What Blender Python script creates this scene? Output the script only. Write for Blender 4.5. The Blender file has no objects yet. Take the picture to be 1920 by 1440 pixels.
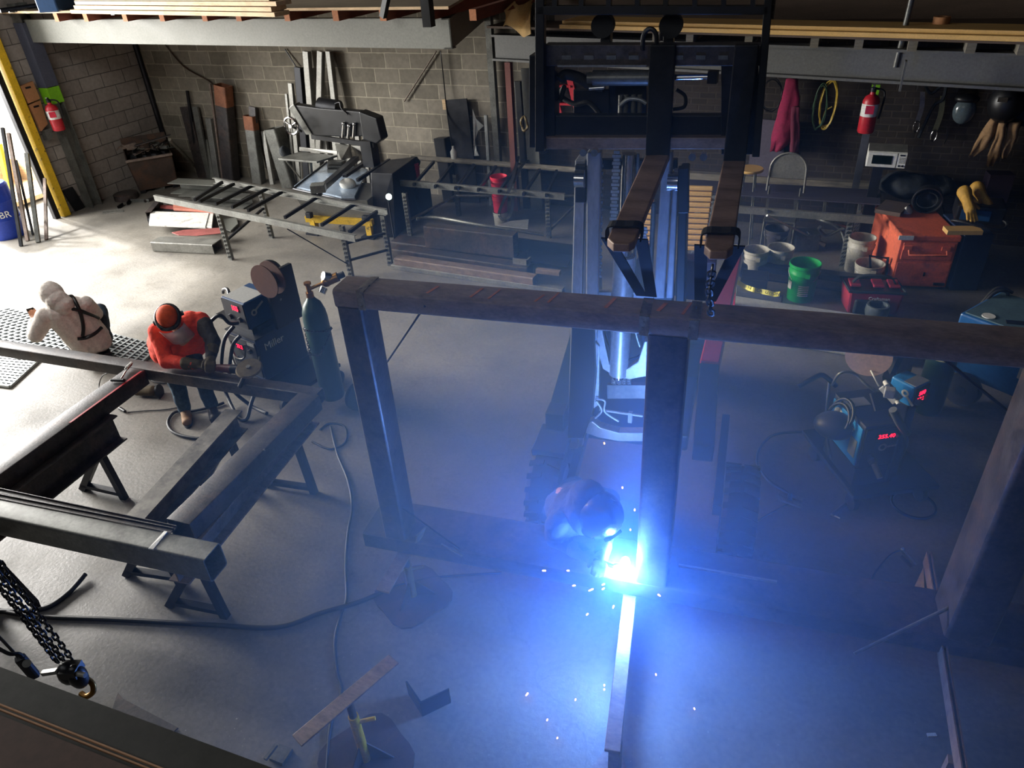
import bpy, math, random
from mathutils import Vector as V, Matrix as M, noise as MN
random.seed(7)
C=bpy.context.scene.collection
PI=math.pi; R=math.radians
# ---------------------------------------------------------------- camera model (real metres, floor z=0)
H=4.2; FPX=1363.
_p,_r,_y=R(33.04),R(-3.96),R(-25.83)
_f=V((math.sin(_y)*math.cos(_p),math.cos(_y)*math.cos(_p),-math.sin(_p)))
_ri=V((math.cos(_y),-math.sin(_y),0)); _u=_ri.cross(_f)
CR=_ri*math.cos(_r)+_u*math.sin(_r); CU=-_ri*math.sin(_r)+_u*math.cos(_r); CF=_f
EYE=V((0,0,H))
def ray(px,py): return CR*(px-960)+CU*(720-py)+CF*FPX
def at(px,py,z=0.): d=ray(px,py); return EYE+d*((z-H)/d.z)
def aty(px,py,y): d=ray(px,py); return EYE+d*(y/d.y)
def atx(px,py,x): d=ray(px,py); return EYE+d*(x/d.x)
def atv(px,py,base):   # point above base (vertical line) nearest the sight line
    d=ray(px,py).normalized(); w=EYE-V(base); z=V((0,0,1)); b=d.dot(z); dd=d.dot(w); e=z.dot(w)
    t=(e-b*dd)/(1-b*b); return V(base)+z*t
def lerp(a,b,t): return V(a)*(1-t)+V(b)*t
# ---------------------------------------------------------------- mesh builder
def frame(d,up=(0,0,1)):
    d=V(d).normalized(); up=V(up)
    if abs(d.dot(up.normalized()))>.999: up=V((0,1,0)) if abs(d.y)<.9 else V((1,0,0))
    s=d.cross(up).normalized(); return s,s.cross(d).normalized(),d
class MB:
    def __init__(s): s.v=[]; s.f=[]
    def add(s,vs,fs):
        n=len(s.v); s.v+= [V(a) for a in vs]; s.f+=[tuple(i+n for i in f) for f in fs]; return s
    def hexa(s,p): return s.add(p,[(3,2,1,0),(4,5,6,7),(0,1,5,4),(1,2,6,5),(2,3,7,6),(3,0,4,7)])
    def box(s,c,d,rz=0,m=None):
        x,y,z=d[0]/2,d[1]/2,d[2]/2; mm=m or M.Rotation(rz,3,'Z')
        return s.hexa([V(c)+mm@V(q) for q in ((-x,-y,-z),(x,-y,-z),(x,y,-z),(-x,y,-z),(-x,-y,z),(x,-y,z),(x,y,z),(-x,y,z))])
    def ext(s,prof,a,b,up=(0,0,1),caps=True):     # extrude a 2d profile (side,up) from a to b
        a,b=V(a),V(b); sd,uu,_=frame(b-a,up); n=len(prof)
        vs=[a+sd*x+uu*y for x,y in prof]+[b+sd*x+uu*y for x,y in prof]
        fs=[(i,(i+1)%n,(i+1)%n+n,i+n) for i in range(n)]
        if caps: fs+=[tuple(range(n-1,-1,-1)),tuple(range(n,2*n))]
        return s.add(vs,fs)
    def bar(s,a,b,w,h,up=(0,0,1)): return s.ext(rect(w,h),a,b,up)
    def htube(s,a,b,w,h,t,up=(0,0,1),r=None):
        r=r if r is not None else min(w,h)*.12
        o=rrect(w,h,r); i=rrect(w-2*t,h-2*t,max(r-t,.001)); a,b=V(a),V(b); sd,uu,_=frame(b-a,up); n=len(o)
        vs=[q+sd*x+uu*y for q in (a,b) for pr in (o,i) for x,y in pr]
        fs=[]
        for k in range(n):
            j=(k+1)%n
            fs+=[(k,j,j+2*n,k+2*n),(j+n,k+n,k+3*n,j+3*n),(j,k,k+n,j+n),(k+2*n,j+2*n,j+3*n,k+3*n)]
        return s.add(vs,fs)
    def tube(s,pts,r,n=8,closed=False,caps=True):
        pts=[V(p) for p in pts]; m=len(pts); rings=[]; u=None
        rr=r if isinstance(r,(list,tuple)) else [r]*m
        for i,p in enumerate(pts):
            d=(pts[(i+1)%m]-pts[i-1]) if closed else (pts[min(i+1,m-1)]-pts[max(i-1,0)])
            if d.length<1e-9: d=V((0,0,1))
            d.normalize()
            if u is None: sd,u,_=frame(d)
            else:
                u=(u-d*u.dot(d)); u=u.normalized() if u.length>1e-6 else frame(d)[1]
                sd=d.cross(u).normalized()
            rings.append([p+(sd*math.cos(2*PI*k/n)+u*math.sin(2*PI*k/n))*rr[i] for k in range(n)])
        vs=[q for g in rings for q in g]; fs=[]
        for i in range(m if closed else m-1):
            a,b=i*n,((i+1)%m)*n
            fs+=[(a+k,a+(k+1)%n,b+(k+1)%n,b+k) for k in range(n)]
        if not closed and caps: fs+=[tuple(range(n-1,-1,-1)),tuple((m-1)*n+k for k in range(n))]
        return s.add(vs,fs)
    def cyl(s,a,b,r,r2=None,n=18): return s.tube([a,b],[r,r if r2 is None else r2],n)
    def lathe(s,prof,o,ax=(0,0,1),n=24):          # prof: (radius,height) pairs; open radius 0 closes
        sd,uu,d=frame(ax,(0,1,0) if abs(V(ax).normalized().z)>.9 else (0,0,1)); o=V(o); vs=[];m=len(prof)
        for r,h in prof:
            for k in range(n): vs.append(o+d*h+(sd*math.cos(2*PI*k/n)+uu*math.sin(2*PI*k/n))*max(r,1e-4))
        fs=[(i*n+k,i*n+(k+1)%n,(i+1)*n+(k+1)%n,(i+1)*n+k) for i in range(m-1) for k in range(n)]
        if prof[0][0]<1e-3: fs.append(tuple(range(n-1,-1,-1)))
        if prof[-1][0]<1e-3: fs.append(tuple((m-1)*n+k for k in range(n)))
        return s.add(vs,fs)
    def ell(s,c,r,n=16,m=10,mat=None):
        if not isinstance(r,(tuple,list,V)): r=(r,r,r)
        mm=mat or M.Identity(3); vs=[];c=V(c)
        for i in range(m+1):
            t=PI*i/m
            for k in range(n):
                a=2*PI*k/n; vs.append(c+mm@V((r[0]*max(math.sin(t),1e-3)*math.cos(a),r[1]*max(math.sin(t),1e-3)*math.sin(a),r[2]*math.cos(t))))
        fs=[(i*n+k,(i+1)*n+k,(i+1)*n+(k+1)%n,i*n+(k+1)%n) for i in range(m) for k in range(n)]
        fs+=[tuple(range(n)),tuple(m*n+k for k in range(n-1,-1,-1))]
        return s.add(vs,fs)
    def caps(s,a,b,r1,r2,n=12):                   # tapered capsule
        a,b=V(a),V(b); d=(b-a); L=d.length
        if L<1e-6: return s.ell(a,r1)
        s.tube([a,b],[r1,r2],n); s.ell(a,r1,n,8); s.ell(b,r2,n,8); return s
    def prism(s,pts,vec):
        n=len(pts); pts=[V(p) for p in pts]; vec=V(vec)
        return s.add(pts+[p+vec for p in pts],[tuple(range(n-1,-1,-1)),tuple(range(n,2*n))]+[(i,(i+1)%n,(i+1)%n+n,i+n) for i in range(n)])
    def ribbon(s,pts,w,t,side=None):              # flat strip along pts: width w, thickness t
        pts=[V(p) for p in pts]; m=len(pts); vs=[]
        for i,p in enumerate(pts):
            d=(pts[min(i+1,m-1)]-pts[max(i-1,0)]).normalized()
            sd=V(side).normalized() if side else frame(d)[0]
            nn=sd.cross(d).normalized(); 
            vs+=[p+sd*w/2+nn*t/2,p-sd*w/2+nn*t/2,p-sd*w/2-nn*t/2,p+sd*w/2-nn*t/2]
        fs=[(i*4+k,i*4+(k+1)%4,i*4+4+(k+1)%4,i*4+4+k) for i in range(m-1) for k in range(4)]
        fs+=[(3,2,1,0),tuple((m-1)*4+k for k in range(4))]
        return s.add(vs,fs)
    def xf(s,m):
        s.v=[m@v for v in s.v]; return s
    def jit(s,a,f=6.):
        s.v=[v+V(MN.noise_vector(v*f))*a for v in s.v]; return s
def rect(w,h,ox=0,oy=0): return [(ox-w/2,oy-h/2),(ox+w/2,oy-h/2),(ox+w/2,oy+h/2),(ox-w/2,oy+h/2)]
def rrect(w,h,r,k=3):
    o=[]
    for cx,cy,a0 in ((w/2-r,h/2-r,0),(-w/2+r,h/2-r,90),(-w/2+r,-h/2+r,180),(w/2-r,-h/2+r,270)):
        for i in range(k+1):
            a=R(a0+90*i/k); o.append((cx+r*math.cos(a),cy+r*math.sin(a)))
    return o
def pL(w,h,t,fx=1): return [(fx*x,y) for x,y in ((0,0),(w,0),(w,t),(t,t),(t,h),(0,h))]
def pC(w,h,t,fx=1): return [(fx*x,y) for x,y in ((0,-h/2),(w,-h/2),(w,-h/2+t),(t,-h/2+t),(t,h/2-t),(w,h/2-t),(w,h/2),(0,h/2))]
def pI(w,h,tw,tf): a,b=w/2,h/2; return [(-a,-b),(a,-b),(a,-b+tf),(tw/2,-b+tf),(tw/2,b-tf),(a,b-tf),(a,b),(-a,b),(-a,b-tf),(-tw/2,b-tf),(-tw/2,-b+tf),(-a,-b+tf)]
def spl(pts,n=8,closed=False):
    pts=[V(p) for p in pts]; m=len(pts); out=[]
    for i in range(m if closed else m-1):
        g=(lambda k: pts[k%m]) if closed else (lambda k: pts[max(0,min(m-1,k))])
        a,b,c,d=g(i-1),g(i),g(i+1),g(i+2)
        for k in range(n):
            t=k/n; out.append(.5*((2*b)+(c-a)*t+(2*a-5*b+4*c-d)*t*t+(3*b-a-3*c+d)*t**3))
    if not closed: out.append(pts[-1])
    return out
# ---------------------------------------------------------------- materials
def lin(h):
    h=h.lstrip('#'); o=[]
    for i in (0,2,4):
        c=int(h[i:i+2],16)/255; o.append(c/12.92 if c<=.04045 else ((c+.055)/1.055)**2.4)
    return o
def sc3(c,k): return tuple(min(1,max(0,x*k)) for x in c)+(1,)
def mat(name,col,rough=.55,metal=0.,var=.18,scale=6.,bump=0.,spots=None,emit=0.,stretch=None,ecol=None,bscale=None,fine=.18,fscale=38.):
    m=bpy.data.materials.new(name); m.use_nodes=True; nt=m.node_tree; N=nt.nodes; L=nt.links; p=N['Principled BSDF']
    c=lin(col); p.inputs['Roughness'].default_value=rough; p.inputs['Metallic'].default_value=metal
    tc=N.new('ShaderNodeTexCoord'); mp=N.new('ShaderNodeMapping'); L.new(tc.outputs['Object'],mp.inputs[0])
    if stretch: mp.inputs['Scale'].default_value=stretch
    nz=N.new('ShaderNodeTexNoise'); nz.inputs['Scale'].default_value=scale; nz.inputs['Detail'].default_value=6; L.new(mp.outputs[0],nz.inputs['Vector'])
    rp=N.new('ShaderNodeValToRGB'); rp.color_ramp.elements[0].position=.3; rp.color_ramp.elements[1].position=.72
    rp.color_ramp.elements[0].color=sc3(c,1-var); rp.color_ramp.elements[1].color=sc3(c,1+var)
    L.new(nz.outputs['Fac'],rp.inputs[0]); out=rp.outputs[0]
    for sp in ([spots] if spots and not isinstance(spots[0],tuple) else (spots or [])):   # (colour, amount, scale[, softness])
        n2=N.new('ShaderNodeTexNoise'); n2.inputs['Scale'].default_value=sp[2]; n2.inputs['Detail'].default_value=8; n2.inputs['Roughness'].default_value=.65; L.new(mp.outputs[0],n2.inputs['Vector'])
        r2=N.new('ShaderNodeValToRGB'); e=r2.color_ramp.elements; s=sp[3] if len(sp)>3 else .08; th=.72-.4*sp[1]; e[0].position=max(0,th-s/2); e[1].position=min(1,th+s/2)
        L.new(n2.outputs['Fac'],r2.inputs[0]); mx=N.new('ShaderNodeMixRGB'); L.new(r2.outputs[0],mx.inputs[0]); L.new(out,mx.inputs[1]); mx.inputs[2].default_value=(*lin(sp[0]),1); out=mx.outputs[0]
    if fine:
        nf=N.new('ShaderNodeTexNoise'); nf.inputs['Scale'].default_value=fscale; nf.inputs['Detail'].default_value=5; nf.inputs['Roughness'].default_value=.7; L.new(mp.outputs[0],nf.inputs['Vector'])
        rf=N.new('ShaderNodeValToRGB'); rf.color_ramp.elements[0].position=.3; rf.color_ramp.elements[1].position=.7; rf.color_ramp.elements[0].color=(1-fine,1-fine,1-fine,1); rf.color_ramp.elements[1].color=(1+fine,1+fine,1+fine,1); L.new(nf.outputs['Fac'],rf.inputs[0])
        mf=N.new('ShaderNodeMixRGB'); mf.blend_type='MULTIPLY'; mf.inputs[0].default_value=1; L.new(out,mf.inputs[1]); L.new(rf.outputs[0],mf.inputs[2]); out=mf.outputs[0]
    L.new(out,p.inputs['Base Color'])
    rm=N.new('ShaderNodeMapRange'); rm.inputs['To Min'].default_value=max(.03,rough-.1); rm.inputs['To Max'].default_value=min(1,rough+.12); L.new(nz.outputs['Fac'],rm.inputs['Value']); L.new(rm.outputs[0],p.inputs['Roughness'])
    if bump:
        nb=nz
        if bscale: nb=N.new('ShaderNodeTexNoise'); nb.inputs['Scale'].default_value=bscale; nb.inputs['Detail'].default_value=4; L.new(mp.outputs[0],nb.inputs['Vector'])
        b=N.new('ShaderNodeBump'); b.inputs['Strength'].default_value=bump; b.inputs['Distance'].default_value=.02; L.new(nb.outputs['Fac'],b.inputs['Height']); L.new(b.outputs[0],p.inputs['Normal'])
    if emit: p.inputs['Emission Color'].default_value=(*(lin(ecol) if ecol else c),1); p.inputs['Emission Strength'].default_value=emit
    return m
# ---------------------------------------------------------------- scene objects
def _mk(name,mb,m,origin,smooth=False,bevel=0.):
    me=bpy.data.meshes.new(name); o=V(origin); me.from_pydata([tuple(v-o) for v in mb.v],[],mb.f); me.validate()
    me.materials.append(m)
    if smooth: me.shade_smooth() if smooth is True else me.shade_smooth()
    ob=bpy.data.objects.new(name,me); C.objects.link(ob)
    if bevel:
        b=ob.modifiers.new('bevel','BEVEL'); b.width=bevel; b.segments=2; b.limit_method='ANGLE'; b.angle_limit=R(40)
    if smooth and smooth is not True:
        try:
            me.set_sharp_from_angle(angle=R(smooth))
        except Exception: pass
    return ob
def _tag(o,label,cat,group=None,kind=None):
    o['label']=label; o['category']=cat
    if group: o['group']=group
    if kind: o['kind']=kind
    return o
def T(name,label,cat,loc,group=None,kind=None):
    o=bpy.data.objects.new(name,None); C.objects.link(o); o.location=V(loc); o.empty_display_size=.1
    return _tag(o,label,cat,group,kind)
ORG={}
def wloc(o):
    p=V((0,0,0))
    while o: p=p+V(o.location); o=o.parent
    return p
def P(root,name,mb,m,label=None,smooth=False,bevel=0.):
    w=wloc(root); ob=_mk(name,mb,m,w,smooth,bevel); ob.parent=root
    if label: ob['label']=label
    return ob
def S(name,mb,m,label,cat,group=None,smooth=False,bevel=0.,kind=None):
    lo=[min(v[i] for v in mb.v) for i in range(3)]; hi=[max(v[i] for v in mb.v) for i in range(3)]
    o=V(((lo[0]+hi[0])/2,(lo[1]+hi[1])/2,lo[2])); ob=_mk(name,mb,m,o,smooth,bevel); ob.location=o
    return _tag(ob,label,cat,group,kind)
def ST(name,mb,m,smooth=False,bevel=0.):
    ob=_mk(name,mb,m,(0,0,0),smooth,bevel); ob['kind']='structure'; return ob
def dup(root,loc=None,label=None,rz=0.,group=None):
    r=root.copy(); C.objects.link(r)
    if loc is not None: r.location=V(loc)
    r.rotation_euler.z+=rz
    if label: r['label']=label
    if group: r['group']=group
    for ch in list(root.children):
        c=ch.copy(); C.objects.link(c); c.parent=r
        for g in list(ch.children):
            d=g.copy(); C.objects.link(d); d.parent=c
    return r
def text(root,name,s,m,loc,size,xdir,ydir,depth=.002,label=None,align='CENTER'):
    cu=bpy.data.curves.new(name,'FONT'); cu.body=s; cu.size=size; cu.extrude=depth; cu.align_x=align; cu.align_y='CENTER'; cu.materials.append(m)
    tmp=bpy.data.objects.new(name,cu); me=bpy.data.meshes.new_from_object(tmp); bpy.data.objects.remove(tmp); ob=bpy.data.objects.new(name,me); C.objects.link(ob); ob.parent=root
    if not me.materials: me.materials.append(m)
    x=V(xdir).normalized(); y=V(ydir); y=(y-x*y.dot(x)).normalized(); z=x.cross(y)
    mm=M((x,y,z)).transposed().to_4x4(); mm.translation=V(loc)-wloc(root); ob.matrix_local=mm
    if label: ob['label']=label
    return ob
# ---------------------------------------------------------------- material library
MILL=mat('mill_scale_steel','#433f3f',.4,.25,.3,5,.08,spots=[('#5f4d44',.28,3.5,.25),('#2b292b',.3,11,.2)],bscale=60,fine=.3)
MILLR=mat('rusty_mill_steel','#8d7d72',.45,.12,.15,4,.05,spots=[('#7c6252',.3,3,.35),('#564a46',.3,8,.4)],stretch=(1,2.2,2.2),fine=.22,bscale=60)
DARKST=mat('dark_steel','#26272b',.4,.6,.25,7,.04)
BLK=mat('black_paint','#121316',.4,.1,.25,8)
BLKM=mat('matte_black_plastic','#17181b',.6,0,.2,8)
RUB=mat('black_rubber','#141415',.75,0,.2,10,.1)
GREYST=mat('grey_steel','#6f706b',.4,.35,.25,5,.05,fine=.28,spots=('#4c4a46',.3,4,.3))
LTST=mat('bright_steel','#86857f',.38,.4,.2,5,fine=.25)
GALV=mat('galvanized_steel','#a9adad',.35,.6,.12,9)
CHROME=mat('chrome','#c8c8c8',.12,1,.05,3)
PRIM=mat('grey_primer','#6e6f68',.6,.0,.08,2.5)
REDP=mat('red_paint','#b3202c',.4,0,.15,6,spots=('#5d1519',.15,6))
REDB=mat('red_plastic','#c01a35',.4,0,.1,4)
ORG_=mat('orange_shirt_cloth','#f0452a',.85,0,.08,12,.25,bscale=25)
ORGBOX=mat('orange_paint','#dc6b4c',.5,0,.15,3,spots=('#2a1a16',.16,2.6,.2))
YEL=mat('yellow_paint','#d9b021',.5,0,.15,6,spots=('#4a3b1c',.2,9,.1))
WHP=mat('white_paint','#d8d6cf',.5,0,.08,5,spots=('#8a857a',.2,6,.2))
WHPL=mat('white_plastic','#cfcfc8',.45,0,.06,4)
PAILW=mat('dirty_white_pail','#b9b6ac',.5,0,.12,5,spots=('#5a5650',.3,4,.3))
GRN=mat('green_pail_plastic','#16a54a',.4,0,.06,3)
BLUE=mat('blue_paint','#2b8bd8',.4,0,.08,3)
DKBLUE=mat('dark_blue_paint','#123a63',.4,0,.12,3)
NAVY=mat('navy_paint','#1b2a48',.5,0,.15,4)
CYLG=mat('dark_green_cylinder_paint','#173a30',.4,.1,.15,3)
BRASS=mat('brass','#a0763a',.35,.9,.15,6)
CARD=mat('brown_cardboard','#a9764e',.8,0,.1,5)
WOODL=mat('pine_lumber','#d3b68f',.7,0,.14,5,stretch=(1,8,8),spots=('#a8845c',.2,3,.3))
WOODR=mat('red_brown_joist_wood','#7c4130',.7,0,.2,6,stretch=(8,1,8))
WOODE=mat('joist_end_grain','#b5764f',.75,0,.2,10)
WOODO=mat('grey_old_wood','#7d776a',.8,0,.22,6,stretch=(1,8,8),spots=('#4a463e',.3,4,.3))
PLY=mat('plywood_deck','#a2927d',.75,0,.15,3,stretch=(1,5,5))
PLYD=mat('dark_plywood','#56473c',.75,0,.18,2.5,stretch=(1,6,6))
TAN=mat('tan_board','#d8ae6a',.65,0,.1,3,stretch=(1,6,6))
RUSTO=mat('orange_rust','#8f5c42',.7,.1,.25,7,.1,spots=('#6a3f2c',.3,6,.3))
RUST=mat('rusted_plate','#4d4039',.65,.2,.25,5,.12,spots=('#6a4a36',.25,4,.3))
SPOOL=mat('brown_spool_board','#54352a',.7,0,.1,4)
SPOOLL=mat('light_spool_board','#d9b496',.7,0,.08,4)
GLOVE=mat('olive_work_glove','#54482f',.85,0,.2,14,.3)
DENIM=mat('blue_denim','#2f4658',.9,0,.2,14,.2,spots=('#5d7688',.2,6,.3))
DENIMD=mat('dark_jeans','#23303f',.9,0,.2,14,.2)
HOOD=mat('light_grey_hoodie_cloth','#d6cdc4',.95,0,.08,10,.2,bscale=30)
SKIN=mat('skin','#b98468',.55,0,.06,10)
BOOT=mat('tan_boot_leather','#8a6847',.7,0,.2,10,.2)
BOOTD=mat('dark_boot_leather','#2d2622',.6,0,.2,10,.2)
LEATH=mat('dark_leather_sleeve','#2a2422',.75,0,.25,10,.4,bscale=18)
JACK=mat('dark_blue_welding_jacket','#26304a',.8,0,.2,9,.35,bscale=14)
CLEAR=mat('scratched_visor_plastic','#b5aaa6',.3,0,.1,5)
LEDR=mat('red_led_display','#ff1226',.4,0,.05,3,emit=6,ecol='#ff1030')
LABEL=mat('silver_label','#a6a7a5',.45,.2,.25,30,stretch=(1,12,1))
WHITE=mat('white_marking','#e8e8e4',.5,0,.03,3)
DKLENS=mat('dark_glass_lens','#0b1412',.08,0,.1,3)
TAPEY=mat('yellow_caution_tape','#d8d24a',.5,0,.1,6)
CHALK=mat('orange_soapstone_mark','#a8643f',.8,0,.2,20)
WELD=mat('ground_weld_steel','#9c917f',.3,.8,.3,40,.1)
ALU=mat('cast_aluminium','#b9bcc0',.4,.4,.12,6)
TYRE=mat('tyre_rubber','#1a1a1c',.8,0,.2,8,.15)
CABLE=mat('black_cable_rubber','#18181a',.55,0,.15,12)
GRINDW=mat('grinding_disc','#6b5f47',.85,0,.2,25,.2)
TANCL=mat('brown_duck_cloth','#8b6d4c',.95,0,.2,8,.4,bscale=10)
MAROON=mat('magenta_cloth','#84193f',.95,0,.18,8,.4,bscale=10)
BAGCL=mat('black_nylon','#20262b',.8,0,.25,9,.4,bscale=12)
LEATHY=mat('yellow_leather_glove','#b58a34',.7,0,.2,9,.3)
LIME=mat('lime_tape','#7dc022',.5,0,.08,4)
SACK=mat('stained_tan_tarp','#c2a06a',.7,0,.18,3,.2)
# ---------------------------------------------------------------- setting
def brickmat(name,c1,c2,mortar,axis,bw,bh,ms=.012,rough=.9,bump=.5,grime='#3b3833',amt=.3,off=(0,0)):
    m=bpy.data.materials.new(name); m.use_nodes=True; nt=m.node_tree;N=nt.nodes;L=nt.links;p=N['Principled BSDF']
    tc=N.new('ShaderNodeTexCoord'); sx=N.new('ShaderNodeSeparateXYZ'); L.new(tc.outputs['Object'],sx.inputs[0])
    cb=N.new('ShaderNodeCombineXYZ'); L.new(sx.outputs[axis],cb.inputs[0]); L.new(sx.outputs['Z'],cb.inputs[1])
    mp=N.new('ShaderNodeMapping'); mp.inputs['Location'].default_value=(off[0],off[1],0); L.new(cb.outputs[0],mp.inputs[0])
    wn=N.new('ShaderNodeTexNoise'); wn.inputs['Scale'].default_value=3; L.new(tc.outputs['Object'],wn.inputs['Vector'])
    wm=N.new('ShaderNodeMixRGB'); wm.blend_type='ADD'; wm.inputs[0].default_value=.02; L.new(mp.outputs[0],wm.inputs[1]); L.new(wn.outputs['Color'],wm.inputs[2])
    b=N.new('ShaderNodeTexBrick'); L.new(wm.outputs[0],b.inputs['Vector']); b.inputs['Scale'].default_value=1; b.inputs['Brick Width'].default_value=bw; b.inputs['Row Height'].default_value=bh
    b.inputs['Mortar Size'].default_value=ms; b.inputs['Mortar Smooth'].default_value=.3; b.inputs['Bias'].default_value=0
    b.inputs['Color1'].default_value=(*lin(c1),1); b.inputs['Color2'].default_value=(*lin(c2),1); b.inputs['Mortar'].default_value=(*lin(mortar),1)
    n=N.new('ShaderNodeTexNoise'); n.inputs['Scale'].default_value=1.6; n.inputs['Detail'].default_value=9; n.inputs['Roughness'].default_value=.7; L.new(tc.outputs['Object'],n.inputs['Vector'])
    r=N.new('ShaderNodeValToRGB'); r.color_ramp.elements[0].position=.45; r.color_ramp.elements[1].position=.75; L.new(n.outputs['Fac'],r.inputs[0])
    k=N.new('ShaderNodeMath'); k.operation='MULTIPLY'; k.inputs[1].default_value=amt; L.new(r.outputs[0],k.inputs[0])
    mx=N.new('ShaderNodeMixRGB'); L.new(k.outputs[0],mx.inputs[0]); L.new(b.outputs['Color'],mx.inputs[1]); mx.inputs[2].default_value=(*lin(grime),1)
    n3=N.new('ShaderNodeTexNoise'); n3.inputs['Scale'].default_value=14; n3.inputs['Detail'].default_value=5; L.new(tc.outputs['Object'],n3.inputs['Vector'])
    r3=N.new('ShaderNodeValToRGB'); r3.color_ramp.elements[0].color=(.7,.7,.7,1); r3.color_ramp.elements[1].color=(1.25,1.25,1.25,1); L.new(n3.outputs['Fac'],r3.inputs[0])
    m3=N.new('ShaderNodeMixRGB'); m3.blend_type='MULTIPLY'; m3.inputs[0].default_value=1; L.new(mx.outputs[0],m3.inputs[1]); L.new(r3.outputs[0],m3.inputs[2])
    L.new(m3.outputs[0],p.inputs['Base Color']); p.inputs['Roughness'].default_value=rough
    s=N.new('ShaderNodeMath'); s.operation='SUBTRACT'; L.new(n3.outputs['Fac'],s.inputs[0]); L.new(b.outputs['Fac'],s.inputs[1])
    bp=N.new('ShaderNodeBump'); bp.inputs['Strength'].default_value=bump; bp.inputs['Distance'].default_value=.012; L.new(s.outputs[0],bp.inputs['Height']); L.new(bp.outputs[0],p.inputs['Normal'])
    return m
def floormat():
    m=bpy.data.materials.new('worn_concrete_floor'); m.use_nodes=True; nt=m.node_tree;N=nt.nodes;L=nt.links;p=N['Principled BSDF']
    tc=N.new('ShaderNodeTexCoord')
    def noise(s,d=8,ro=.6):
        n=N.new('ShaderNodeTexNoise'); n.inputs['Scale'].default_value=s; n.inputs['Detail'].default_value=d; n.inputs['Roughness'].default_value=ro; L.new(tc.outputs['Object'],n.inputs['Vector']); return n
    def ramp(src,a,b,ca,cb):
        r=N.new('ShaderNodeValToRGB'); e=r.color_ramp.elements; e[0].position=a; e[1].position=b; e[0].color=ca; e[1].color=cb; L.new(src,r.inputs[0]); return r.outputs[0]
    def mix(f,a,b,mode='MIX'):
        x=N.new('ShaderNodeMixRGB'); x.blend_type=mode
        for i,q in ((0,f),(1,a),(2,b)):
            if isinstance(q,(float,int,tuple)): x.inputs[i].default_value=q
            else: L.new(q,x.inputs[i])
        return x.outputs[0]
    c=ramp(noise(1.1).outputs['Fac'],.3,.7,(*lin('#6a665f'),1),(*lin('#878279'),1))
    c=mix(ramp(noise(.35,6,.7).outputs['Fac'],.5,.66,(0,0,0,1),(.55,.55,.55,1)),c,(*lin('#55524f'),1))
    c=mix(ramp(noise(2.3,9,.75).outputs['Fac'],.58,.72,(0,0,0,1),(.6,.6,.6,1)),c,(*lin('#4b4848'),1))
    c=mix(1.,c,ramp(noise(28,4).outputs['Fac'],.25,.75,(.8,.8,.8,1),(1.2,1.2,1.2,1)),'MULTIPLY')
    vo=N.new('ShaderNodeTexVoronoi'); vo.feature='DISTANCE_TO_EDGE'; vo.inputs['Scale'].default_value=.38
    w=N.new('ShaderNodeMixRGB'); w.blend_type='ADD'; w.inputs[0].default_value=.9; L.new(tc.outputs['Object'],w.inputs[1]); L.new(noise(1.4,5).outputs['Color'],w.inputs[2]); L.new(w.outputs[0],vo.inputs['Vector'])
    cr=ramp(vo.outputs['Distance'],.0008,.003,(.6,.6,.6,1),(0,0,0,1)); c=mix(cr,c,(*lin('#625d55'),1))
    sp=ramp(noise(55,2).outputs['Fac'],.7,.73,(0,0,0,1),(.5,.5,.5,1)); c=mix(sp,c,(*lin('#c9c4b8'),1))
    L.new(c,p.inputs['Base Color'])
    L.new(ramp(noise(1.8,6).outputs['Fac'],.35,.7,(.38,.38,.38,1),(.62,.62,.62,1)),p.inputs['Roughness'])
    b=N.new('ShaderNodeBump'); b.inputs['Strength'].default_value=.25; b.inputs['Distance'].default_value=.01; L.new(noise(35,6).outputs['Fac'],b.inputs['Height']); L.new(b.outputs[0],p.inputs['Normal'])
    return m
BLOCKW=brickmat('grey_concrete_block','#8a8376','#6f695d','#a39c8a','X',.48,.237,.010,amt=.35,off=(.1,.02))
BLOCKL=brickmat('painted_concrete_block','#9b938b','#857d76','#524e4a','Y',.48,.237,.008,amt=.3,off=(.2,.02))
BRICKD=brickmat('old_shaded_brick','#332b27','#26211e','#3c352f','X',.23,.085,.010,amt=.5,grime='#241f1d')  # brick colour darkened to hold the shade on the rear wall
FLOORM=floormat()
CEILM=mat('dark_ceiling_paint','#3a3a3a',.8,0,.1,2)
WX=-12.92; YB=11.1
JY=atx(95,340,WX).y      # far jamb of the big doorway
ST('floor',MB().box((-3.4,3.9,-.1),(19.2,14.6,.2)),FLOORM)
ST('exterior_ground',MB().box((-22,4,-.12),(18,30,.2)),mat('outdoor_concrete','#b8b3a8',.9,0,.1,1))
ST('wall_back',MB().box(((WX-4.75)/2,YB+.1,2.9),(-4.75-WX+.2,.2,5.8)),BLOCKW)
ST('wall_rear',MB().box((.725,YB+.12,2.9),(10.95,.2,5.8)),BRICKD)
ST('wall_left',MB().box((WX-.1,(JY+YB+.2)/2,2.9),(.2,YB+.2-JY,5.8)),BLOCKL)
ST('wall_left_near',MB().box((WX-.1,-.6,2.9),(.2,5.8,5.8)),BLOCKL)
ST('wall_left_lintel',MB().box((WX-.1,(JY+2.3)/2,5.1),(.2,JY-2.3,1.4)),BLOCKL)
ST('wall_right',MB().box((6.2,4,2.9),(.2,14.6,5.8)),BRICKD)
ST('wall_front',MB().box((-3.4,-3.4,2.9),(19.2,.2,5.8)),BRICKD)
ST('ceiling',MB().box((-3.4,3.9,5.9),(19.4,15,.2)),CEILM)
# yellow jamb channel of the doorway
ST('trim_1',MB().box((WX+.05,JY-.02,2.2),(.16,.14,4.4)),YEL,bevel=.01)
ST('trim_2',MB().box((WX+.02,JY-.17,2.2),(.1,.1,4.4)),DARKST,bevel=.01)
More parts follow.
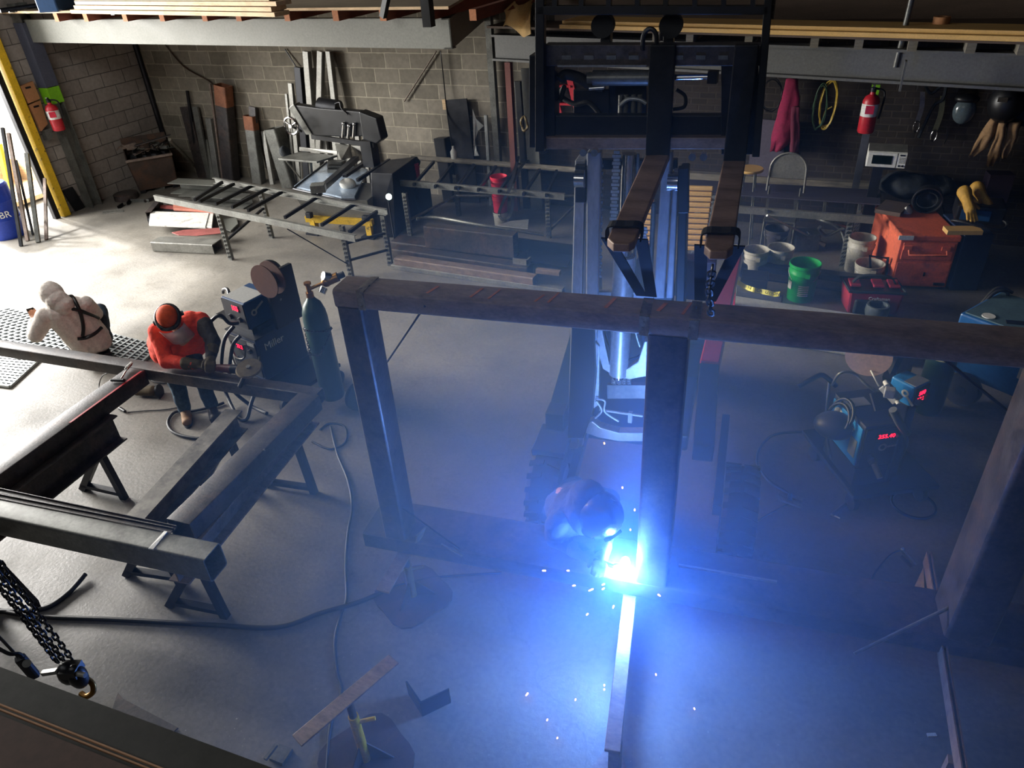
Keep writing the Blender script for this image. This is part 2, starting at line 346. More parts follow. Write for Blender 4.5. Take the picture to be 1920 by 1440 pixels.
# corner pipe on the back wall
a=aty(253,83,YB-.06); b=aty(300,225,YB-.06)
ST('trim_3',MB().cyl((a.x,YB-.06,0),(a.x,YB-.06,3.0),.05),DARKST,smooth=30)
# steel column against the left wall
pb=at(178,392,0)
pl=MB().ext(pI(.2,.22,.02,.025),(WX+.12,atx(178,390,WX+.12).y,0),(WX+.12,atx(178,390,WX+.12).y,3.4),(0,1,0)); CYL_Y=atx(178,390,WX+.12).y
ST('column_left',pl,GREYST)
ST('column_left_band',MB().box((WX+.12,CYL_Y,1.98),(.215,.235,.26)),LIME)
ST('column_left_sleeve',MB().box((WX+.12,CYL_Y,2.62),(.22,.24,1.0)),mat('slate_paint','#4a4e5e',.5,0,.08,4))

# ---- left mezzanine
zb=2.82
fr=at(848,92,zb); fl=at(27,79,zb); fl=fr+(fl-fr)*1.06; rt=at(910,37,zb); rt=fr+(rt-fr)*1.05
fh=.34; d=(fr-fl).normalized()
ST('beam_left_front',MB().ext([(0,0),(.1,0),(.1,.015),(.015,.015),(.015,fh-.015),(.1,fh-.015),(.1,fh),(0,fh)],fr,fl,(0,0,1)),PRIM)
ST('beam_left_return',MB().ext([(0,0),(-.1,0),(-.1,.015),(-.015,.015),(-.015,fh-.015),(-.1,fh-.015),(-.1,fh),(0,fh)],fr,rt,(0,0,1)),PRIM)
zj=zb+fh; jh=.12
# joists run back from the front beam; their ends overhang it
jx=[(20,46),(76,46),(151,46),(222,46),(299,47),(360,48),(455,48),(542,50),(632,51),(716,52),(806,53)]
joists=[]
for i,(x,y) in enumerate(jx):
    p=at(x,y,zj+jh*.5); p=V((p.x,0,0)); 
    yy=fl.y+(fr.y-fl.y)*((p.x-fl.x)/(fr.x-fl.x))-.22
    mb=MB().bar((p.x,yy,zj+jh/2),(p.x+.02,YB,zj+jh/2),.09,jh)
    o=_mk('deck_joist',mb,WOODR,(p.x,yy,zj)); o.location=(p.x,yy,zj)
    _tag(o,'red-brown timber joist under the left loft deck','joist','joists under the left loft deck')
    e=MB().bar((p.x,yy-.004,zj+jh/2),(p.x,yy+.002,zj+jh/2),.088,jh-.002); P(o,'end_grain',e,WOODE)
zd=zj+jh; 
pe=[V((fl.x-.3,fl.y-.2,zd)),V((fr.x+.12,fr.y-.2,zd)),V((rt.x+.15,YB,zd)),V((fl.x-.3,YB,zd))]
ST('deck_left_floor',MB().prism(pe,(0,0,.03)),PLY)
ST('deck_left_edge_trim',MB().bar(pe[0]+V((0,-.012,.015)),pe[1]+V((0,-.012,.015)),.02,.032),WOODL)
ZD=zd+.03
# post and brace that stand on the loft edge
def stpost(name,a,b,w,m=BLK): ST(name,MB().bar(a,b,w,w),m)
q=at(805,50,ZD); stpost('column_loft',q,q+V((0,0,1.6)),.09)
q2=at(722,30,ZD); stpost('column_loft_brace',at(718,32,ZD),at(718,32,ZD)+V((.55,-.1,1.1)),.06)
q3=at(221,27,ZD); stpost('column_loft_corner',q3+V((0,-.05,0)),q3+V((0,-.05,1.6)),.07)
q4=at(534,27,ZD); stpost('column_loft_mid',q4+V((0,-.05,0)),q4+V((0,-.05,1.6)),.05)

# ---- right mezzanine
zr=2.3; ra=at(935,112,zr); rb=at(1920,168,zr); rd=(rb-ra).normalized(); ra2=ra-rd*.05; rb2=rb+rd*3; bh=.36
ST('beam_right_front',MB().ext(pI(.2,bh,.015,.03),ra2+V((0,0,bh/2)),rb2+V((0,0,bh/2))),mat('dull_grey_beam','#5a5a58',.55,.2,.12,2))
q=at(1693,140,zr+.18); ST('beam_right_stiffener',MB().box((q.x,q.y-.06,zr+bh/2),(.02,.1,bh-.06)),mat('dull_grey_plate','#5c5c5a',.55,.2,.1,2))
zrj=zr+bh
for i,x in enumerate((1190,1262,1385,1519,1607,1712,1823,1920,2010)):
    p=at(x,96,zrj+.05); yy=ra.y+(rb.y-ra.y)*((p.x-ra.x)/(rb.x-ra.x))-.2
    mb=MB().box((p.x,(yy+YB)/2,zrj+.055),(.09,YB-yy,.11)); o=_mk('deck_joist',mb,WOODO,(p.x,yy,zrj)); o.location=(p.x,yy,zrj)
    _tag(o,'weathered timber joist under the right loft deck','joist','joists under the right loft deck')
zrd=zrj+.11
n=rd.cross(V((0,0,1)))   # toward viewer
ea=ra+n*.25; eb=rb2+n*.25; ea.z=eb.z=zrd
ST('deck_right_floor',MB().prism([ea,eb,eb-n*3.2,ea-n*3.2],(0,0,.03)),PLYD)
# tan boards lie along the loft edge
def edgeboard(o1,o2,z,h,lab,w0=(1130,0)):
    s=at(1075,78,z); e=rb2
    a=ra+n*o1; b=rb2+n*o1; t0=.13; a=lerp(a,b,t0); a.z=b.z=z
    c=lerp(ra+n*o2,rb2+n*o2,t0); dd=rb2+n*o2; c.z=dd.z=z
    return MB().prism([a,b,dd,c],(0,0,h))
ZR=zrd+.03
S('edge_board',edgeboard(.30,-.02,ZR,.05,''),TAN,'long tan board lying along the edge of the right loft','board',bevel=.006)
S('edge_board',edgeboard(.22,-.25,ZR+.05,.04,''),TAN,'wide tan sheet on top of the long board on the right loft','board',bevel=.004)
S('edge_board',MB().prism([at(1480,40,ZR+.09),at(1960,8,ZR+.09),at(1960,46,ZR+.09),at(1500,54,ZR+.09)],(0,0,.02)),TAN,'pale board lying skewed beneath the tape roll on the right loft','board') if False else None
# columns under the right loft
rc=V((at(951,116,zr).x+.02,at(951,116,zr).y,0))
ST('column_red',MB().ext(pI(.09,.1,.02,.02),rc,rc+V((0,0,zr))),mat('red_oxide_paint','#6d3d36',.6,0,.15,4))
cp=aty(1641,168,10.8); ST('column_right',MB().bar((cp.x,cp.y,0),(cp.x,cp.y,zr+.3),.09,.09,(0,1,0)),mat('dark_grey_paint','#45464a',.5,.1,.12,4))
ST('column_right_band',MB().box((cp.x,cp.y,aty(1640,170,10.8).z-.02),(.096,.096,.2)),LIME)
q=at(916,40,2.9); cx=aty(918,60,YB-.12).x
ST('column_back',MB().bar((cx,YB-.12,0),(cx,YB-.12,3.4),.1,.1,(0,1,0)),GREYST)
ps=at(940,92,zr); ST('column_loft_edge',MB().bar((ps.x,ps.y-.1,zr+.05),(ps.x,ps.y-.1,4.0),.035,.035,(0,1,0)),GALV)
q=at(1680,118,zr+.18); ST('column_pipe_rail',MB().cyl((q.x,q.y-.14,zr+.16),(q.x+.04,q.y-.14,4.2),.03),GREYST,smooth=30)
# ---- camera, world, lights
cam=bpy.data.cameras.new('camera'); co=bpy.data.objects.new('camera',cam); C.objects.link(co)
co.matrix_world=M((CR,CU,-CF)).transposed().to_4x4(); co.location=EYE
cam.sensor_fit='HORIZONTAL'; cam.sensor_width=36; cam.lens=FPX*36/1920; cam.clip_start=.05; cam.clip_end=200
scn=bpy.context.scene; scn.camera=co
w=bpy.data.worlds.new('sky'); scn.world=w; w.use_nodes=True; bg=w.node_tree.nodes['Background']; bg.inputs[0].default_value=(.9,.95,1,1); bg.inputs[1].default_value=2.0
def area(name,loc,target,sx,sy,e,col=(1,1,1)):
    l=bpy.data.lights.new(name,'AREA'); l.shape='RECTANGLE'; l.size=sx; l.size_y=sy; l.energy=e; l.color=col
    o=bpy.data.objects.new(name,l); C.objects.link(o); o.location=loc; o.rotation_euler=(V(target)-V(loc)).to_track_quat('-Z','Y').to_euler(); return o
area('doorway_daylight',(-18.5,4.9,4.2),(-6,7.0,.8),8,5,6200,(1,.97,.92))
area('back_left_fill',(-8.5,4.2,5.75),(-8.6,9.5,0),4,2.5,260,(1,.98,.95))  # unseen fill lamp added to lift the dim back-left corner
area('front_fill',(-2.5,-.5,5.7),(-3.5,6,0),5,2.5,65,(.95,.97,1))  # weak unseen fill added from above and behind the camera
sl=bpy.data.lights.new('sun','SUN'); sl.energy=8; sl.angle=R(4); sl.color=(1,.97,.92); so=bpy.data.objects.new('sun',sl); C.objects.link(so); so.rotation_euler=V((1,-.22,-.86)).to_track_quat('-Z','Y').to_euler()
vs=scn.view_settings; vs.view_transform='Standard'; vs.look='None'; vs.exposure=0; vs.gamma=1; vs.use_curve_mapping=False
# ---------------------------------------------------------------- steel portal frame being welded
pf=T('steel_portal','large rusty steel portal frame standing on stands, its foot being welded','steel frame',at(780,1045,.0)+V((0,0,.45)))
ZT,ZB=2.5,.6
tl=at(622,543,ZT); tr=V((tl.x,tl.y,ZT))+(at(1920,650,ZT)-tl).normalized()*4.4; px=(at(1920,650,ZT)-tl).normalized(); py=V((0,0,1)).cross(px)
PX,PY=px,py
def pfp(x,y,z): return V((tl.x,tl.y,0))+px*x+py*y+V((0,0,z))
xr=(at(1772,1203,ZB)-V((tl.x,tl.y,ZB))).dot(px); xc=(at(1195,1070,ZB)-V((tl.x,tl.y,ZB))).dot(px)
hb=.115; dp=.2
P(pf,'top_beam',MB().htube(pfp(0,dp/2,ZT-hb/2),pfp(xr+.75,dp/2,ZT-hb/2),dp,hb,.008,r=.022),MILLR,smooth=30)
P(pf,'bottom_beam',MB().htube(pfp(-.17,.19,ZB-.07),pfp(xr+.9,.19,ZB-.07),.38,.14,.01,r=.022),MILL,smooth=30)
P(pf,'end_post',MB().htube(pfp(.08,.1,ZB),pfp(.08,.1,ZT-hb+.004),.16,.2,.008,py,r=.022),MILL,smooth=30)
P(pf,'middle_post',MB().htube(pfp(xc+.1,.12,ZB),pfp(xc+.1,.12,ZT-hb+.004),.2,.24,.008,py,r=.022),MILL,smooth=30)
P(pf,'end_post',MB().htube(pfp(xr+.12,.16,ZB),pfp(xr+.12,.16,ZT-hb+.004),.24,.32,.008,py,r=.03),MILL,smooth=30)
for x in (.17,xc-.02,xc+.22):
    P(pf,'weld_seam',MB().box(pfp(x,dp/2,ZT-.002),(.05,dp*.96,.008),math.atan2(px.y,px.x)).jit(.006,30),WELD)
    P(pf,'weld_seam',MB().box(pfp(x,-.001,ZT-hb/2),(.045,.008,hb*.95),math.atan2(px.y,px.x)).jit(.006,30),WELD)
for x in (0.55,.8,.9,1.15,1.22,1.52,1.78,1.9):
    P(pf,'chalk_mark',MB().bar(pfp(x,.04+random.random()*.03,ZT+.001),pfp(x+.03,.13+random.random()*.05,ZT+.001),.012+.008*random.random(),.002),CHALK)
P(pf,'gusset_tab',MB().prism([pfp(.235,.0,ZB),pfp(.25,.06,ZB),pfp(.25,.14,ZB+.02),pfp(.236,.02,ZB+.05)],px*.012),LTST)
P(pf,'highlight_strip',MB().bar(pfp(xc+.25,.2,ZB+.008),pfp(xr-.9,.2,ZB+.008),.016,.014),LTST)  # bright strip stands in for the highlight line along the beam
# cross flats under the bottom beam, on the stand heads
def cross(cx,name,lab):
    c=pfp(cx,.19,ZB-.14-.012); d=(py*1+px*.45).normalized()
    return c,d
# jack stands
def stand(name,label,base,ztop,headdir,headlen,colr,hw=.07,sleeve=True):
    t=T(name,label,'jack stand',(base.x,base.y,0))
    a=random.random()*.3
    pts=[]
    for i in range(24):
        k=2*PI*i/24; r=.27*(1+.10*math.cos(4*(k-.6))*-1); pts.append((base.x+r*math.cos(k+.5),base.y+r*math.sin(k+.5),0))
    P(t,'base_plate',MB().prism(pts,(0,0,.016)),RUST)
    P(t,'post',MB().cyl((base.x,base.y,.016),(base.x,base.y,ztop*.72),.03),colr,smooth=30)
    P(t,'inner_tube',MB().cyl((base.x,base.y,ztop*.72),(base.x,base.y,ztop-.01),.022),RUST,smooth=30)
    for k in (.4,2.5,4.6):
        dd=V((math.cos(k),math.sin(k),0)); b=V((base.x,base.y,.016))
        P(t,'gusset',MB().prism([b+dd*.025,b+dd*.17,b+dd*.025+V((0,0,.16))],V((-dd.y,dd.x,0))*.008),RUST)
    h=V((base.x,base.y,ztop*.62)); P(t,'clamp_handle',MB().cyl(h,h+V((.1,.06,.01)),.012),colr,smooth=30)
    hd=V(headdir).normalized(); P(t,'head_bar',MB().ext([(-hw/2,0),(hw/2,0),(hw/2,.012),(-hw/2,.012)],V((base.x,base.y,ztop-.012))-hd*headlen/2,V((base.x,base.y,ztop-.012))+hd*headlen/2),MILLR,bevel=.003)
    return t
s1=at(775,1118,0); hd=at(785,935,.455)-at(703,1068,.455)
stand('jack_stand','rusty round-based jack stand under the near end of the portal frame',V((pfp(.25,.2,0).x,pfp(.25,.2,0).y,0)) if False else s1,.455,hd,.72,mat('worn_yellow_paint','#7d6430',.6,0,.2,10),.1)
s2=at(690,1405,0); ht=at(725,1246,.62); hb2=at(540,1402,.62)
stand('jack_stand','jack stand with yellow post and long bare flat bar on top',V(((ht.x+hb2.x)/2,(ht.y+hb2.y)/2,0)) if False else V((lerp(ht,hb2,.42).x,lerp(ht,hb2,.42).y,0)),.62,ht-hb2,(ht-hb2).length,YEL,.09)
# third stand below the welding point with a long slanted leg
e0=at(1190,1130,.44); e1=at(1150,1405,.0)
t=T('jack_stand','stand with bare flat bar running out below the welding arc','jack stand',(e1.x,e1.y,0))
P(t,'base_plate',MB().prism([at(1105,1445,0),at(1135,1408,0),at(1165,1412,0),at(1180,1460,0),at(1140,1500,0)],(0,0,.015)),MILLR)
z1=.455; f0=at(1187,1060,z1-.02); f1=at(1148,1410,z1-.02)
P(t,'head_bar',MB().bar(f0+(f0-f1)*.05,f1,.085,.02),MILLR,bevel=.004)
P(t,'post',MB().bar((f1.x,f1.y+.06,.015),(f1.x,f1.y+.06,z1-.03),.06,.06,(0,1,0)),MILLR)
# right stand with channel bar under the frame
g0=at(1735,1055,.44); g1=at(1800,1470,.44)
t=T('jack_stand','stand bar crossing beneath the far corner of the portal frame','jack stand',(lerp(g0,g1,.5).x,lerp(g0,g1,.5).y,0))
P(t,'head_bar',MB().ext(pC(.1,.03,.008),g0,g1,(1,0,0)),MILLR)
for k in (.12,.9):
    q=lerp(g0,g1,k); P(t,'leg',MB().bar((q.x,q.y,0),(q.x,q.y,.40),.05,.05,(0,1,0)),MILLR)
q=lerp(g0,g1,.14); P(t,'side_gusset',MB().prism([q+V((-.03,-.1,0)),q+V((-.03,.16,0)),q+V((-.12,-.14,-.1))],(0,0,.01)),MILLR)
# slim bracing rods
def rod(name,a,b,r,m,label,cat='rod',**k): return S(name,MB().cyl(a,b,r,n=8),m,label,cat,smooth=30,**k)
b0=pfp(.62,-.0,ZT-.06); 
rod('brace_rod',at(797,573,2.45),at(718,690,1.65),.007,DARKST,'thin steel rod tacked between portal top beam and end post','brace rod')
rod('brace_rod',at(1748,655,2.35),at(1925,800,1.6),.009,DARKST,'thin rod running down to the far end post of the portal frame','brace rod')
rod('brace_rod',at(1602,1226,.55),at(1872,1094,.85),.011,GREYST,'thin rod lying across the bottom beam at the far corner','brace rod')
rod('brace_rod',at(738,940,.9),at(862,1030,.62),.006,DARKST,'thin rod between end post and bottom beam by the first stand','brace rod')
rod('chisel_rod',at(828,1020,.62),at(866,1042,.62),.007,LTST,'short bright pin lying on the edge of the bottom beam','pin')
# ---------------------------------------------------------------- frame on trestles at the left
ZF=.9; hf=.2
lf=T('ladder_weldment','steel ladder frame lying on three trestles while a man grinds it','steel frame',at(300,900,.0)+V((0,0,.6)))
r0=at(0,643,ZF); r1=at(598,734,ZF); rx=(r1-r0).normalized(); ry=V((0,0,1)).cross(rx)
P(lf,'rear_rail',MB().htube(r0-rx*2.2-V((0,0,.06)),r1-V((0,0,.06)),.13,.12,.008,r=.012),MILL,smooth=30)
c0=at(582,735,ZF); c1=at(343,968,ZF); cd=(c1-c0).normalized()
P(lf,'cross_member',MB().htube(c0+cd*.02-V((0,0,.075)),c1+cd*.05-V((0,0,.075)),.2,.15,.008,r=.010),MILL,smooth=30)
d0=at(262,686,ZF); d1=at(-130,965,ZF); dd=(d1-d0).normalized()
P(lf,'cross_member',MB().htube(d0+dd*.05-V((0,0,.075)),d1-V((0,0,.075)),.2,.15,.008,r=.010),MILL,smooth=30)
n0=at(396,1034,ZF); n1=at(0,952,ZF); nd=(n0-n1).normalized()
P(lf,'front_rail',MB().htube(n1-nd*2.5-V((0,0,hf/2)),n0-V((0,0,hf/2)),.17,hf,.008,r=.02),GREYST,smooth=30)
q=lerp(n0,n1,.23); P(lf,'weld_seam',MB().box(q+V((0,0,.002)),(.03,.16,.008),.2).jit(.006,30),WHITE)
P(lf,'weld_seam',MB().box(lerp(c0,c1,.5)+V((.1,0,.0)),(.012,.012,.012)).jit(.004,30),WELD)
P(lf,'painted_edge',MB().bar(d0+dd*.1+V((.085,.03,.002)),lerp(d0,d1,.45)+V((.085,.03,.002)),.02,.004),REDP)
# angle strips on the front rail
for k,(o,l) in enumerate(((.0,'inner'),(.05,'outer'))):
    a=at(-60,905+k*12,ZF+.0); b=at(333-k*6,989+k*4,ZF+.0)
    S('steel_strip',MB().ext(pL(.035,.02,.006),a,b),MILL,('long thin steel angle lying along the front rail of the work frame','second thin steel angle beside the first on the front rail')[k],'steel angle',bevel=.001)
# trestles: I-beam on splayed legs
def trestle(name,label,a,b,z,w=.16,h=.2,m=MILL,legs=(.12,.88)):
    a=V((a.x,a.y,0));b=V((b.x,b.y,0)); d=(b-a).normalized(); sd=d.cross(V((0,0,1)))
    t=T(name,label,'trestle',lerp(a,b,.5))
    P(t,'beam',MB().ext(pI(w,h,.012,.014),a+V((0,0,z-h/2)),b+V((0,0,z-h/2))),m)
    for k in legs:
        c=lerp(a,b,k)
        P(t,'leg',MB().bar(c-sd*.02+V((0,0,z-h)),c-sd*.06,.06,.05,d),DARKST)
        P(t,'leg',MB().bar(c+sd*.02+V((0,0,z-h)),c+sd*.42,.06,.05,d),DARKST)
        P(t,'foot_bar',MB().bar(c-sd*.05+V((0,0,.06)),c+sd*.40+V((0,0,.06)),.05,.04),DARKST)
    return t
ZS=ZF-.152
a=at(206,776,ZS); dv=dd
trestle('trestle','I-beam trestle under the far left cross member of the work frame',a,a+dv*1.75,ZS,h=.26,legs=(.14,.9))
a=at(438,768,ZS); b=at(262,960,ZS)
trestle('trestle','scuffed I-beam trestle standing free in the middle of the work frame',a,a+(b-a)*1.12,ZS,m=mat('scuffed_beam_steel','#6a665f',.5,.4,.3,7,.05,spots=('#2f2c2a',.4,5,.2)),legs=(.13,.88))
a=at(585,745,ZS); b=at(400,960,ZS); dv=(b-a).normalized()
trestle('trestle','I-beam trestle under the cross member nearest the gas cylinder',a+dv*.1,a+dv*1.95,ZS,legs=(.16,.9),m=MILLR)
# ---------------------------------------------------------------- forklift with raised forks
ZK=3.03
hl=at(1232,291,ZK); hr=at(1377,301,ZK); tl_=at(1165,455,ZK); tr_=at(1348,470,ZK)
FD=((tl_-hl).normalized()+(tr_-hr).normalized()).normalized(); FX=V((0,0,1)).cross(FD)   # lateral, image-right
if FX.x<0: FX=-FX
HM=(hl+hr)/2
def pl_(x,y,o):   # sight line meets the plane 'o' metres behind the fork heels
    d=ray(x,y); q=HM-FD*o; t=(q-EYE).dot(FD)/d.dot(FD); return EYE+d*t
def slab(mb,pts,o,t):
    q=[pl_(x,y,o) for x,y in pts]; return mb.prism(q,-FD*t)
rt_=pl_(1180,600,.4)
fk=T('forklift','dark forklift facing out with forks raised high above the portal frame','forklift',(rt_.x,rt_.y,0))
FORKM=mat('worn_brown_fork_steel','#a58775',.5,.08,.2,6,.04,spots=('#3a2b26',.35,3,.4),stretch=(1,3,1))
for pts,sh,topw in ((((1210,291),(1255,289),(1191,450),(1180,457),(1150,456),(1139,446)),((1210,291),(1255,289)),((1224,84),(1268,82))),
              (((1356,301),(1398,301),(1375,462),(1364,470),(1332,470),(1321,460)),((1356,301),(1398,301)),((1381,86),(1428,86)))):
    f=P(fk,'fork',MB().prism([at(x,y,ZK) for x,y in pts],(0,0,-.04)),FORKM,bevel=.006)
    a,b=[at(x,y,ZK) for x,y in sh]; c=(a+b)/2; w=(b-a).length
    top=atv((topw[0][0]+topw[1][0])/2,84,c).z
    P(fk,'fork_shank',MB().bar((c.x,c.y,ZK-.04)+FD*0-FD*.0 if False else V((c.x,c.y,ZK-.04))-FD*.02,V((c.x,c.y,top))-FD*.02,w,.05,FD),DARKST,bevel=.006)
def pbox(name,x0,y0,x1,y1,o,t,m,bevel=.004,lab=None):
    return P(fk,name,slab(MB(),[(x0,y1),(x1,y1),(x1,y0),(x0,y0)],o,t),m,lab,bevel=bevel)
pbox('carriage_top_bar',1020,84,1428,124,.08,.09,MILL)
for x in range(1062,1400,42): P(fk,'bar_notch',slab(MB(),[(x-9,112),(x+9,112),(x+9,104),(x-9,104)],.075,.01),GREYST)
P(fk,'edge_highlight',slab(MB(),[(1045,126),(1212,126),(1212,122),(1045,122)],.07,.02),LTST); P(fk,'edge_highlight',slab(MB(),[(1262,88),(1380,88),(1380,85),(1262,85)],.07,.02),LTST)  # bright strips put in as highlights along the worn bar edges
pbox('carriage_side_plate',992,104,1040,277,.1,.12,DARKST)
pbox('carriage_side_plate',1352,110,1422,290,.1,.12,DARKST)
pbox('carriage_bottom_bar',1015,258,1365,280,.06,.09,MILLR)
pbox('carriage_middle_bar',1036,217,1365,256,.12,.07,DARKST)
# backrest
pbox('backrest_post',1003,-60,1020,285,.0,.05,BLK); 
P(fk,'backrest_post',slab(MB(),[(1410,295),(1424,295),(1454,-60),(1438,-60)],.0,.05),BLK,bevel=.004)
P(fk,'backrest_bar',slab(MB(),[(1006,28),(1440,28),(1441,11),(1006,11)],.0,.05),BLK,bevel=.004)
for x in (1039,1089,1140,1194,1247,1302,1356,1411): P(fk,'backrest_upright',slab(MB(),[(x-4,12),(x+5,12),(x+6,-60),(x-3,-60)],.0,.04),BLK)
for x in (1135,1253):
    P(fk,'mast_head',slab(MB(),[(x-10,84),(x+9,84),(x+10,20),(x-10,20)],.25,.08),BLK,bevel=.004)
    c=pl_(x-5 if x<1200 else x+5,48,.22); P(fk,'chain_sheave',MB().cyl(c-FX*.03,c+FX*.03,.055,n=24) if False else MB().cyl(c+FD*.02,c-FD*.05,.06,n=24),BLKM,smooth=30)
c=pl_(1218,82,.08); pts=[c+FX*math.cos(a)*.035+V((0,0,.02+math.sin(a)*.05)) for a in [PI*k/10 for k in range(11)]]
P(fk,'lifting_eye',MB().tube([c-V((0,0,.03))+FX*.035]+pts+[c-V((0,0,.03))-FX*.035],.012),BLK,smooth=30)
# side-shift cylinder and hoses behind the carriage
a=pl_(1112,146,.14); b=pl_(1232,146,.14); b.z=a.z=(a.z+b.z)/2
P(fk,'side_shift_cylinder',MB().cyl(a,b,.04,n=20).cyl(a-FX*.03,a,.03),GREYST,smooth=30)
P(fk,'side_shift_rod',MB().cyl(b,pl_(1332,144,.14),.016),CHROME,smooth=30)
P(fk,'rod_clevis',MB().box(pl_(1337,144,.14),(.05,.05,.06)),DARKST)
def hose(name,pp,o,r,m=RUB): return P(fk,name,MB().tube(spl([pl_(x,y,o+dz) for x,y,dz in pp],6),r,8),m,smooth=60)
hose('hydraulic_hose',[(1050,150,0),(1060,140,.02),(1085,145,.03),(1105,158,.02),(1132,162,0)],.16,.03)
P(fk,'hose_fitting',MB().cyl(pl_(1105,166,.14),pl_(1133,164,.14),.012).cyl(pl_(1133,166,.14),pl_(1133,152,.14),.01),CHROME,smooth=30)
hose('hydraulic_hose',[(1050,190,0),(1058,163,.02),(1052,180,.06),(1078,195,.04),(1105,193,.02),(1128,218,0)],.2,.014)
hose('hydraulic_hose',[(1162,199,0),(1178,186,.0),(1200,187,.0),(1212,194,0)],.2,.011,GALV)
hose('hydraulic_hose',[(1262,205,0),(1283,200,.0),(1284,180,.0),(1268,168,0)],.2,.01,RUB)
for x in (1162,1172,1186,1198): P(fk,'valve_stem',MB().cyl(pl_(x,240,.24),pl_(x+2,178,.24),.013).box(pl_(x,235,.24),(.035,.03,.05)),GREYST,smooth=30)
pbox('manifold_block',1140,160,1212,250,.32,.1,DARKST)
pbox('valve_plate',1075,168,1142,214,.3,.03,BLK)
for x in (1096,1117,1299,1320):
    c=pl_(x,283 if x<1200 else 291,.02); P(fk,'guide_bolt',MB().cyl(c,c+FD*.04,.02,n=12),CHROME,smooth=30)
# mast rails: inner and outer channels
RAIL=mat('worn_mast_rail','#9a9da4',.35,.25,.25,4,.03,stretch=(1,1,.4))
def rail(name,xt0,xt1,yt,xb0,xb1,yb,o,t,m): return P(fk,name,slab(MB(),[(xb0,yb),(xb1,yb),(xt1,yt),(xt0,yt)],o,t),m,bevel=.008)
rail('mast_outer_rail',1078,1097,300,1064,1084,842,.36,.14,RAIL)
rail('mast_outer_rail',1100,1124,285,1082,1092,826,.38,.12,RAIL)
rail('mast_inner_rail',1100,1126,285,1098,1119,640,.33,.05,RAIL)
rail('mast_inner_rail',1242,1262,285,1225,1246,560,.33,.05,RAIL)
rail('mast_inner_rail',1263,1272,320,1248,1262,560,.36,.06,RAIL)
rail('mast_outer_rail',1274,1290,318,1258,1276,860,.36,.14,BLK)
rail('mast_outer_rail',1225,1262,545,1216,1250,850,.38,.12,BLK)
for x,y in ((1088,325),(1262,330)):
    c=pl_(x,y+10,.3); P(fk,'mast_roller',MB().cyl(c-FX*.03,c+FX*.03,.055,n=20),CHROME,smooth=30); 
pbox('roller_bracket',1271,316,1291,400,.3,.06,BLK); pbox('roller_bracket',1078,310,1098,380,.33,.04,BLK)
# chains, cylinder, hose track
def chain(name,x0,y0,x1,y1,o,n):
    mb=MB(); a=pl_(x0,y0,o); b=pl_(x1,y1,o)
    for i in range(n):
        c=lerp(a,b,(i+.5)/n); L=(b-a).length/n
        mb.box(c,(.05 if i%2 else .036,.016,L*.82),math.atan2(FX.y,FX.x))
    return P(fk,name,mb,GALV)
chain('lift_chain',1157,282,1150,425,.34,22); chain('lift_chain',1208,425,1203,480,.36,9)
chain('hose_track',1124,300,1122,520,.44,34)
ca=pl_(1180,288,.46); cb_=pl_(1160,700,.46)
P(fk,'lift_cylinder',MB().cyl(lerp(ca,cb_,.42),cb_,.072,n=24).cyl(lerp(ca,cb_,.60),lerp(ca,cb_,.615),.077,n=24),ALU,smooth=30)
P(fk,'lift_rod',MB().cyl(ca,lerp(ca,cb_,.42),.045,n=18),CHROME,smooth=30)
P(fk,'cylinder_foot',MB().cyl(cb_,cb_-V((0,0,.03)),.055,n=20),CHROME,smooth=30)
for i,x in enumerate((1172,1186,1196)): P(fk,'hose_pipe',MB().cyl(pl_(x,288,.5),pl_(x-8,560,.5),.011),LTST,smooth=30)
P(fk,'guide_tube',MB().cyl(pl_(1226,380,.4),pl_(1218,545,.4),.016),GREYST,smooth=30)
pbox('mast_tie_plate',1098,548,1232,566,.46,.05,RAIL); pbox('mast_tie_plate',1100,300,1270,318,.52,.05,DARKST)
# lower cast bracket, bumper, levers
cst=[(1116,600),(1125,600),(1136,655),(1142,682),(1160,700),(1178,690),(1196,678),(1208,640),(1214,640),(1212,706),(1180,712),(1150,704),(1130,692),(1120,660)]
P(fk,'cast_bracket',slab(MB(),cst,.42,.06),ALU,bevel=.006)
P(fk,'side_casting',slab(MB(),[(1114,640),(1124,650),(1122,760),(1108,770),(1094,826),(1092,838),(1068,838),(1100,770),(1110,720)],.40,.05),ALU,bevel=.006)
P(fk,'bumper',slab(MB(),[(1100,795),(1110,790),(1125,802),(1160,812),(1205,812),(1205,828),(1160,828),(1120,820),(1098,812)],.40,.08),ALU,bevel=.006)
pbox('cross_plate',1138,722,1212,748,.43,.04,GREYST)
for x in (1152,1162,1171,1180):
    a=pl_(x,704,.44); b=pl_(x-1,720,.44); pts=[lerp(a,b,k/40)+FX*math.cos(k*.95)*.016+FD*math.sin(k*.95)*.016 for k in range(41)]
    P(fk,'spring',MB().tube(pts,.004,6),GALV,smooth=60)
hose('control_lever',[(1118,748,0),(1134,752,0),(1134,772,0),(1160,790,0)],.38,.008,ALU); hose('control_lever',[(1118,752,0),(1128,770,0),(1116,784,0)],.38,.008,ALU)
P(fk,'lever_rail',MB().cyl(pl_(1124,768,.4),pl_(1205,780,.4),.01).box(pl_(1182,782,.4),(.03,.03,.09)),ALU,smooth=30)
hose('hydraulic_hose',[(1125,570,0),(1130,620,.0),(1142,660,0),(1140,690,0)],.44,.014); hose('hydraulic_hose',[(1190,570,0),(1200,610,.0),(1206,660,0),(1180,675,0)],.44,.012)
hose('hydraulic_hose',[(1136,560,0),(1138,610,.0),(1148,650,0)],.45,.016); hose('hydraulic_hose',[(1195,580,0),(1192,620,.0),(1200,650,0)],.45,.01,GALV)
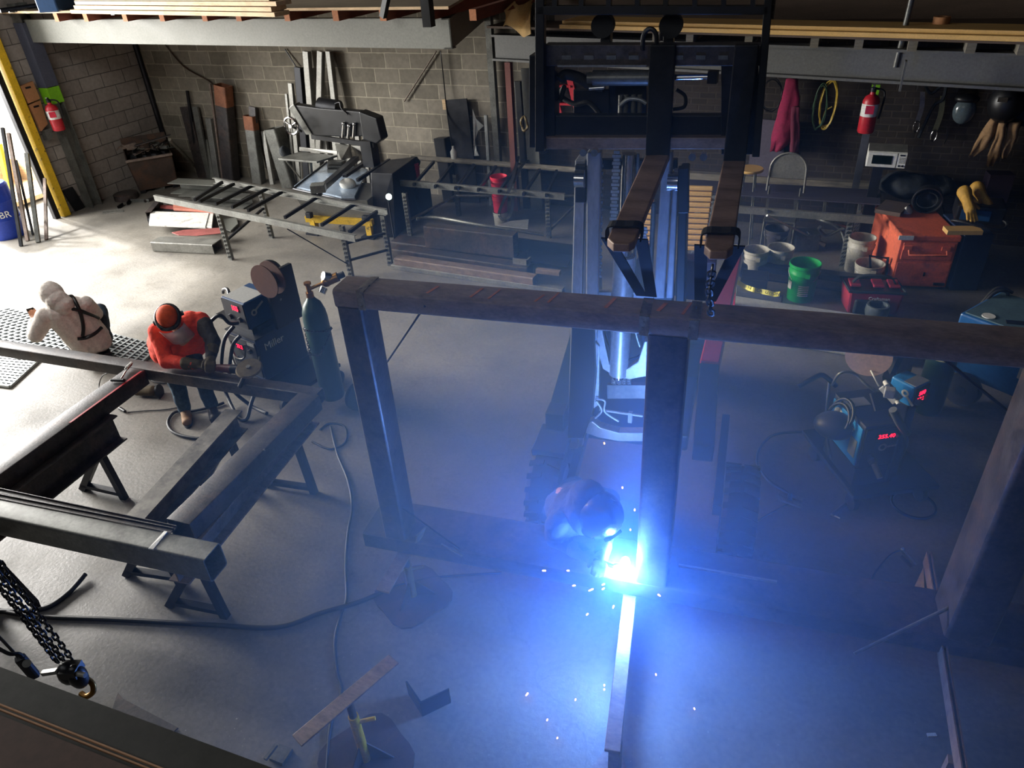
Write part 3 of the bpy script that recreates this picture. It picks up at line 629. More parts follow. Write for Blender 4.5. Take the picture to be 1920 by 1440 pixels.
# straddle arms, wheels and body
BODYR=mat('red_truck_paint','#a8283a',.4,.1,.12,4)
def arm(name,a,b,m): return P(fk,name,MB().bar(a,b,.16,.2),m,bevel=.01)
ra0=at(1368,520,.8); ra1=at(1330,690,.8); rdn=(ra1-ra0).normalized()
arm('straddle_arm',ra0-rdn*.6,ra1+rdn*.05,BODYR); arm('arm_extension',ra1+rdn*.06,at(1318,850,.6),DARKST)
la0=at(1062,600,.75); la1=at(1045,790,.6); arm('straddle_arm',la0+V((0,.9,0)),la1,BLK)  # left arm is red as well; its shadow is put in as black
def wheel(name,c,r,w,ax):
    ax=V(ax).normalized(); mb=MB(); mb.lathe([(r*.55,-w/2),(r*.93,-w/2),(r,-w*.36),(r,w*.36),(r*.93,w/2),(r*.55,w/2)],c,ax,36)
    sd,uu,_=frame(ax)
    for i in range(22):
        a=2*PI*i/22; d=sd*math.cos(a)+uu*math.sin(a); t=ax.cross(d)
        for s in (-1,1): mb.hexa([c+d*(r*.97)+ax*(s*w*.5)+t*-.02,c+d*(r*.97)+ax*(s*w*.05)+t*-.045,c+d*(r*.97)+ax*(s*w*.05)+t*-.01,c+d*(r*.97)+ax*(s*w*.5)+t*.02]+[c+d*(r*1.04)+ax*(s*w*.5)+t*-.02,c+d*(r*1.04)+ax*(s*w*.05)+t*-.045,c+d*(r*1.04)+ax*(s*w*.05)+t*-.01,c+d*(r*1.04)+ax*(s*w*.5)+t*.02])
    o=P(fk,name,mb,TYRE,smooth=25)
    P(o,'wheel_hub',MB().lathe([(0,-w*.3),(r*.55,-w*.42),(r*.55,w*.42),(0,w*.3)],c,ax,24),DARKST,smooth=25); return o
wc=at(1033,905,.40); wheel('wheel',V((wc.x,wc.y,.37)),.355,.24,FX)
wc2=V((wc.x,wc.y,.37))+FX*1.42; wheel('wheel',wc2,.355,.24,FX)
wheel('wheel',V((rt_.x,rt_.y,.37))-FD*2.1,.355,.26,FX)
P(fk,'fender',MB().box(at(1037,822,.8)-V((0,0,.02)),(.26,.34,.05),math.atan2(FX.y,FX.x)),BLKM,bevel=.01)
P(fk,'step_block',MB().box(at(1040,792,.86)+V((0,.05,0)),(.15,.16,.2),math.atan2(FX.y,FX.x)),BLKM,bevel=.01)
bc=V((rt_.x,rt_.y,.62))-FD*1.75
ang=math.atan2(FX.y,FX.x)
P(fk,'engine_cover',MB().box(bc,(1.2,.8,.5),ang),DARKST,bevel=.04)
P(fk,'chassis',MB().box(V((rt_.x,rt_.y,.45))-FD*.95,(.9,1.0,.16),ang),BLK,bevel=.02)
P(fk,'wheel_bracket',MB().bar(V((wc.x,wc.y,.37))+FX*.15,V((wc.x,wc.y,.37))+FX*.15-FD*.9+V((0,0,.2)),.06,.12),BLK); P(fk,'wheel_bracket',MB().bar(wc2-FX*.15,wc2-FX*.15-FD*.9+V((0,0,.2)),.06,.12),BLK)
P(fk,'dash_panel',MB().box(pl_(1310,520,.75),(.22,.12,.3),ang),mat('dark_maroon_panel','#4a2630',.5,0,.1,5),bevel=.01)
P(fk,'seat_pad',MB().box(bc-FX*.3+V((0,0,.3))+FD*.1,(.42,.4,.1),ang),BLKM,bevel=.03)
WEB=mat('black_webbing','#08080a',.95,0,.2,20)
P(fk,'mast_cover',slab(MB(),[(1064,822),(1094,822),(1112,770),(1118,700),(1113,606),(1072,606)],.27,.03),BLK,bevel=.006)
# slings from the forks round the portal top beam
def sling(name,label,fx0,fx1,fy,bx,by,wd,side=-1):
    e=.012
    A0=at(fx0,fy,ZK+.008); A1=at(fx1,fy+1,ZK+.008); ctr=(A0+A1)/2; W=(A1-A0).normalized(); w=(A1-A0).length
    B=at(bx,by,ZT); bt=pfp(min(max((B-V((tl.x,tl.y,ZT))).dot(px),.2),4),dp/2,ZT-hb/2)
    t=T(name,label,'lifting sling',bt+V((0,0,-.07)))
    loop=[A0-W*.02-V((0,0,.06)),A0-W*.015+V((0,0,.0)),ctr+V((0,0,.006)),A1+W*.015,A1+W*.02-V((0,0,.06))]
    P(t,'fork_wrap',MB().ribbon(spl(loop,4),.07,.006,FD),WEB)
    yy=py
    for s,a in ((-1,A0-W*.02-V((0,0,.06))),(1,A1+W*.02-V((0,0,.06)))):
        tgt=bt+yy*(dp/2+.012)*1+V((0,0,hb/2+.0))+px*s*.025
        P(t,'sling_leg',MB().ribbon([a,lerp(a,tgt,.5),tgt],.055,.006,px),WEB)
    o=.012; l2=[bt+yy*(dp/2+o)+V((0,0,hb/2)),bt+yy*(dp/2+o)-V((0,0,hb/2+o)),bt-yy*(dp/2+o)-V((0,0,hb/2+o)),bt-yy*(dp/2+o)+V((0,0,hb/2+o)),bt+yy*(dp/2+o)+V((0,0,hb/2+o))]
    return t
sling('lifting_sling','black webbing sling wrapped on the fork nearer the lift chains, tied to the portal beam',1148,1195,422,1203,585,.06)
sling('lifting_sling','black webbing sling wrapped on the outer fork, tied to the portal beam',1326,1378,434,1318,590,.06)
# loose chain hanging between the legs of the outer sling
def linkchain(mb,pts,r,lw,ll,flip=0):
    pts=[V(p) for p in pts]; seg=[(pts[i+1]-pts[i]).length for i in range(len(pts)-1)]; tot=sum(seg); n=max(2,int(tot/(ll*.72)))
    for i in range(n):
        s=tot*(i+.5)/n; k=0
        while k<len(seg)-1 and s>seg[k]: s-=seg[k];k+=1
        c=lerp(pts[k],pts[k+1],s/seg[k]); d=(pts[k+1]-pts[k]).normalized(); sd,uu,_=frame(d); w=sd if (i+flip)%2 else uu
        ring=[c+d*(ll/2-lw/2)*(1 if abs(a)<PI/2 else -1)+d*math.cos(a)*lw/2+w*math.sin(a)*lw/2 for a in [-PI+2*PI*(j+.5)/8 for j in range(8)]]
        mb.tube(ring,r,5,closed=True)
    return mb
cA=at(1338,480,2.95); cB=V((at(1325,585,2.56).x,at(1325,585,2.56).y,2.5))
S('sling_chain',linkchain(MB(),[cA+V((0,.0,-.05)),lerp(cA,cB,.5),lerp(cA,cB,.85)+V((.02,0,0))],.006,.03,.05),DARKST,'dark link chain hanging from the outer fork between the sling legs','chain',smooth=60)
# tan ribbed panel standing behind the mast
yp=at(1310,478,0.55); mb=MB(); 
for i in range(12):
    y0=352+i*10.2; a0=aty(1286-1.4*i,y0,yp.y+.0); a1=aty(1338-1.4*i,y0+1.5,yp.y)
    mb.bar(a0,a1,.05,.05)
tp0=aty(1205,380,yp.y); 
S('ribbed_panel',mb,TAN,'tan ribbed metal panel behind the forklift, beside the mast','panel',bevel=.012)
mb=MB()
for i in range(10):
    y0=375+i*10.2; mb.bar(aty(1204-.8*i,y0,yp.y+.02),aty(1226-.8*i,y0+1,yp.y+.02),.05,.05)
S('ribbed_panel',mb,TAN,'narrow piece of tan ribbed panel seen between the mast rails','panel',bevel=.012)

for (x0,x1) in ((1272,1324),(1197,1220)):
    c0,c1=aty(x0,476,yp.y+.01),aty(x1,477,yp.y+.01); S('panel_stand',MB().box(((c0.x+c1.x)/2,yp.y+.02,c0.z/2-.02),(abs(c1.x-c0.x),.2,c0.z-.05)),BLK,'dark block under the '+('wide' if x0>1250 else 'narrow')+' tan ribbed panel','block')
# ---------------------------------------------------------------- rack benches (slotted legs, ladder tops)
def slotleg(root,foot,z,w=.07,m=GREYST,leanv=(0,0,0)):
    f=V((foot.x,foot.y,0)); tp=f+V((0,0,z))+V(leanv)
    l=P(root,'leg',MB().ext(pC(.05,w,.006),f,tp,(1,0,0)),m)
    mb=MB(); n=11
    for i in range(n):
        c=lerp(f,tp,(i+.9)/(n+1)); 
        for s in (-1,1): mb.bar(c+V((s*w*.2-.012,-.003,-.018)),c+V((s*w*.2+.012,-.003,.018)),.004,.014,(0,1,0))
    P(l,'slot',mb,BLK); return l
def ladderbench(label,fr,rr,rungs,legs,z,mfr,mrr,rearpipe=False,extra=None,h=.09):
    fa,fb=at(*fr[0],z),at(*fr[1],z); ra,rb=at(*rr[0],z),at(*rr[1],z)
    t=T('rack_bench',label,'bench',((fa+fb+ra+rb)/4)*1-V((0,0,z)))
    P(t,'front_rail',MB().ext(pC(.05,h,.008,-1),fa-V((0,0,h/2)),fb-V((0,0,h/2))),mfr)
    if rearpipe: P(t,'rear_rail',MB().cyl(ra-V((0,0,.04)),rb-V((0,0,.04)),.045),mrr,smooth=30)
    else: P(t,'rear_rail',MB().ext(pC(.05,h,.008),ra-V((0,0,h/2)),rb-V((0,0,h/2))),mrr)
    for a,b in rungs: P(t,'rung',MB().bar(at(*a,z)-V((0,0,.03)),at(*b,z)-V((0,0,.03)),.035,.045),DARKST)
    for c in legs: slotleg(t,c,z-h)
    return t,fa,fb,ra,rb
ZB1=.84
l1=at(432,488,0); l2=at(657,520,0); l3=at(731,499,0); l4=at(508,447,0)
b1,fa,fb,ra,rb=ladderbench('ladder-topped rack bench standing over scrap planks near the doorway',((287,366),(664,442)),((402,332),(726,391)),
 [((364,371),(416,338)),((373,374),(438,341)),((403,379),(471,345)),((434,385),(500,350)),((464,391),(528,356)),((533,404),(592,367)),((602,418),(664,379)),((654,431),(706,393))],
 [l1,l2,l3,l4],ZB1,GREYST,GREYST)
P(b1,'brace',MB().bar(l1+V((0,0,.3)),l4+V((0,0,.5)),.03,.03),DARKST); P(b1,'brace',MB().bar(l2+V((0,0,.25)),l3+V((0,0,.25)),.03,.03),DARKST)
P(b1,'brace',MB().bar(l2+V((0,0,.5)),l3+V((0,0,.5)),.03,.03),DARKST); P(b1,'brace_rod',MB().cyl(l2+V((0,0,.2)),fa*.3+fb*.7-V((0,0,.1)),.008),DARKST)
ZB2=.78
m1=at(768,443,0); m2=at(1028,447,0); m3=V((m1.x+.35,m1.y+1.0,0)); m4=V((m2.x+.3,m2.y+1.0,0))
b2,fa2,fb2,ra2_,rb2_=ladderbench('ladder-topped rack bench above the pile of tubes by the block wall',((744,338),(1058,364)),((778,291),(1080,314)),
 [((775,343),(813,300)),((815,347),(850,303)),((853,350),(888,306)),((858,351),(891,307)),((896,353),(930,309)),((935,356),(968,312)),((981,361),(1012,315)),((1024,363),(1044,317))],
 [m1,m2,m3,m4],ZB2,GREYST,WOODO,True)
P(b2,'lower_rail',MB().cyl(m3+V((0,0,.35)),m4+V((0,0,.35)),.025),GREYST); P(b2,'side_rail',MB().cyl(m1+V((0,0,.25)),m3+V((0,0,.35)),.02),GREYST); P(b2,'side_rail',MB().cyl(m2+V((0,0,.1)),m4+V((0,0,.4)),.02),GREYST)
ZB3=.75
n1=at(1577,502,0); n2=at(1300,480,0); n3=V((n1.x+.1,n1.y+.65,0)); n4=V((n2.x+.1,n2.y+.65,0))
fa,fb,ra,rb=at(1290,380,ZB3),at(1640,407,ZB3),at(1290,322,ZB3),at(1647,343,ZB3)
b3=T('rack_bench','long rack bench with violet-grey plate across it, above the pails','bench',(fa+fb+ra+rb)/4-V((0,0,ZB3)))
P(b3,'front_rail',MB().ext(pC(.05,.09,.008,-1),fa-V((0,0,.045)),fb-V((0,0,.045))),LTST); P(b3,'rear_rail',MB().bar(ra-V((0,0,.05)),rb-V((0,0,.05)),.12,.1),WOODO)
P(b3,'top_plate',MB().prism([at(1288,338,ZB3+.0),at(1650,358,ZB3+.0),at(1650,385,ZB3+.0),at(1288,361,ZB3+.0)],(0,0,.015)),mat('violet_grey_plate','#4e4a58',.5,.2,.12,3))
for x0,x1 in ((1437,1442),(1491,1495),(1546,1549),(1612,1614)): P(b3,'rung',MB().bar(at(x1,360,ZB3)-V((0,0,.03)),at(x0,393,ZB3)-V((0,0,.03)),.035,.04),GREYST)
for c in (n1,n2,n3,n4): slotleg(b3,c,ZB3-.09,m=GALV)
# sling hung over the second bench
q0=at(972,296,ZB2+.02); q1=at(955,352,ZB2+.01)
S('web_sling',MB().ribbon(spl([at(980,297,ZB2+.03)+V((0,.06,-.25)),at(980,297,ZB2+.03)+V((0,.04,0)),at(980,297,ZB2+.03),q0,at(958,350,ZB2+.03)-V((0,.03,0)),at(946,372,.55),at(936,400,.25),at(944,414,.15),at(957,402,.24),at(962,372,.55),at(962,345,ZB2+.02),at(978,312,ZB2+.02),at(992,298,ZB2+.03)],6),.05,.008,(1,0,0)),BLKM,'black web sling looped over the rails of the bench beside the red pail stack','sling')
# ---------------------------------------------------------------- stock leaning on the block wall
def lean(name,label,p0,p1,wpx,d,m,topm=None,cat='steel stock',hollow=False,dy=.08,group=None):
    dy=max(dy,d/2+.06); a=at(*p0,0); b=aty(*p1,YB-dy)
    if a.y>YB-.15: a=aty(p0[0],p0[1],YB-.25); a.z=0
    w=wpx*(a-EYE).dot(CF)/FPX
    mb=MB()
    if hollow: mb.htube(a,b,w,d,.008,(0,-1,0))
    else: mb.ext(rrect(w,d,min(w,d)*.1,2),a,b,(0,-1,0))
    o=S(name,mb,m,label,cat,group)
    if topm:
        P(o,'bare_end',MB().htube(lerp(a,b,.80),lerp(a,b,1.001),w*1.01,d*1.01,.01,(0,-1,0)),topm)
    return o
lean('steel_bar','thin dark flat bar leaning in the corner beside the scrap hopper',(366,302),(351,170),5,.04,DARKST)
lean('steel_channel','dark flat stock leaning left of the tall rust-ended tube',(377,318),(347,200),22,.06,MILL)
lean('steel_channel','grey channel leaning just behind the short pale channel',(386,316),(366,200),13,.05,GREYST)
lean('steel_tube','pale offcut tube leaning behind the short white channel',(404,318),(392,222),13,.08,LTST,hollow=True)
lean('steel_channel','short pale channel leaning in front of its neighbours',(396,324),(386,262),11,.05,PRIM)
lean('square_tube','tall dark square tube with a rust-orange top end leaning on the wall',(432,330),(418,160),26,.22,MILL,RUSTO,hollow=True)
lean('steel_bar','long thin bar beside the tall rust-ended tube',(414,322),(394,157),4,.04,MILLR)
lean('square_tube','grey square tube with an orange patch near its top end',(482,325),(469,217),22,.16,GREYST,RUSTO,hollow=True)
lean('steel_bar','dark stub leaning above the orange-patched tube',(476,318),(474,200),15,.06,MILL)
lean('steel_bar','pale narrow bar right of the orange-patched tube',(506,324),(494,246),9,.05,LTST)
lean('square_tube','wide open-topped square tube leaning beside the saw handwheel',(544,334),(514,240),27,.3,GREYST,hollow=True)
lean('square_tube','tall bright bar standing behind the saw, first of three',(588,318),(575,96),12,.1,LTST)
lean('square_tube','tall bright bar standing behind the saw, middle of three',(590,318),(602,96),11,.1,LTST)
lean('square_tube','tall bright bar standing behind the saw, last of three',(640,318),(617,96),10,.1,LTST)
lean('square_tube','dark tall tube behind the saw head',(572,320),(560,126),14,.1,DARKST)
lean('square_tube','pale medium bar against the wall left of the saw',(556,318),(545,156),9,.06,LTST)
lean('steel_bar','thin pale strip against the wall left of the saw',(548,318),(537,176),5,.04,LTST)
for i,(x,y,w,l) in enumerate(((606,232,10,'nearest the saw handwheel'),(624,228,9,'under the middle of the saw head'),(646,226,13,'under the saw hinge end'),(668,228,9,'behind the saw vice'),(682,232,7,'last before the dark cabinet'))):
    lean('steel_bar','short pale bar leaning behind the saw, '+l,(x+6,322),(x,y),w,.06,LTST)
lean('steel_plate','broad dark plate leaning on the wall beside the hanging pull cord',(872,296),(855,186),44,.03,DARKST)
lean('steel_bar','narrow galvanized strip in front of the steel wall column',(915,300),(911,216),6,.05,GALV)
lean('steel_beam','dark tall tube beside the red column',(985,312),(972,152),12,.1,BLK)
lean('guard_panel','pale grey slotted panel standing beside the forklift backrest',(1004,318),(989,128),24,.03,PRIM,dy=.22)
lean('dark_bin','low dark box section standing under the broad plate',(838,302),(828,258),24,.2,BLK)
# curved gusset plate
cx=aty(895,240,YB-.15); mb=MB(); arc=[]
for k in range(11):
    a=PI*k/20; arc.append(V((cx.x-.05+.32*math.sin(a),YB-.16,.95-.6*(1-math.cos(a))*.0+.0))+V((0,0,-.45*math.sin(a)**2)))
top=aty(886,206,YB-.1); bot=aty(893,292,YB-.3); bot.z=max(bot.z,0)
pts=[aty(886,204,YB-.12),aty(892,222,YB-.13),aty(902,232,YB-.13),aty(907,236,YB-.13),aty(896,246,YB-.14),aty(891,262,YB-.16),aty(893,280,YB-.2),aty(898,292,YB-.22),aty(889,292,YB-.22)]
S('gusset_plate',MB().prism(pts,(0,.012,0)),GALV,'curved galvanized gusset plate leaning beside the broad dark plate','gusset plate')
# pull cord with bottle on the wall
a=aty(826,96,YB-.08); b=aty(851,290,YB-.5)
S('pull_cord',MB().tube(spl([a,aty(832,150,YB-.08),aty(838,210,YB-.12),aty(846,262,YB-.3),b],5),.01,6),BLK,'black cord hanging down the block wall from the loft','cord',smooth=60)
S('cord_tag',MB().box(aty(833,196,YB-.1),(.06,.02,.16)),WOODL,'pale wooden tag fixed on the hanging cord','tag')
c=aty(850,282,YB-.55); S('spray_bottle',MB().lathe([(0,-.13),(.05,-.13),(.055,-.02),(.02,.03),(.02,.07),(0,.07)],c,(0,0,1),16),WHPL,'small white bottle hanging above the rear rail of the bench','bottle',smooth=40)
# wall cables/stains: conduit running down the wall
S('wall_cable',MB().tube(spl([aty(310,84,YB-.03),aty(345,125,YB-.03),aty(392,152,YB-.03),aty(408,170,YB-.03)],5),.012,6),mat('brown_cable','#4a372c',.7,0,.1,6),'brown cable sagging across the block wall above the leaning stock','cable',smooth=60)
S('wall_cable',MB().tube([aty(534,92,YB-.03),aty(555,125,YB-.06)],.012,6),BLK,'short black cord on the block wall by the tall bars','cable',smooth=60)
S('leaning_rod',MB().cyl(aty(818,96,YB-.04),aty(758,190,YB-.04),.012),mat('pale_rust_pipe','#6d6055',.6,.2,.15,6),'faint rusty pipe fixed slanting on the block wall','pipe',smooth=60)
S('floor_pole',MB().cyl(at(376,322,0),aty(318,262,10.2),.03),WOODO,'wooden pole leaning from the floor against the scrap hopper','pole',smooth=60)
# ---------------------------------------------------------------- scrap hopper in the corner
hb_=at(262,352,0); hx0,hx1=at(215,356,0),at(335,318,0)
A=at(262,365,0); B=at(338,351,0); hd=(B-A).normalized(); hn=V((-hd.y,hd.x,0))
t=T('scrap_hopper','rusty open scrap hopper heaped with offcuts in the wall corner','hopper',lerp(A,B,.5)+hn*.3)
L=(B-A).length; 
def hp(u,v,z): return A+hd*(u*L)+hn*v*.66+V((0,0,z))
b0,b1=hp(.0,.15,.05),hp(1,.15,.05); f0,f1=hp(-.1,-.1,.62),hp(1.05,-.1,.62)
P(t,'front_panel',MB().prism([hp(.02,.1,.05),hp(.98,.1,.05),hp(1.04,-.08,.66),hp(-.05,-.08,.66)],hn*.02),RUST)
P(t,'side_panel',MB().prism([hp(.02,.1,.05),hp(-.05,-.08,.66),hp(-.05,.9,.8),hp(.02,.9,.05)],hd*.02),RUST)
P(t,'side_panel',MB().prism([hp(.98,.1,.05),hp(1.04,-.08,.66),hp(1.04,.9,.8),hp(.98,.9,.05)],-hd*.02),RUST)
P(t,'back_panel',MB().prism([hp(.0,.9,.05),hp(1,.9,.05),hp(1.04,.9,.95),hp(-.05,.9,.95)],-hn*.02),RUST)
P(t,'bottom_panel',MB().prism([hp(.02,.1,.05),hp(.98,.1,.05),hp(.98,.9,.05),hp(.02,.9,.05)],V((0,0,.02))),RUST)
P(t,'lip',MB().bar(hp(-.06,-.1,.66),hp(1.05,-.1,.66),.05,.04),MILLR)
for u in (.1,.9): P(t,'skid',MB().bar(hp(u,.05,.025),hp(u,.95,.025),.1,.05),DARKST)
mb=MB()
rng=random.Random(3)
for i in range(7): mb.ell(hp(rng.uniform(.2,.8),rng.uniform(.35,.65),.52),(.26,.16,.22),12,8)
mb.jit(.05,6); S('scrap_heap',mb,DARKST,'dark heap of small metal scrap filling the rusty hopper','scrap',kind='stuff')
kinds=('bent rod','flat strip','angle offcut','tube offcut','plate offcut')
whereS=('at the near corner of the hopper','on top of the heap','at the wall side of the heap','hanging over the hopper front','across the middle of the heap','on the far end of the heap')
for i in range(18):
    u,v=rng.uniform(.02,.95),rng.uniform(-.02,.6); c=hp(u,v,.74+.12*rng.random()); k=i%5; a=rng.uniform(0,PI); d=V((math.cos(a),math.sin(a),rng.uniform(-.25,.35))).normalized(); l=rng.uniform(.12,.34)
    m=[DARKST,LTST,MILLR,GREYST,MILL][rng.randrange(5)]
    mb=MB()
    if k==0: mb.tube(spl([c-d*l,c-d*l*.3+V((0,0,.08)),c+d*l*.3,c+d*l+V((.05,.05,0))],5),.012,6)
    elif k==1: mb.bar(c-d*l,c+d*l,.05,.008)
    elif k==2: mb.ext(pL(.05,.05,.006),c-d*l*.8,c+d*l*.8)
    elif k==3: mb.htube(c-d*l*.5,c+d*l*.5,.06,.06,.006)
    else: mb.bar(c-d*l*.6,c+d*l*.6,.14,.01)
    S('steel_offcut',mb,m,'small '+kinds[k].replace('offcut','offcut of steel')+' among the scrap in the rusty hopper','scrap piece','scrap pieces in the hopper, '+kinds[k])
lp=at(330,232,.95); S('long_offcut',MB().bar(hp(.25,.3,.86),hp(1.15,.1,.98),.12,.012),MILL,'long ragged steel strip jutting over the hopper toward the leaning stock','scrap strip')
for i,(x,y,l,a) in enumerate(((212,395,.18,.6),(240,378,.12,2.2),(262,375,.2,.2),(300,352,.1,.4),(285,372,.16,1.2),(225,385,.1,1.9))):
    c=at(x,y,.03); d=V((math.cos(a),math.sin(a),0)); S('steel_offcut',MB().ext(pL(.05,.05,.006),c-d*l-V((0,0,.03)),c+d*l-V((0,0,.03))),(LTST,DARKST,GREYST,LTST,MILL,DARKST)[i],'short steel angle lying on the floor below the scrap hopper','scrap piece','scrap pieces on the floor by the hopper')
c=at(238,372,.0); S('round_cap',MB().lathe([(0,0),(.22,0),(.22,.1),(.2,.11),(0,.11)],c,(0,0,1),24),MILL,'round dark steel cap lying among the scrap on the floor','steel cap',smooth=40)
# ---------------------------------------------------------------- pieces under the first bench
def plank(name,label,pts,z,t,m,cat='plank'): return S(name,MB().prism([at(x,y,z) for x,y in pts],(0,0,t)),m,label,cat,bevel=.004)
plank('white_plank','white painted board lying under the ladder bench, larger of the two',[(283,399),(393,402),(386,429),(280,424)],.14,.03,WHP)
plank('white_plank','narrow white board end under the ladder bench beside the slotted leg',[(391,402),(401,403),(398,430),(386,429)],.13,.03,WHP)
plank('support_box','dark box section under the white boards',[(284,402),(398,408),(395,428),(280,424)],0,.13,DARKST,'steel box')
plank('red_plank','salmon painted plank lying behind the white board',[(326,386),(402,391),(402,400),(326,395)],.16,.04,mat('salmon_paint','#b8705c',.6,0,.15,5))
plank('red_plank','dull red plank under the salmon one behind the white board',[(300,388),(400,398),(398,404),(302,396)],.08,.05,mat('dull_red_paint','#8a4440',.6,0,.2,5))
plank('hex_plate','pale blue-white cut plate on the floor behind the slotted leg',[(411,412),(444,410),(447,421),(433,435),(424,432),(412,424)],.03,.02,PRIM,'plate')
plank('red_strip','red-brown tapered strip on the channel in front of the white boards',[(322,437),(345,432),(415,428),(420,438),(370,443),(335,442)],.17,.012,mat('red_oxide_strip','#8e4b46',.6,.1,.2,5),'strip')
a,b=at(302,443,.16),at(416,448,.16); S('steel_channel',MB().htube(a-V((0,.12,.08)),b-V((0,.12,.08)),.26,.16,.012),LTST,'grey steel channel on the floor in front of the white boards','steel channel')
a,b=at(334,334,.32),at(448,340,.32); S('steel_channel',MB().ext(pC(.3,.2,.012),a-V((0,0,.1)),b-V((0,0,.1))),PRIM,'pale channel lying behind the ladder bench near the leaning tubes','steel channel') if True else 0
a,b=at(354,356,.2),at(470,362,.2); S('steel_channel',MB().ext(pC(.3,.18,.012),a-V((0,0,.1)),b-V((0,0,.1))),GREYST,'grey channel lying under the rungs of the ladder bench','steel channel')
a,b=at(272,398,.2),at(300,366,.2); S('steel_channel',MB().ext(pC(.1,.2,.01),a-V((0,0,.1)),b-V((0,0,.1))),MILL,'dark channel end standing beside the white boards','steel channel')
# ---------------------------------------------------------------- tube pile under the second bench
def lb(name,label,p0,p1,z,w,h,m,kind='tube',cat='steel tube'):
    a,b=at(*p0,z),at(*p1,z); o=V((0,0,-h/2)); mb=MB()
    if kind=='tube': mb.htube(a+o,b+o,w,h,.01)
    elif kind=='channel': mb.ext(pC(w,h,.01),a+o,b+o)
    else: mb.bar(a+o,b+o,w,h)
    return S(name,mb,m,label,cat)
lb('steel_channel','long bright channel on the floor along the front of the tube pile',(736,494),(1056,540),.07,.1,.07,LTST,'tube','steel channel')
lb('square_tube','rusty square tube along the front of the pile under the bench',(744,480),(1003,517),.17,.16,.16,MILLR)
lb('square_tube','dark square tube behind the rusty one under the bench',(741,462),(993,497),.19,.2,.18,MILL)
lb('square_tube','dark flat tube farthest back in the pile under the bench',(741,446),(1000,478),.17,.3,.16,MILL)
lb('box_beam','big dark box beam lying on the tube pile under the bench',(799,420),(966,438),.52,.18,.34,MILL,'tube','steel beam')
lb('steel_plate','broad dark channel lying beside the box beam toward the forklift',(968,446),(1078,460),.35,.04,.3,DARKST,'bar','steel plate')
plank('steel_plate','flat dark plate on the floor by the forklift wheel',[(990,470),(1075,480),(1064,502),(990,492)],.19,.02,DARKST,'steel plate')
S('long_pipe',MB().tube(spl([at(781,411,.5),at(820,408,.5),at(900,422,.53),at(1020,440,.4)],5),.025,8),GREYST,'dark bent pipe lying over the box beam','pipe',smooth=60)
c=at(976,492,.22); S('bracket_offcut',MB().box(c,(.22,.02,.1)).box(c+V((.1,.05,0)),(.02,.12,.1)),LTST,'small bright bracket lying on the rusty tube','bracket')
lb('tube_offcut','short dark tube offcut on the plate beside the bright bracket',(1006,503),(1050,508),.24,.08,.06,MILLR)
plank('grey_sheet','crumpled pale sheet lying under the bench by the pail stack',[(958,415),(992,412),(990,430),(930,424)],.25,.01,GALV,'sheet')
# ---------------------------------------------------------------- pails
def pail(name,label,rim,rp,hh,m,zr=None,group=None,inner=None,handle=True,tilt=None):
    """rim centre pixel, rim radius in px"""
    zr=hh if zr is None else zr
    c=at(*rim,zr); r=rp*(c-EYE).dot(CF)/FPX; b=V((c.x,c.y,zr-hh))
    t=T(name,label,'pail',b,group)
    P(t,'body',MB().lathe([(0,0),(r*.86,0),(r*.95,hh*.72),(r*.99,hh*.74),(r*.99,hh*.78),(r*.96,hh*.80),(r*.97,hh*.90),(r*1.02,hh*.92),(r*1.02,hh),(r*.97,hh),(r*.94,hh*.9),(r*.82,.01),(0,.01)],b,(0,0,1),32),m,smooth=35)
    if inner: P(t,'contents',MB().lathe([(0,hh*.5),(r*.9,hh*.5)],b,(0,0,1),24),inner)
    if handle:
        P(t,'handle_lug',MB().box(b+V((r*.3,-r*.98,hh*.78)),(.05,.03,.05)),m)
        pts=[b+V((r*1.0*math.cos(a),-.0-r*.5*math.sin(a)-r*.35*math.sin(a),hh*.82-hh*.3*math.sin(a))) for a in [PI*k/12 for k in range(13)]]
        P(t,'bail_handle',MB().tube(pts,.005,6),GALV)
    return t
gp=pail('green_pail','bright green plastic pail standing by the grey galvanized beam','x' and (1511,492),28,.47,GRN)
gb=V(gp.location); gr=28*(gb-EYE).dot(CF)/FPX
def curved(root,name,b,r,z0,z1,a0,a1,m,n=10):
    vs=[];fs=[]
    for i in range(n+1):
        a=a0+(a1-a0)*i/n
        for z in (z0,z1): vs.append(b+V((r*math.cos(a),r*math.sin(a),z)))
    fs=[(2*i,2*i+2,2*i+3,2*i+1) for i in range(n)]; return P(root,name,MB().add(vs,fs),m)
for k in range(6): curved(gp,'printed_line',gb,gr*.937,.10+k*.024,.112+k*.024,-1.75,-1.05,WHITE)
curved(gp,'round_logo',gb,gr*.937,.16,.26,-2.7,-2.3,WHITE)
pail('white_pail','dirty white pail with a hose coil in it beside the fork tip',(1378,464),15,.36,PAILW,inner=GREYST)
pail('white_pail','white pail with grey contents, left of two standing together',(1419,467),23,.37,PAILW,inner=GREYST)
pail('white_pail','white pail with a dark inside beside the grey-filled one',(1465,463),24,.38,PAILW,inner=BLK)
pail('white_pail','tall white pail standing against the orange job box',(1618,444),24,.46,PAILW,inner=BLK)
pail('white_pail','short white pail in front of the tall one by the orange job box',(1632,493),26,.26,PAILW,inner=GREYST)
pail('dark_pail','dirty dark pail at the back under the long bench',(1457,428),22,.3,mat('dirty_pail','#3f3b40',.6,0,.2,6))
rp_=pail('red_pail','red pail stuffed with gloves behind the bench next to the saw',(769,304),17,.36,REDB,zr=.86,handle=False)
q=V(rp_.location); S('pail_stand',MB().box(q+V((0,0,-q.z/2-.002)),(.4,.4,q.z-.006)),BLK,'dark block under the red pail of gloves','stand')
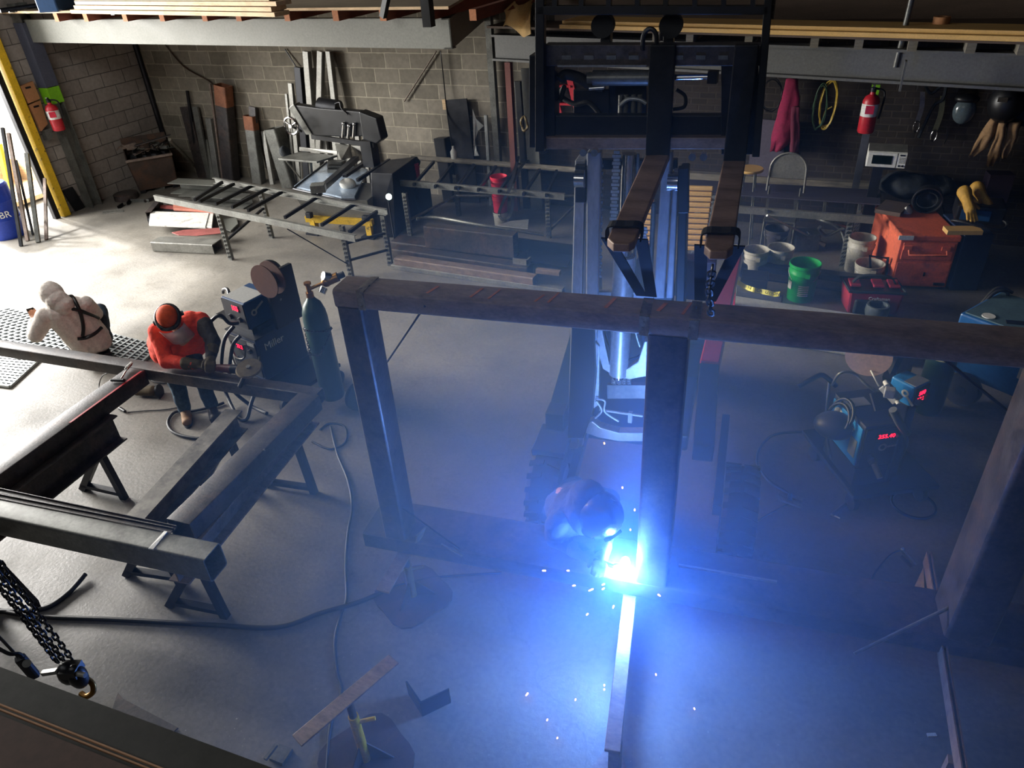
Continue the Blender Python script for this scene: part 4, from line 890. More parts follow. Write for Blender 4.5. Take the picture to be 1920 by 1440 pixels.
P(rp_,'gloves',MB().ell(q+V((-.03,0,.35)),(.1,.1,.07),12,8).ell(q+V((.07,.03,.36)),(.08,.07,.08),12,8).jit(.05,12),BAGCL,smooth=True)
wq=pail('white_pail','white pail under the two red pails by the bench sling',(939,396),15,.24,PAILW,handle=False)
w0=V(wq.location); 
pail('red_pail','red pail nested on the white pail, lower of the two red ones',(938,372),15,.26,REDB,zr=.46,handle=False).location=w0+V((0,0,.24))
pail('red_pail','red pail on top of the stack beside the bench sling',(936,330),16,.30,REDB,zr=.80,handle=False).location=w0+V((0,0,.5))
# ---------------------------------------------------------------- horizontal band saw
ys=aty(640,262,9.7)
sw=T('band_saw','large dark horizontal band saw with tilted head, handwheel and yellow base','band saw',at(630,415,0))
f1=at(588,440,0); f2=at(692,447,0); sx=(f2-f1).normalized(); sy=V((-sx.y,sx.x,0)); W=(f2-f1).length
def sp(u,v,z): return f1+sx*(u*W)+sy*v+V((0,0,z))
SAWG=mat('saw_stand_grey','#7c7b74',.5,.1,.1,3)
P(sw,'stand',MB().hexa([sp(-.1,.1,.28),sp(1.05,.1,.28),sp(1.05,.75,.28),sp(-.1,.75,.28),sp(-.2,.0,.62),sp(1.08,.0,.62),sp(1.08,.8,.62),sp(-.2,.8,.62)]),SAWG,bevel=.01)
P(sw,'base_bar',MB().bar(sp(-.12,.07,.24),sp(1.08,.07,.24),.08,.1),YEL,bevel=.006)
for u in (0,1):
    P(sw,'leg',MB().box(sp(u,.08,.12),(.1,.1,.22)),YEL,bevel=.005); P(sw,'foot',MB().box(sp(u,.04,.015),(.24,.16,.03)),DARKST,bevel=.004); P(sw,'leg',MB().box(sp(u,.75,.12),(.1,.1,.22)),YEL,bevel=.005)
    P(sw,'bumper',MB().box(sp(u,.0,.33),(.1,.08,.09)),BLKM,bevel=.01)
P(sw,'cabinet',MB().hexa([sp(1.05,.05,.0),sp(1.42,.1,.0),sp(1.42,1.2,.0),sp(1.05,1.0,.0),sp(1.05,.3,.95),sp(1.42,.3,.95),sp(1.42,1.2,.95),sp(1.05,1.0,.95)]),BLK,bevel=.01)
z=.66; P(sw,'coolant_tray',MB().prism([at(552,352,z),at(612,306,z),at(690,320,z),at(665,372,z),at(640,372,z)],(0,0,.03)),mat('tray_blue_grey','#9fb0c4',.25,.2,.1,4))
P(sw,'tray_rim',MB().tube([at(550,354,z+.03),at(613,304,z+.03)],.02,6).tube([at(550,354,z+.03),at(640,374,z+.03),at(667,374,z+.03)],.015,6),DARKST)
P(sw,'bed_rail',MB().bar(at(605,352,.84),at(668,297,.84),.1,.08),DARKST,bevel=.006); P(sw,'bed_rail',MB().bar(at(646,330,.86),at(702,293,.86),.08,.05),DARKST,bevel=.005); P(sw,'bed_rail',MB().bar(at(670,338,.86),at(730,300,.86),.05,.05),DARKST,bevel=.005)
P(sw,'vise_block',MB().box(at(597,352,.86),(.22,.18,.12),.5),GREYST,bevel=.008); P(sw,'vise_screw',MB().lathe([(.03,-.02),(.09,-.02),(.09,.02),(.03,.02)],at(594,360,.8),(.4,-1,.2),20),CHROME,smooth=30)
P(sw,'vise_jaw',MB().prism([at(628,270,.95),at(654,274,.95),at(658,296,.8),at(640,300,.8)],(0,.04,0)),LTST); P(sw,'vise_jaw',MB().prism([at(658,273,.95),at(681,274,.95),at(683,292,.8),at(674,302,.8)],(0,.04,0)),LTST)
for k in range(3): P(sw,'step_block',MB().box(at(631,305+k*7,.80-k*.04),(.28,.14,.06),.1),GREYST,bevel=.004)
P(sw,'coolant_jug',MB().ell(at(652,345,.74),(.14,.11,.09),16,10),WHPL,smooth=True)
z=.98; P(sw,'infeed_table',MB().prism([at(521,297,z),at(594,303,z),at(632,291,z),at(562,284,z)],(0,0,-.03)),GREYST,bevel=.004); P(sw,'table_fence',MB().prism([at(561,283,z),at(632,289,z),at(632,283,z+.05),at(561,276,z+.05)],(0,.02,0)),LTST)
P(sw,'table_leg',MB().cyl(at(565,300,z-.03),at(567,340,.45),.02),LTST); P(sw,'table_brace',MB().cyl(at(537,302,z-.04),at(568,340,.45),.014),LTST); P(sw,'table_leg',MB().cyl(at(582,303,z-.03),at(584,334,.5),.03),GREYST)
def hy(x,y,o=0): return aty(x,y,ys.y+o)
P(sw,'saw_head',MB().prism([hy(549,196),hy(600,203),hy(672,209),hy(690,215),hy(682,256),hy(640,257),hy(590,255),hy(584,252)],(0,.14,0)),BLK,bevel=.02)
P(sw,'head_side_plate',MB().prism([hy(541,203,-.02),hy(550,195,-.02),hy(585,252,-.02),hy(574,253,-.02)],(0,.16,0)),GREYST,bevel=.006)
P(sw,'head_cover',MB().prism([hy(672,209,-.05),hy(706,222,-.05),hy(716,262,-.05),hy(706,270,-.05),hy(680,262,-.05)],(0,.2,0)),BLK,bevel=.02)
P(sw,'motor',MB().cyl(hy(600,197,.15),hy(636,203,.15),.12),DARKST,smooth=30); P(sw,'blade_guard',MB().bar(hy(585,256,.1),hy(702,272,.1),.05,.07),BLK)
hw=hy(546,236,-.2); mb=MB(); mb.tube([hw+V((math.cos(a)*.13,0,math.sin(a)*.13)) for a in [2*PI*k/24 for k in range(24)]],.018,8,closed=True)
for k in range(3): a=2*PI*k/3+.5; mb.cyl(hw,hw+V((math.cos(a)*.13,0,math.sin(a)*.13)),.012)
mb.cyl(hw-V((0,.03,0)),hw+V((0,.06,0)),.03); P(sw,'handwheel',mb,CHROME,smooth=40); P(sw,'wheel_shaft',MB().cyl(hw,hy(565,246,.1),.02),DARKST)
P(sw,'hinge_column',MB().bar(hy(690,262,.15),hy(690,262,.15)*1-V((0,0,hy(690,262).z-.9)),.2,.2,(0,1,0)),BLK)
for x,y in ((644,232),(654,236),(664,233)): P(sw,'guide_arm',MB().cyl(hy(x,y,-.03),hy(x-2,258,-.03),.018).ell(hy(x,y,-.03),.03,8,6),CHROME,smooth=40)
P(sw,'saw_cable',MB().tube(spl([hy(620,200,.1),hy(636,192,.05),hy(640,203,.0),hy(652,215,-.02)],6),.012,6),BLK,smooth=60)
c=at(535,287,.99); S('rag_pile',MB().ell(c,(.1,.1,.1),14,10).jit(.05,9),BAGCL,'dark rag lying on the end of the saw infeed table','rag',smooth=True)
S('work_light',MB().ell(at(729,369,.8),.045,14,10),mat('lit_lamp_glass','#dffff4',.3,0,.02,3,emit=6),'small lit lamp glowing between the saw and the second bench','lamp',smooth=True)
S('lamp_post',MB().cyl(at(728,373,.76),at(728,373,.76)-V((0,0,.7)),.012),BLK,'thin stem carrying the small lit lamp beside the saw','lamp stem')
# ---------------------------------------------------------------- left wall things
def extinguisher(label,c,r,h,up,front):
    up=V(up).normalized(); t=T('fire_extinguisher',label,'fire extinguisher',c)
    P(t,'tank',MB().lathe([(0,0),(r*.9,0),(r,r*.2),(r,h*.78),(r*.8,h*.88),(r*.35,h*.94),(r*.3,h),(0,h)],c,up,24),REDP,smooth=35)
    b=P(t,'paper_label',MB().lathe([(r*1.01,h*.42),(r*1.01,h*.72)],c,up,24),WHP,smooth=35)
    f=V(front).normalized(); P(t,'label_panel',MB().box(c+up*h*.6+f*r*1.0,(r*1.0,r*.1,h*.2),math.atan2(f.y,f.x)+PI/2),REDB)
    P(t,'valve',MB().cyl(c+up*h,c+up*(h+.05),r*.35).box(c+up*(h+.06)+f*.02,(.03,.03,.03)),DARKST); P(t,'lever',MB().bar(c+up*(h+.07)-f*.02,c+up*(h+.09)+f*.12,.03,.012),LTST)
    sd=f.cross(up).normalized(); P(t,'hose',MB().tube(spl([c+up*(h+.04),c+up*(h*1.0)-sd*r*1.3,c+up*h*.6-sd*r*1.35,c+up*h*.35-sd*r*1.2],6),.014,6),RUB,smooth=60)
    return t
ex=atx(112,244,WX+.36); extinguisher('red fire extinguisher on the steel column beside the big doorway',ex,.1,.46,(0,0,1),(.7,-.7,0))
eb=V((cp.x-.02,cp.y-.14,aty(1622,248,cp.y-.14).z)); extinguisher('red fire extinguisher on the dark column above the microwave',eb,.1,.5,(0,0,1),(0,-1,0))
for (pts,lab) in ((((34,162),(58,152),(72,185),(50,194)),'upper brown cardboard panel on the wall beside the doorway'),(((51,197),(72,188),(86,232),(74,246)),'lower brown cardboard panel on the wall beside the doorway')):
    q=[atx(x,y,WX+.06) for x,y in pts]; o=S('wall_panel',MB().prism(q,(.05,0,0)),CARD,lab,'panel'); c=lerp(q[0],q[1],.5)+V((.052,0,-.06)); P(o,'hand_hole',MB().box(c,(.004,.1,.03)),BLK)
S('switch_box',MB().prism([atx(76,244,WX+.03),atx(88,240,WX+.03),atx(93,258,WX+.03),atx(82,263,WX+.03)],(.1,0,0)),GREYST,'grey electrical box below the cardboard panels','electrical box')
q=atx(130,372,WX+.05); S('dark_sheet',MB().prism([atx(116,358,WX+.03),atx(134,350,WX+.03),atx(158,388,WX+.03),atx(142,400,WX+.03)],(.03,0,0)),DARKST,'dark panel leaning on the block wall beside the yellow door jamb','panel')
# ---------------------------------------------------------------- at the doorway
bx=at(18,441,0); t=T('drum','blue plastic drum with white letters outside the doorway','drum',bx)
DR=.29; P(t,'body',MB().lathe([(0,0),(DR*.95,0),(DR,.05),(DR,.3),(DR*1.03,.32),(DR,.34),(DR,.6),(DR*1.03,.62),(DR,.64),(DR,.86),(DR*.9,.9),(0,.9)],bx,(0,0,1),28),mat('royal_blue_plastic','#1c3fae',.4,0,.06,4),smooth=35)
vx=(EYE-bx); vx.z=0; vx.normalize(); vv=V((-vx.y,vx.x,0)); text(t,'lettering','BR',WHITE,bx+vx*(DR+.012)+vv*.06+V((0,0,.42)),.15,vv,(0,0,1))
t=T('pallet_box','open timber crate lying outside the doorway behind the drum','crate',at(20,395,0))
ca=at(2,405,.0)
cq=at(25,412,0)+V((-1.2,.6,0))
P(t,'floor_board',MB().box(cq+V((0,.3,.08)),(1.4,1.5,.08)),WOODL); P(t,'side_board',MB().box(cq+V((0,-.45,.22)),(1.4,.05,.3)),WOODL); P(t,'side_board',MB().box(cq+V((-.7,.3,.3)),(.05,1.5,.5)),WOODL); P(t,'end_board',MB().box(cq+V((0,1.05,.3)),(1.4,.05,.5)),WOODL)
yb=at(55,412,0)
S('yellow_bar',MB().bar(at(52,415,0)+V((-.3,0,0)),atx(-2,270,WX-.4),.07,.07),mat('bright_yellow_paint','#e6e32a',.5,0,.05,4),'bright yellow bar leaning at the doorway','bar')
for i,(p0,p1,w,l) in enumerate((((40,462),(5,240),.045,'nearest the drum'),((52,452),(16,250),.05,'second from the drum'),((72,455),(50,288),.06,'standing in the middle of the doorway'),((87,450),(84,335),.045,'nearest the yellow jamb'),((62,440),(30,300),.03,'thinnest of those in the doorway'))):
    a=at(*p0,0); b=atx(p1[0],p1[1],WX+.12); S('steel_pole',MB().bar(a,b,w,w),(DARKST,MILLR,GREYST,MILLR,DARKST)[i],'steel bar leaning on the door jamb, '+l,'steel bar')
S('wall_conduit',MB().tube([atx(0,98,WX+.03),atx(40,190,WX+.03),atx(76,262,WX+.03)],.014,6),GALV,'thin conduit running down the wall beside the cardboard panels','conduit')
# ---------------------------------------------------------------- on the left loft
lz=ZD
rows=[(141,24,533),(151,16,531),(155,9,531),(158,2,530)]
for i,(xa,y,xb) in enumerate(rows):
    for k in range(2 if i==3 else 1):
        z=lz+.02+.055*i; a=at(xa,24-0,lz+.02); bb=at(xb,30,lz+.02)
        a=a+V((rng.uniform(-.05,.1),.25*k,.055*i+.027)); bb=bb+V((rng.uniform(-.05,.05),.25*k,.055*i+.027))
        S('pine_board',MB().bar(a,bb,.23,.045),WOODL,('bottom','second','third','top')[i]+(' rear' if k else '')+' pine board of the stack on the left loft','board')
for i in range(4):
    a=at(0+i*22,20-i*3,lz+.05); b=a+V((.35,1.0,.02)); S('drill_bar',MB().cyl(a,b,.035),(DARKST,GALV,DARKST,GREYST)[i],'short pipe lying on the left loft edge, '+('nearest the wall','second from the wall','third from the wall','next to the blue case')[i],'pipe',smooth=40)
for i in range(3):
    c=at(24+i*14,22-i*5,lz+.02); S('shackle',MB().tube([c+V((.04*math.cos(a),.06*math.sin(a),0)) for a in [2*PI*k/14 for k in range(14)]],.012,6,closed=True),CHROME,'small bright ring lying on the left loft beside the pipes','ring','rings on the left loft')
a=at(70,12,lz+.1); b=at(125,0,lz+.1); S('blue_case',MB().bar(a+V((0,.15,0)),b+V((0,.15,0)),.3,.2),DKBLUE,'dark blue long case lying on the left loft','case',bevel=.02)
# cloth draped at the end of the right loft
mb=MB(); pts=[]
c0=[at(945,20,ZR+.4),at(1000,-10,ZR+.45),at(1002,66,ZR-.02),at(980,64,ZR-.05),at(948,48,ZR+.0)]
N=9; vs=[];fs=[]
for i in range(N+1):
    for j in range(N+1):
        u,v=i/N,j/N; p=lerp(lerp(c0[0],c0[1],u),lerp(c0[4],c0[2],u),v); p=p+V((0,.1*math.sin(u*9+v*3)*(1-v*.5)-.1*v,.05*math.sin(u*7)))
        vs.append(p)
for i in range(N):
    for j in range(N): a=i*(N+1)+j; fs.append((a,a+1,a+N+2,a+N+1))
n=len(vs); vs2=[p+V((0,.02,0)) for p in vs]; fs2=[tuple(reversed([q+n for q in f])) for f in fs]
o=S('tarp',MB().add(vs+vs2,fs+fs2),SACK,'tan stained tarp hanging over the end of the right loft','tarp',smooth=True)
c=at(1764,44,ZR+.09); S('tape_roll',MB().lathe([(.05,0),(.085,0),(.085,.07),(.05,.07),(.05,0)],c,(0,0,1),28),CARD,'roll of brown tape standing on the right loft','tape roll',smooth=35)
# ---------------------------------------------------------------- right loft sheets
for i,(x0,x1,l) in enumerate(((1040,1440,'left of the pipe rail'),(1450,1700,'behind the pipe rail'),(1705,2000,'right of the tape roll'))):
    a=aty(x0,40,YB-.03-.03*i); b=aty(x1,40,YB-.03-.03*i)
    S('plywood_sheet',MB().box(((a.x+b.x)/2,YB-.02-.03*i,ZR+.65),(abs(b.x-a.x),.02,1.3)),PLYD,'brown plywood sheet standing at the back of the right loft, '+l,'plywood sheet')
# ---------------------------------------------------------------- hanging things on the rear wall (y = wall)
YW=YB-.04
def wy(x,y,o=0.): return aty(x,y,YW-o)
def cloth(name,label,cols,m,cat,o=.12,th=.05,fold=.04,nf=3,seed=0):
    """cols: list of (left px, right px, y) rows from top to bottom"""
    rr=random.Random(seed); vs=[];fs=[];n=12; rows=[]
    for k in range(len(cols)-1):
        for t in (0,.25,.5,.75): rows.append(tuple(cols[k][i]*(1-t)+cols[k+1][i]*t for i in range(3)))
    rows.append(cols[-1])
    for j,(xl,xr,y) in enumerate(rows):
        for k in range(n):
            a=2*PI*k/n; u=(math.cos(a)+1)/2; p=wy(xl+(xr-xl)*u,y,o)
            d=math.sin(a)*th*(1+.0*j)+fold*math.sin(nf*PI*2*u+j*.35+seed)*(.3+.7*j/len(rows))
            vs.append(p-V((0,d,0)))
    for j in range(len(rows)-1):
        for k in range(n): fs.append((j*n+k,j*n+(k+1)%n,(j+1)*n+(k+1)%n,(j+1)*n+k))
    fs+=[tuple(range(n-1,-1,-1)),tuple((len(rows)-1)*n+k for k in range(n))]
    return S(name,MB().add(vs,fs).jit(.012,7),m,label,cat,smooth=True)
cloth('coat','magenta coat hanging under the right loft beside the forklift backrest',[(1474,1497,148),(1466,1500,185),(1452,1495,232),(1445,1488,262),(1443,1463,283)],MAROON,'coat',seed=1)
cloth('coat_sleeve','dark red strip of cloth hanging to the floor below the magenta coat',[(1484,1500,200),(1482,1500,250),(1478,1497,300)],mat('dark_red_cloth','#5a1830',.95,0,.2,8,.3),'cloth',o=.2,th=.04,seed=2)
def coil(name,label,c,rx,rz,n,m,r=.008,seed=0):
    rr=random.Random(seed); pts=[]
    for i in range(n*14): a=2*PI*i/14; pts.append(V(c)+V((math.cos(a)*rx*(1+.15*rr.uniform(-1,1)),-.02*rr.random()-.02,math.sin(a)*rz*(1+.1*rr.uniform(-1,1)))))
    return S(name,MB().tube(spl(pts,3),r,5),m,label,'cable coil',smooth=60)
coil('cable_coil','yellow extension cord hanging in a coil under the right loft',wy(1553,195,.1),.10,.30,4,mat('yellow_cord','#b79a35',.5,0,.1,6),.009,1)
coil('cable_coil','dark green cord coil beside the yellow one under the right loft',wy(1538,200,.12),.08,.28,3,mat('dark_green_cord','#2e4a32',.6,0,.1,6),.008,2)
coil('cable_coil','black cord coil hanging on the brick beside the magenta coat',wy(1447,178,.08),.14,.2,3,BLK,.008,3)
S('cord_end',MB().tube(spl([wy(1560,200,.1),wy(1546,210,.1),wy(1541,232,.1)],6),.008,5),mat('yellow_cord_end','#a8913a',.5,0,.1,6),'loose yellow cord end hanging below the coils','cord',smooth=60)
q=wy(1400,330,.05); S('wall_board',MB().prism([wy(1415,222,.02),wy(1470,226,.02),wy(1470,345,.02),wy(1400,340,.02)],(0,-.03,0)),mat('violet_grey_board','#5a5464',.7,0,.1,3),'violet-grey board against the wall behind the magenta coat','board')
# brick lit patch near coat is part of the wall; lanyards and harness
def lanyard(label,x0,y0,x1,y1,w,m,hook=True):
    a,b=wy(x0,y0,.1),wy(x1,y1,.1); t=T('lanyard',label,'lanyard',b)
    P(t,'strap',MB().ribbon(spl([a,lerp(a,b,.5)+V((.02,-.02,0)),b],5),w,.012,(1,0,0)),m)
    if hook: P(t,'hook',MB().tube([b+V((.035*math.sin(k),-.01,-.06+.07*math.cos(k))) for k in [2*PI*j/14 for j in range(14)]],.01,6,closed=True),CHROME,smooth=60)
    return t
lanyard('pale safety lanyard with a snap hook on the rear wall, left of the striped one',1730,172,1720,228,.055,mat('pale_webbing','#8f8a82',.8,0,.15,10))
lanyard('olive safety lanyard on the rear wall beside the pale one',1768,180,1753,245,.06,mat('olive_webbing','#6b6a50',.8,0,.15,10))
lanyard('thin dark cord on the rear wall right of the two lanyards',1776,240,1770,270,.012,BLK,False)
S('harness',cloth and MB().tube(spl([wy(1735,162,.1),wy(1745,175,.12),wy(1760,165,.1),wy(1775,150,.1),wy(1768,185,.12),wy(1750,200,.1),wy(1722,258,.1)],6),.02,6),BAGCL,'dark harness webbing tangled above the lanyards','harness',smooth=60)
c=wy(1808,208,.2); t=T('face_shield','clear face shield with dark headband hanging on the rear wall','face shield',c-V((0,0,.15)))
P(t,'visor',MB().ell(c,(.13,.09,.16),18,12),mat('smoky_visor','#4f5a5e',.15,0,.1,4),smooth=True); P(t,'headband',MB().ell(c+V((0,.02,.14)),(.14,.1,.06),16,8),BLK,smooth=True)
c=wy(1888,192,.25); t=T('welding_helmet','black welding helmet hanging above the brown jackets','welding helmet',c-V((0,0,.2)))
P(t,'shell',MB().ell(c,(.2,.2,.24),18,12),BLK,smooth=True); P(t,'lens',MB().box(c+V((-.08,-.19,.07)),(.1,.02,.05)),CHROME)
cloth('jacket','brown duck work jacket hanging on the brick wall, long sleeve to the side',[(1858,1876,222),(1838,1868,250),(1824,1852,275),(1816,1826,293)],TANCL,'jacket',o=.2,seed=4)
cloth('jacket','second brown jacket with a grey reflective cuff hanging beside the first',[(1872,1890,228),(1864,1882,260),(1852,1874,290),(1850,1862,310)],TANCL,'jacket',o=.22,seed=5)
cloth('jacket','short brown jacket hanging farthest along the brick wall',[(1892,1915,228),(1884,1908,255),(1876,1896,280),(1876,1888,294)],TANCL,'jacket',o=.2,seed=6)
cloth('dark_coat','black coat hanging behind the brown jackets',[(1862,1930,170),(1856,1935,210),(1862,1930,236)],BAGCL,'coat',o=.1,seed=7)
c=wy(1857,296,.26); S('reflective_cuff',MB().box(c,(.13,.12,.1),.2),mat('reflective_grey','#8d9484',.4,0,.15,8),'grey reflective band on the cuff of the second brown jacket','cuff') if False else None
# red ladder behind the carriage
a=wy(1046,212,.15); b=wy(1072,160,.08)
t=T('step_ladder','short red step ladder hanging on the wall behind the forklift carriage','ladder',V((a.x,a.y,1.2)))
for s in (0,.38): P(t,'rail',MB().bar(V((a.x+s*.8+.1,a.y,1.25)),V((b.x+s*.8-.35,b.y,2.1)),.09,.05,(0,-1,0)),REDP)
for k in range(3): u=.2+.3*k; P(t,'step',MB().bar(lerp(V((a.x+.1,a.y,1.25)),V((b.x-.35,b.y,2.1)),u),lerp(V((a.x+.4,a.y,1.25)),V((b.x-.05,b.y,2.1)),u),.09,.03),REDP)
# wall tape measure coil beside the pale panel
c=aty(983,232,10.3); S('chain_coil',MB().tube([c+V((.05*math.cos(k),-.02*math.sin(3*k),.1*math.sin(k))) for k in [2*PI*j/16 for j in range(16)]],.02,6,closed=True),mat('black_yellow_cord','#5a4a20',.6,0,.4,30),'coiled black and yellow cord hung on the pale slotted panel','cord coil',smooth=60)
# ---------------------------------------------------------------- microwave on a stand, chair, stool
ym=10.25; f0=aty(1622,312,ym); f1=aty(1696,316,ym); ft=aty(1628,283,ym); mw=(f1-f0).length; mh=(ft-f0).length
mx=(f1-f0).normalized(); mx.z=0; mx.normalize(); my=V((-mx.y,mx.x,0)); o=V((f0.x,f0.y,f0.z))
t=T('microwave','white microwave oven on a dark stand by the column with the extinguisher','microwave',o+mx*mw/2+my*.2)
def mp(u,v,z): return o+mx*u*mw+my*v+V((0,0,z*mh))
P(t,'body',MB().hexa([mp(0,0,0),mp(1,0,0),mp(1,.38,0),mp(0,.38,0),mp(0,0,1),mp(1,0,1),mp(1,.38,1),mp(0,.38,1)]),WHPL,bevel=.008)
P(t,'dusty_top',MB().prism([mp(.01,.01,1.005),mp(.99,.01,1.005),mp(.99,.37,1.005),mp(.01,.37,1.005)],(0,0,.003)),mat('dusty_grey_top','#77766e',.8,0,.3,8),)
d=P(t,'door',MB().hexa([mp(.02,-.02,.04),mp(.76,-.02,.04),mp(.76,0,.04),mp(.02,0,.04),mp(.02,-.02,.96),mp(.76,-.02,.96),mp(.76,0,.96),mp(.02,0,.96)]),WHPL,bevel=.005)
P(d,'window',MB().prism([mp(.14,-.022,.24),mp(.64,-.022,.24),mp(.64,-.022,.80),mp(.14,-.022,.80)],-my*.004),DKLENS)
pn=P(t,'control_panel',MB().hexa([mp(.78,-.018,.04),mp(.99,-.018,.04),mp(.99,0,.04),mp(.78,0,.04),mp(.78,-.018,.96),mp(.99,-.018,.96),mp(.99,0,.96),mp(.78,0,.96)]),WHPL)
P(pn,'display',MB().prism([mp(.82,-.02,.80),mp(.95,-.02,.80),mp(.95,-.02,.90),mp(.82,-.02,.90)],-my*.003),BLK)
for i in range(4):
    for j in range(3): P(pn,'key',MB().prism([mp(.815+.052*j,-.02,.36+.1*i),mp(.855+.052*j,-.02,.36+.1*i),mp(.855+.052*j,-.02,.42+.1*i),mp(.815+.052*j,-.02,.42+.1*i)],-my*.003),mat('grey_key','#8b8c88',.5,0,.1,5) if i==j==0 else bpy.data.materials['grey_key'])
for j in (.84,.93): P(pn,'button',MB().cyl(mp(j,-.018,.18),mp(j,-.026,.18),.012),BLK)
sh=f0.z-.02; t2=T('microwave_stand','dark stand carrying the microwave behind the long bench','stand',V((o.x,o.y,0))+mx*mw/2+my*.2)
P(t2,'shelf',MB().box(o+mx*mw/2+my*.2-V((0,0,.018)),(mw*.6,.34,.03),math.atan2(mx.y,mx.x)),BLK); P(t2,'post',MB().box((o.x+mx.x*mw*.35,o.y+.2,(sh-.02)/2),(.12,.12,sh-.02)),BLK); P(t2,'base',MB().box((o.x+mx.x*mw*.35,o.y+.2,.02),(.4,.35,.04)),BLK)
c=at(1478,318,.85); c=aty(1478,318,10.3)
t=T('chair','grey metal folding chair showing its rounded back behind the long bench','chair',V((c.x,c.y,0)))
bk=[]; 
for k in range(17): a=PI*k/16; bk.append(c+V((.23*math.cos(a),0,.22*math.sin(a))))
P(t,'backrest',MB().prism(bk+[c+V((-.23,0,-.12)),c+V((.23,0,-.12))],(0,.02,0)),LTST,bevel=.006); P(t,'back_tube',MB().tube([c+V((.24,0,-.3))]+bk+[c+V((-.24,0,-.3))],.014,8),LTST,smooth=60)
P(t,'seat',MB().box((c.x,c.y-.12,.45),(.42,.3,.03)),GREYST,bevel=.01)
for sx_ in (-.2,.2):
    for sy_ in (-.24,.0): P(t,'leg',MB().cyl((c.x+sx_,c.y+sy_,0),(c.x+sx_,c.y+sy_*.3-.1,.44 if sy_<0 else c.z-.2),.013),GREYST)
c=at(1407,314,.7); c=aty(1407,316,10.35); t=T('stool','round tan-topped stool behind the outer fork','stool',V((c.x,c.y,0)))
P(t,'seat',MB().lathe([(0,0),(.17,0),(.18,.02),(.17,.035),(0,.035)],V((c.x,c.y,c.z-.03)),(0,0,1),24),TAN,smooth=35)
for k in range(4): a=PI/4+k*PI/2; P(t,'leg',MB().cyl((c.x+.1*math.cos(a),c.y+.1*math.sin(a),c.z-.03),(c.x+.17*math.cos(a),c.y+.17*math.sin(a),0),.012),GREYST)
# ---------------------------------------------------------------- orange job box
A=at(1667,541,0); B=at(1771,545,0); bx=(B-A); Wb=bx.length; bx.normalize(); Hb=atv(1745,441,lerp(A,B,.5)).z; by=at(1640,384,Hb)-at(1687,441,Hb); Db=by.length; by.normalize()
t=T('job_box','big scuffed orange steel job box with helmets piled on its lid','tool chest',lerp(A,B,.5)+by*Db/2)
def jb(u,v,z): return A+bx*u*Wb+by*v+V((0,0,z*Hb))
P(t,'body',MB().hexa([jb(0,0,.06),jb(1,0,.06),jb(1,Db,.06),jb(0,Db,.06),jb(0,0,.96),jb(1,0,.96),jb(1,Db,.96),jb(0,Db,.96)]),ORGBOX,bevel=.01)
P(t,'lid',MB().hexa([jb(-.02,-.02,.9),jb(1.02,-.02,.9),jb(1.02,Db+.02,.9),jb(-.02,Db+.02,.9),jb(-.02,-.02,1.),jb(1.02,-.02,1.),jb(1.02,Db+.02,1.),jb(-.02,Db+.02,1.)]),ORGBOX,bevel=.012)
P(t,'recess_panel',MB().hexa([jb(.06,-.012,.56),jb(.95,-.012,.56),jb(.95,.0,.56),jb(.06,.0,.56),jb(.06,-.012,.86),jb(.95,-.012,.86),jb(.95,0,.86),jb(.06,0,.86)]),ORGBOX,bevel=.006)
P(t,'handle_bar',MB().tube([jb(.16,-.015,.76),jb(.16,-.07,.68),jb(.82,-.07,.68),jb(.82,-.015,.76)],.012,8),ORGBOX,smooth=60)
for u in (.14,.8): P(t,'handle_bracket',MB().box(jb(u,-.02,.78),(.09,.03,.05),math.atan2(bx.y,bx.x)),ORGBOX)
P(t,'corner_plate',MB().box(jb(.06,-.03,.96),(.16,.02,.05),math.atan2(bx.y,bx.x)),WHP); P(t,'lower_panel',MB().hexa([jb(.03,-.008,.1),jb(.97,-.008,.1),jb(.97,0,.1),jb(.03,0,.1),jb(.03,-.008,.5),jb(.97,-.008,.5),jb(.97,0,.5),jb(.03,0,.5)]),ORGBOX,bevel=.006)
P(t,'latch',MB().box(jb(.85,-.015,.13),(.12,.03,.03),math.atan2(bx.y,bx.x)),BLK); P(t,'keyhole',MB().box(jb(.55,-.012,.3),(.02,.01,.05),math.atan2(bx.y,bx.x)),BLK)
for u in (.06,.94):
    for v in (.06,Db-.06): P(t,'caster',MB().box(jb(u,v,.03),(.06,.06,.06*Hb)),BLK)
zt=Hb
def onbox(x,y): return at(x,y,zt)
c=onbox(1712,380); S('bag',MB().ell(c+V((-.1,.18,.17)),(.34,.24,.17),18,12).ell(c+V((.25,.22,.14)),(.22,.2,.14),14,10).jit(.07,5),BAGCL,'black bag slumped on the back of the orange job box','bag',smooth=True)
c=onbox(1733,402); t=T('welding_helmet','black welding helmet lying open on the orange job box','welding helmet',c)
P(t,'shell',MB().lathe([(.0,.21),(.1,.2),(.15,.14),(.165,.06),(.165,.01),(.15,.01),(.15,.06),(.13,.13),(.0,.185)],c+V((0,.05,.16)),(.1,.95,.15),26),BLK,smooth=60); P(t,'rim',MB().tube([c+V((.165*math.cos(k),.05,.16+.165*math.sin(k)*.95)) for k in [2*PI*j/24 for j in range(24)]],.012,6,closed=True),BLKM,smooth=60)
P(t,'headband',MB().tube([c+V((.12*math.cos(k),.1,.15+.1*math.sin(k))) for k in [2*PI*j/20 for j in range(20)]],.01,6,closed=True),BAGCL,smooth=60)
c=onbox(1696,398); S('white_cup',MB().lathe([(0,0),(.05,0),(.055,.07),(.03,.08),(0,.08)],c,(.6,-.4,.6),16),WHPL,'small white cup lying on the orange job box lid','cup',smooth=40)
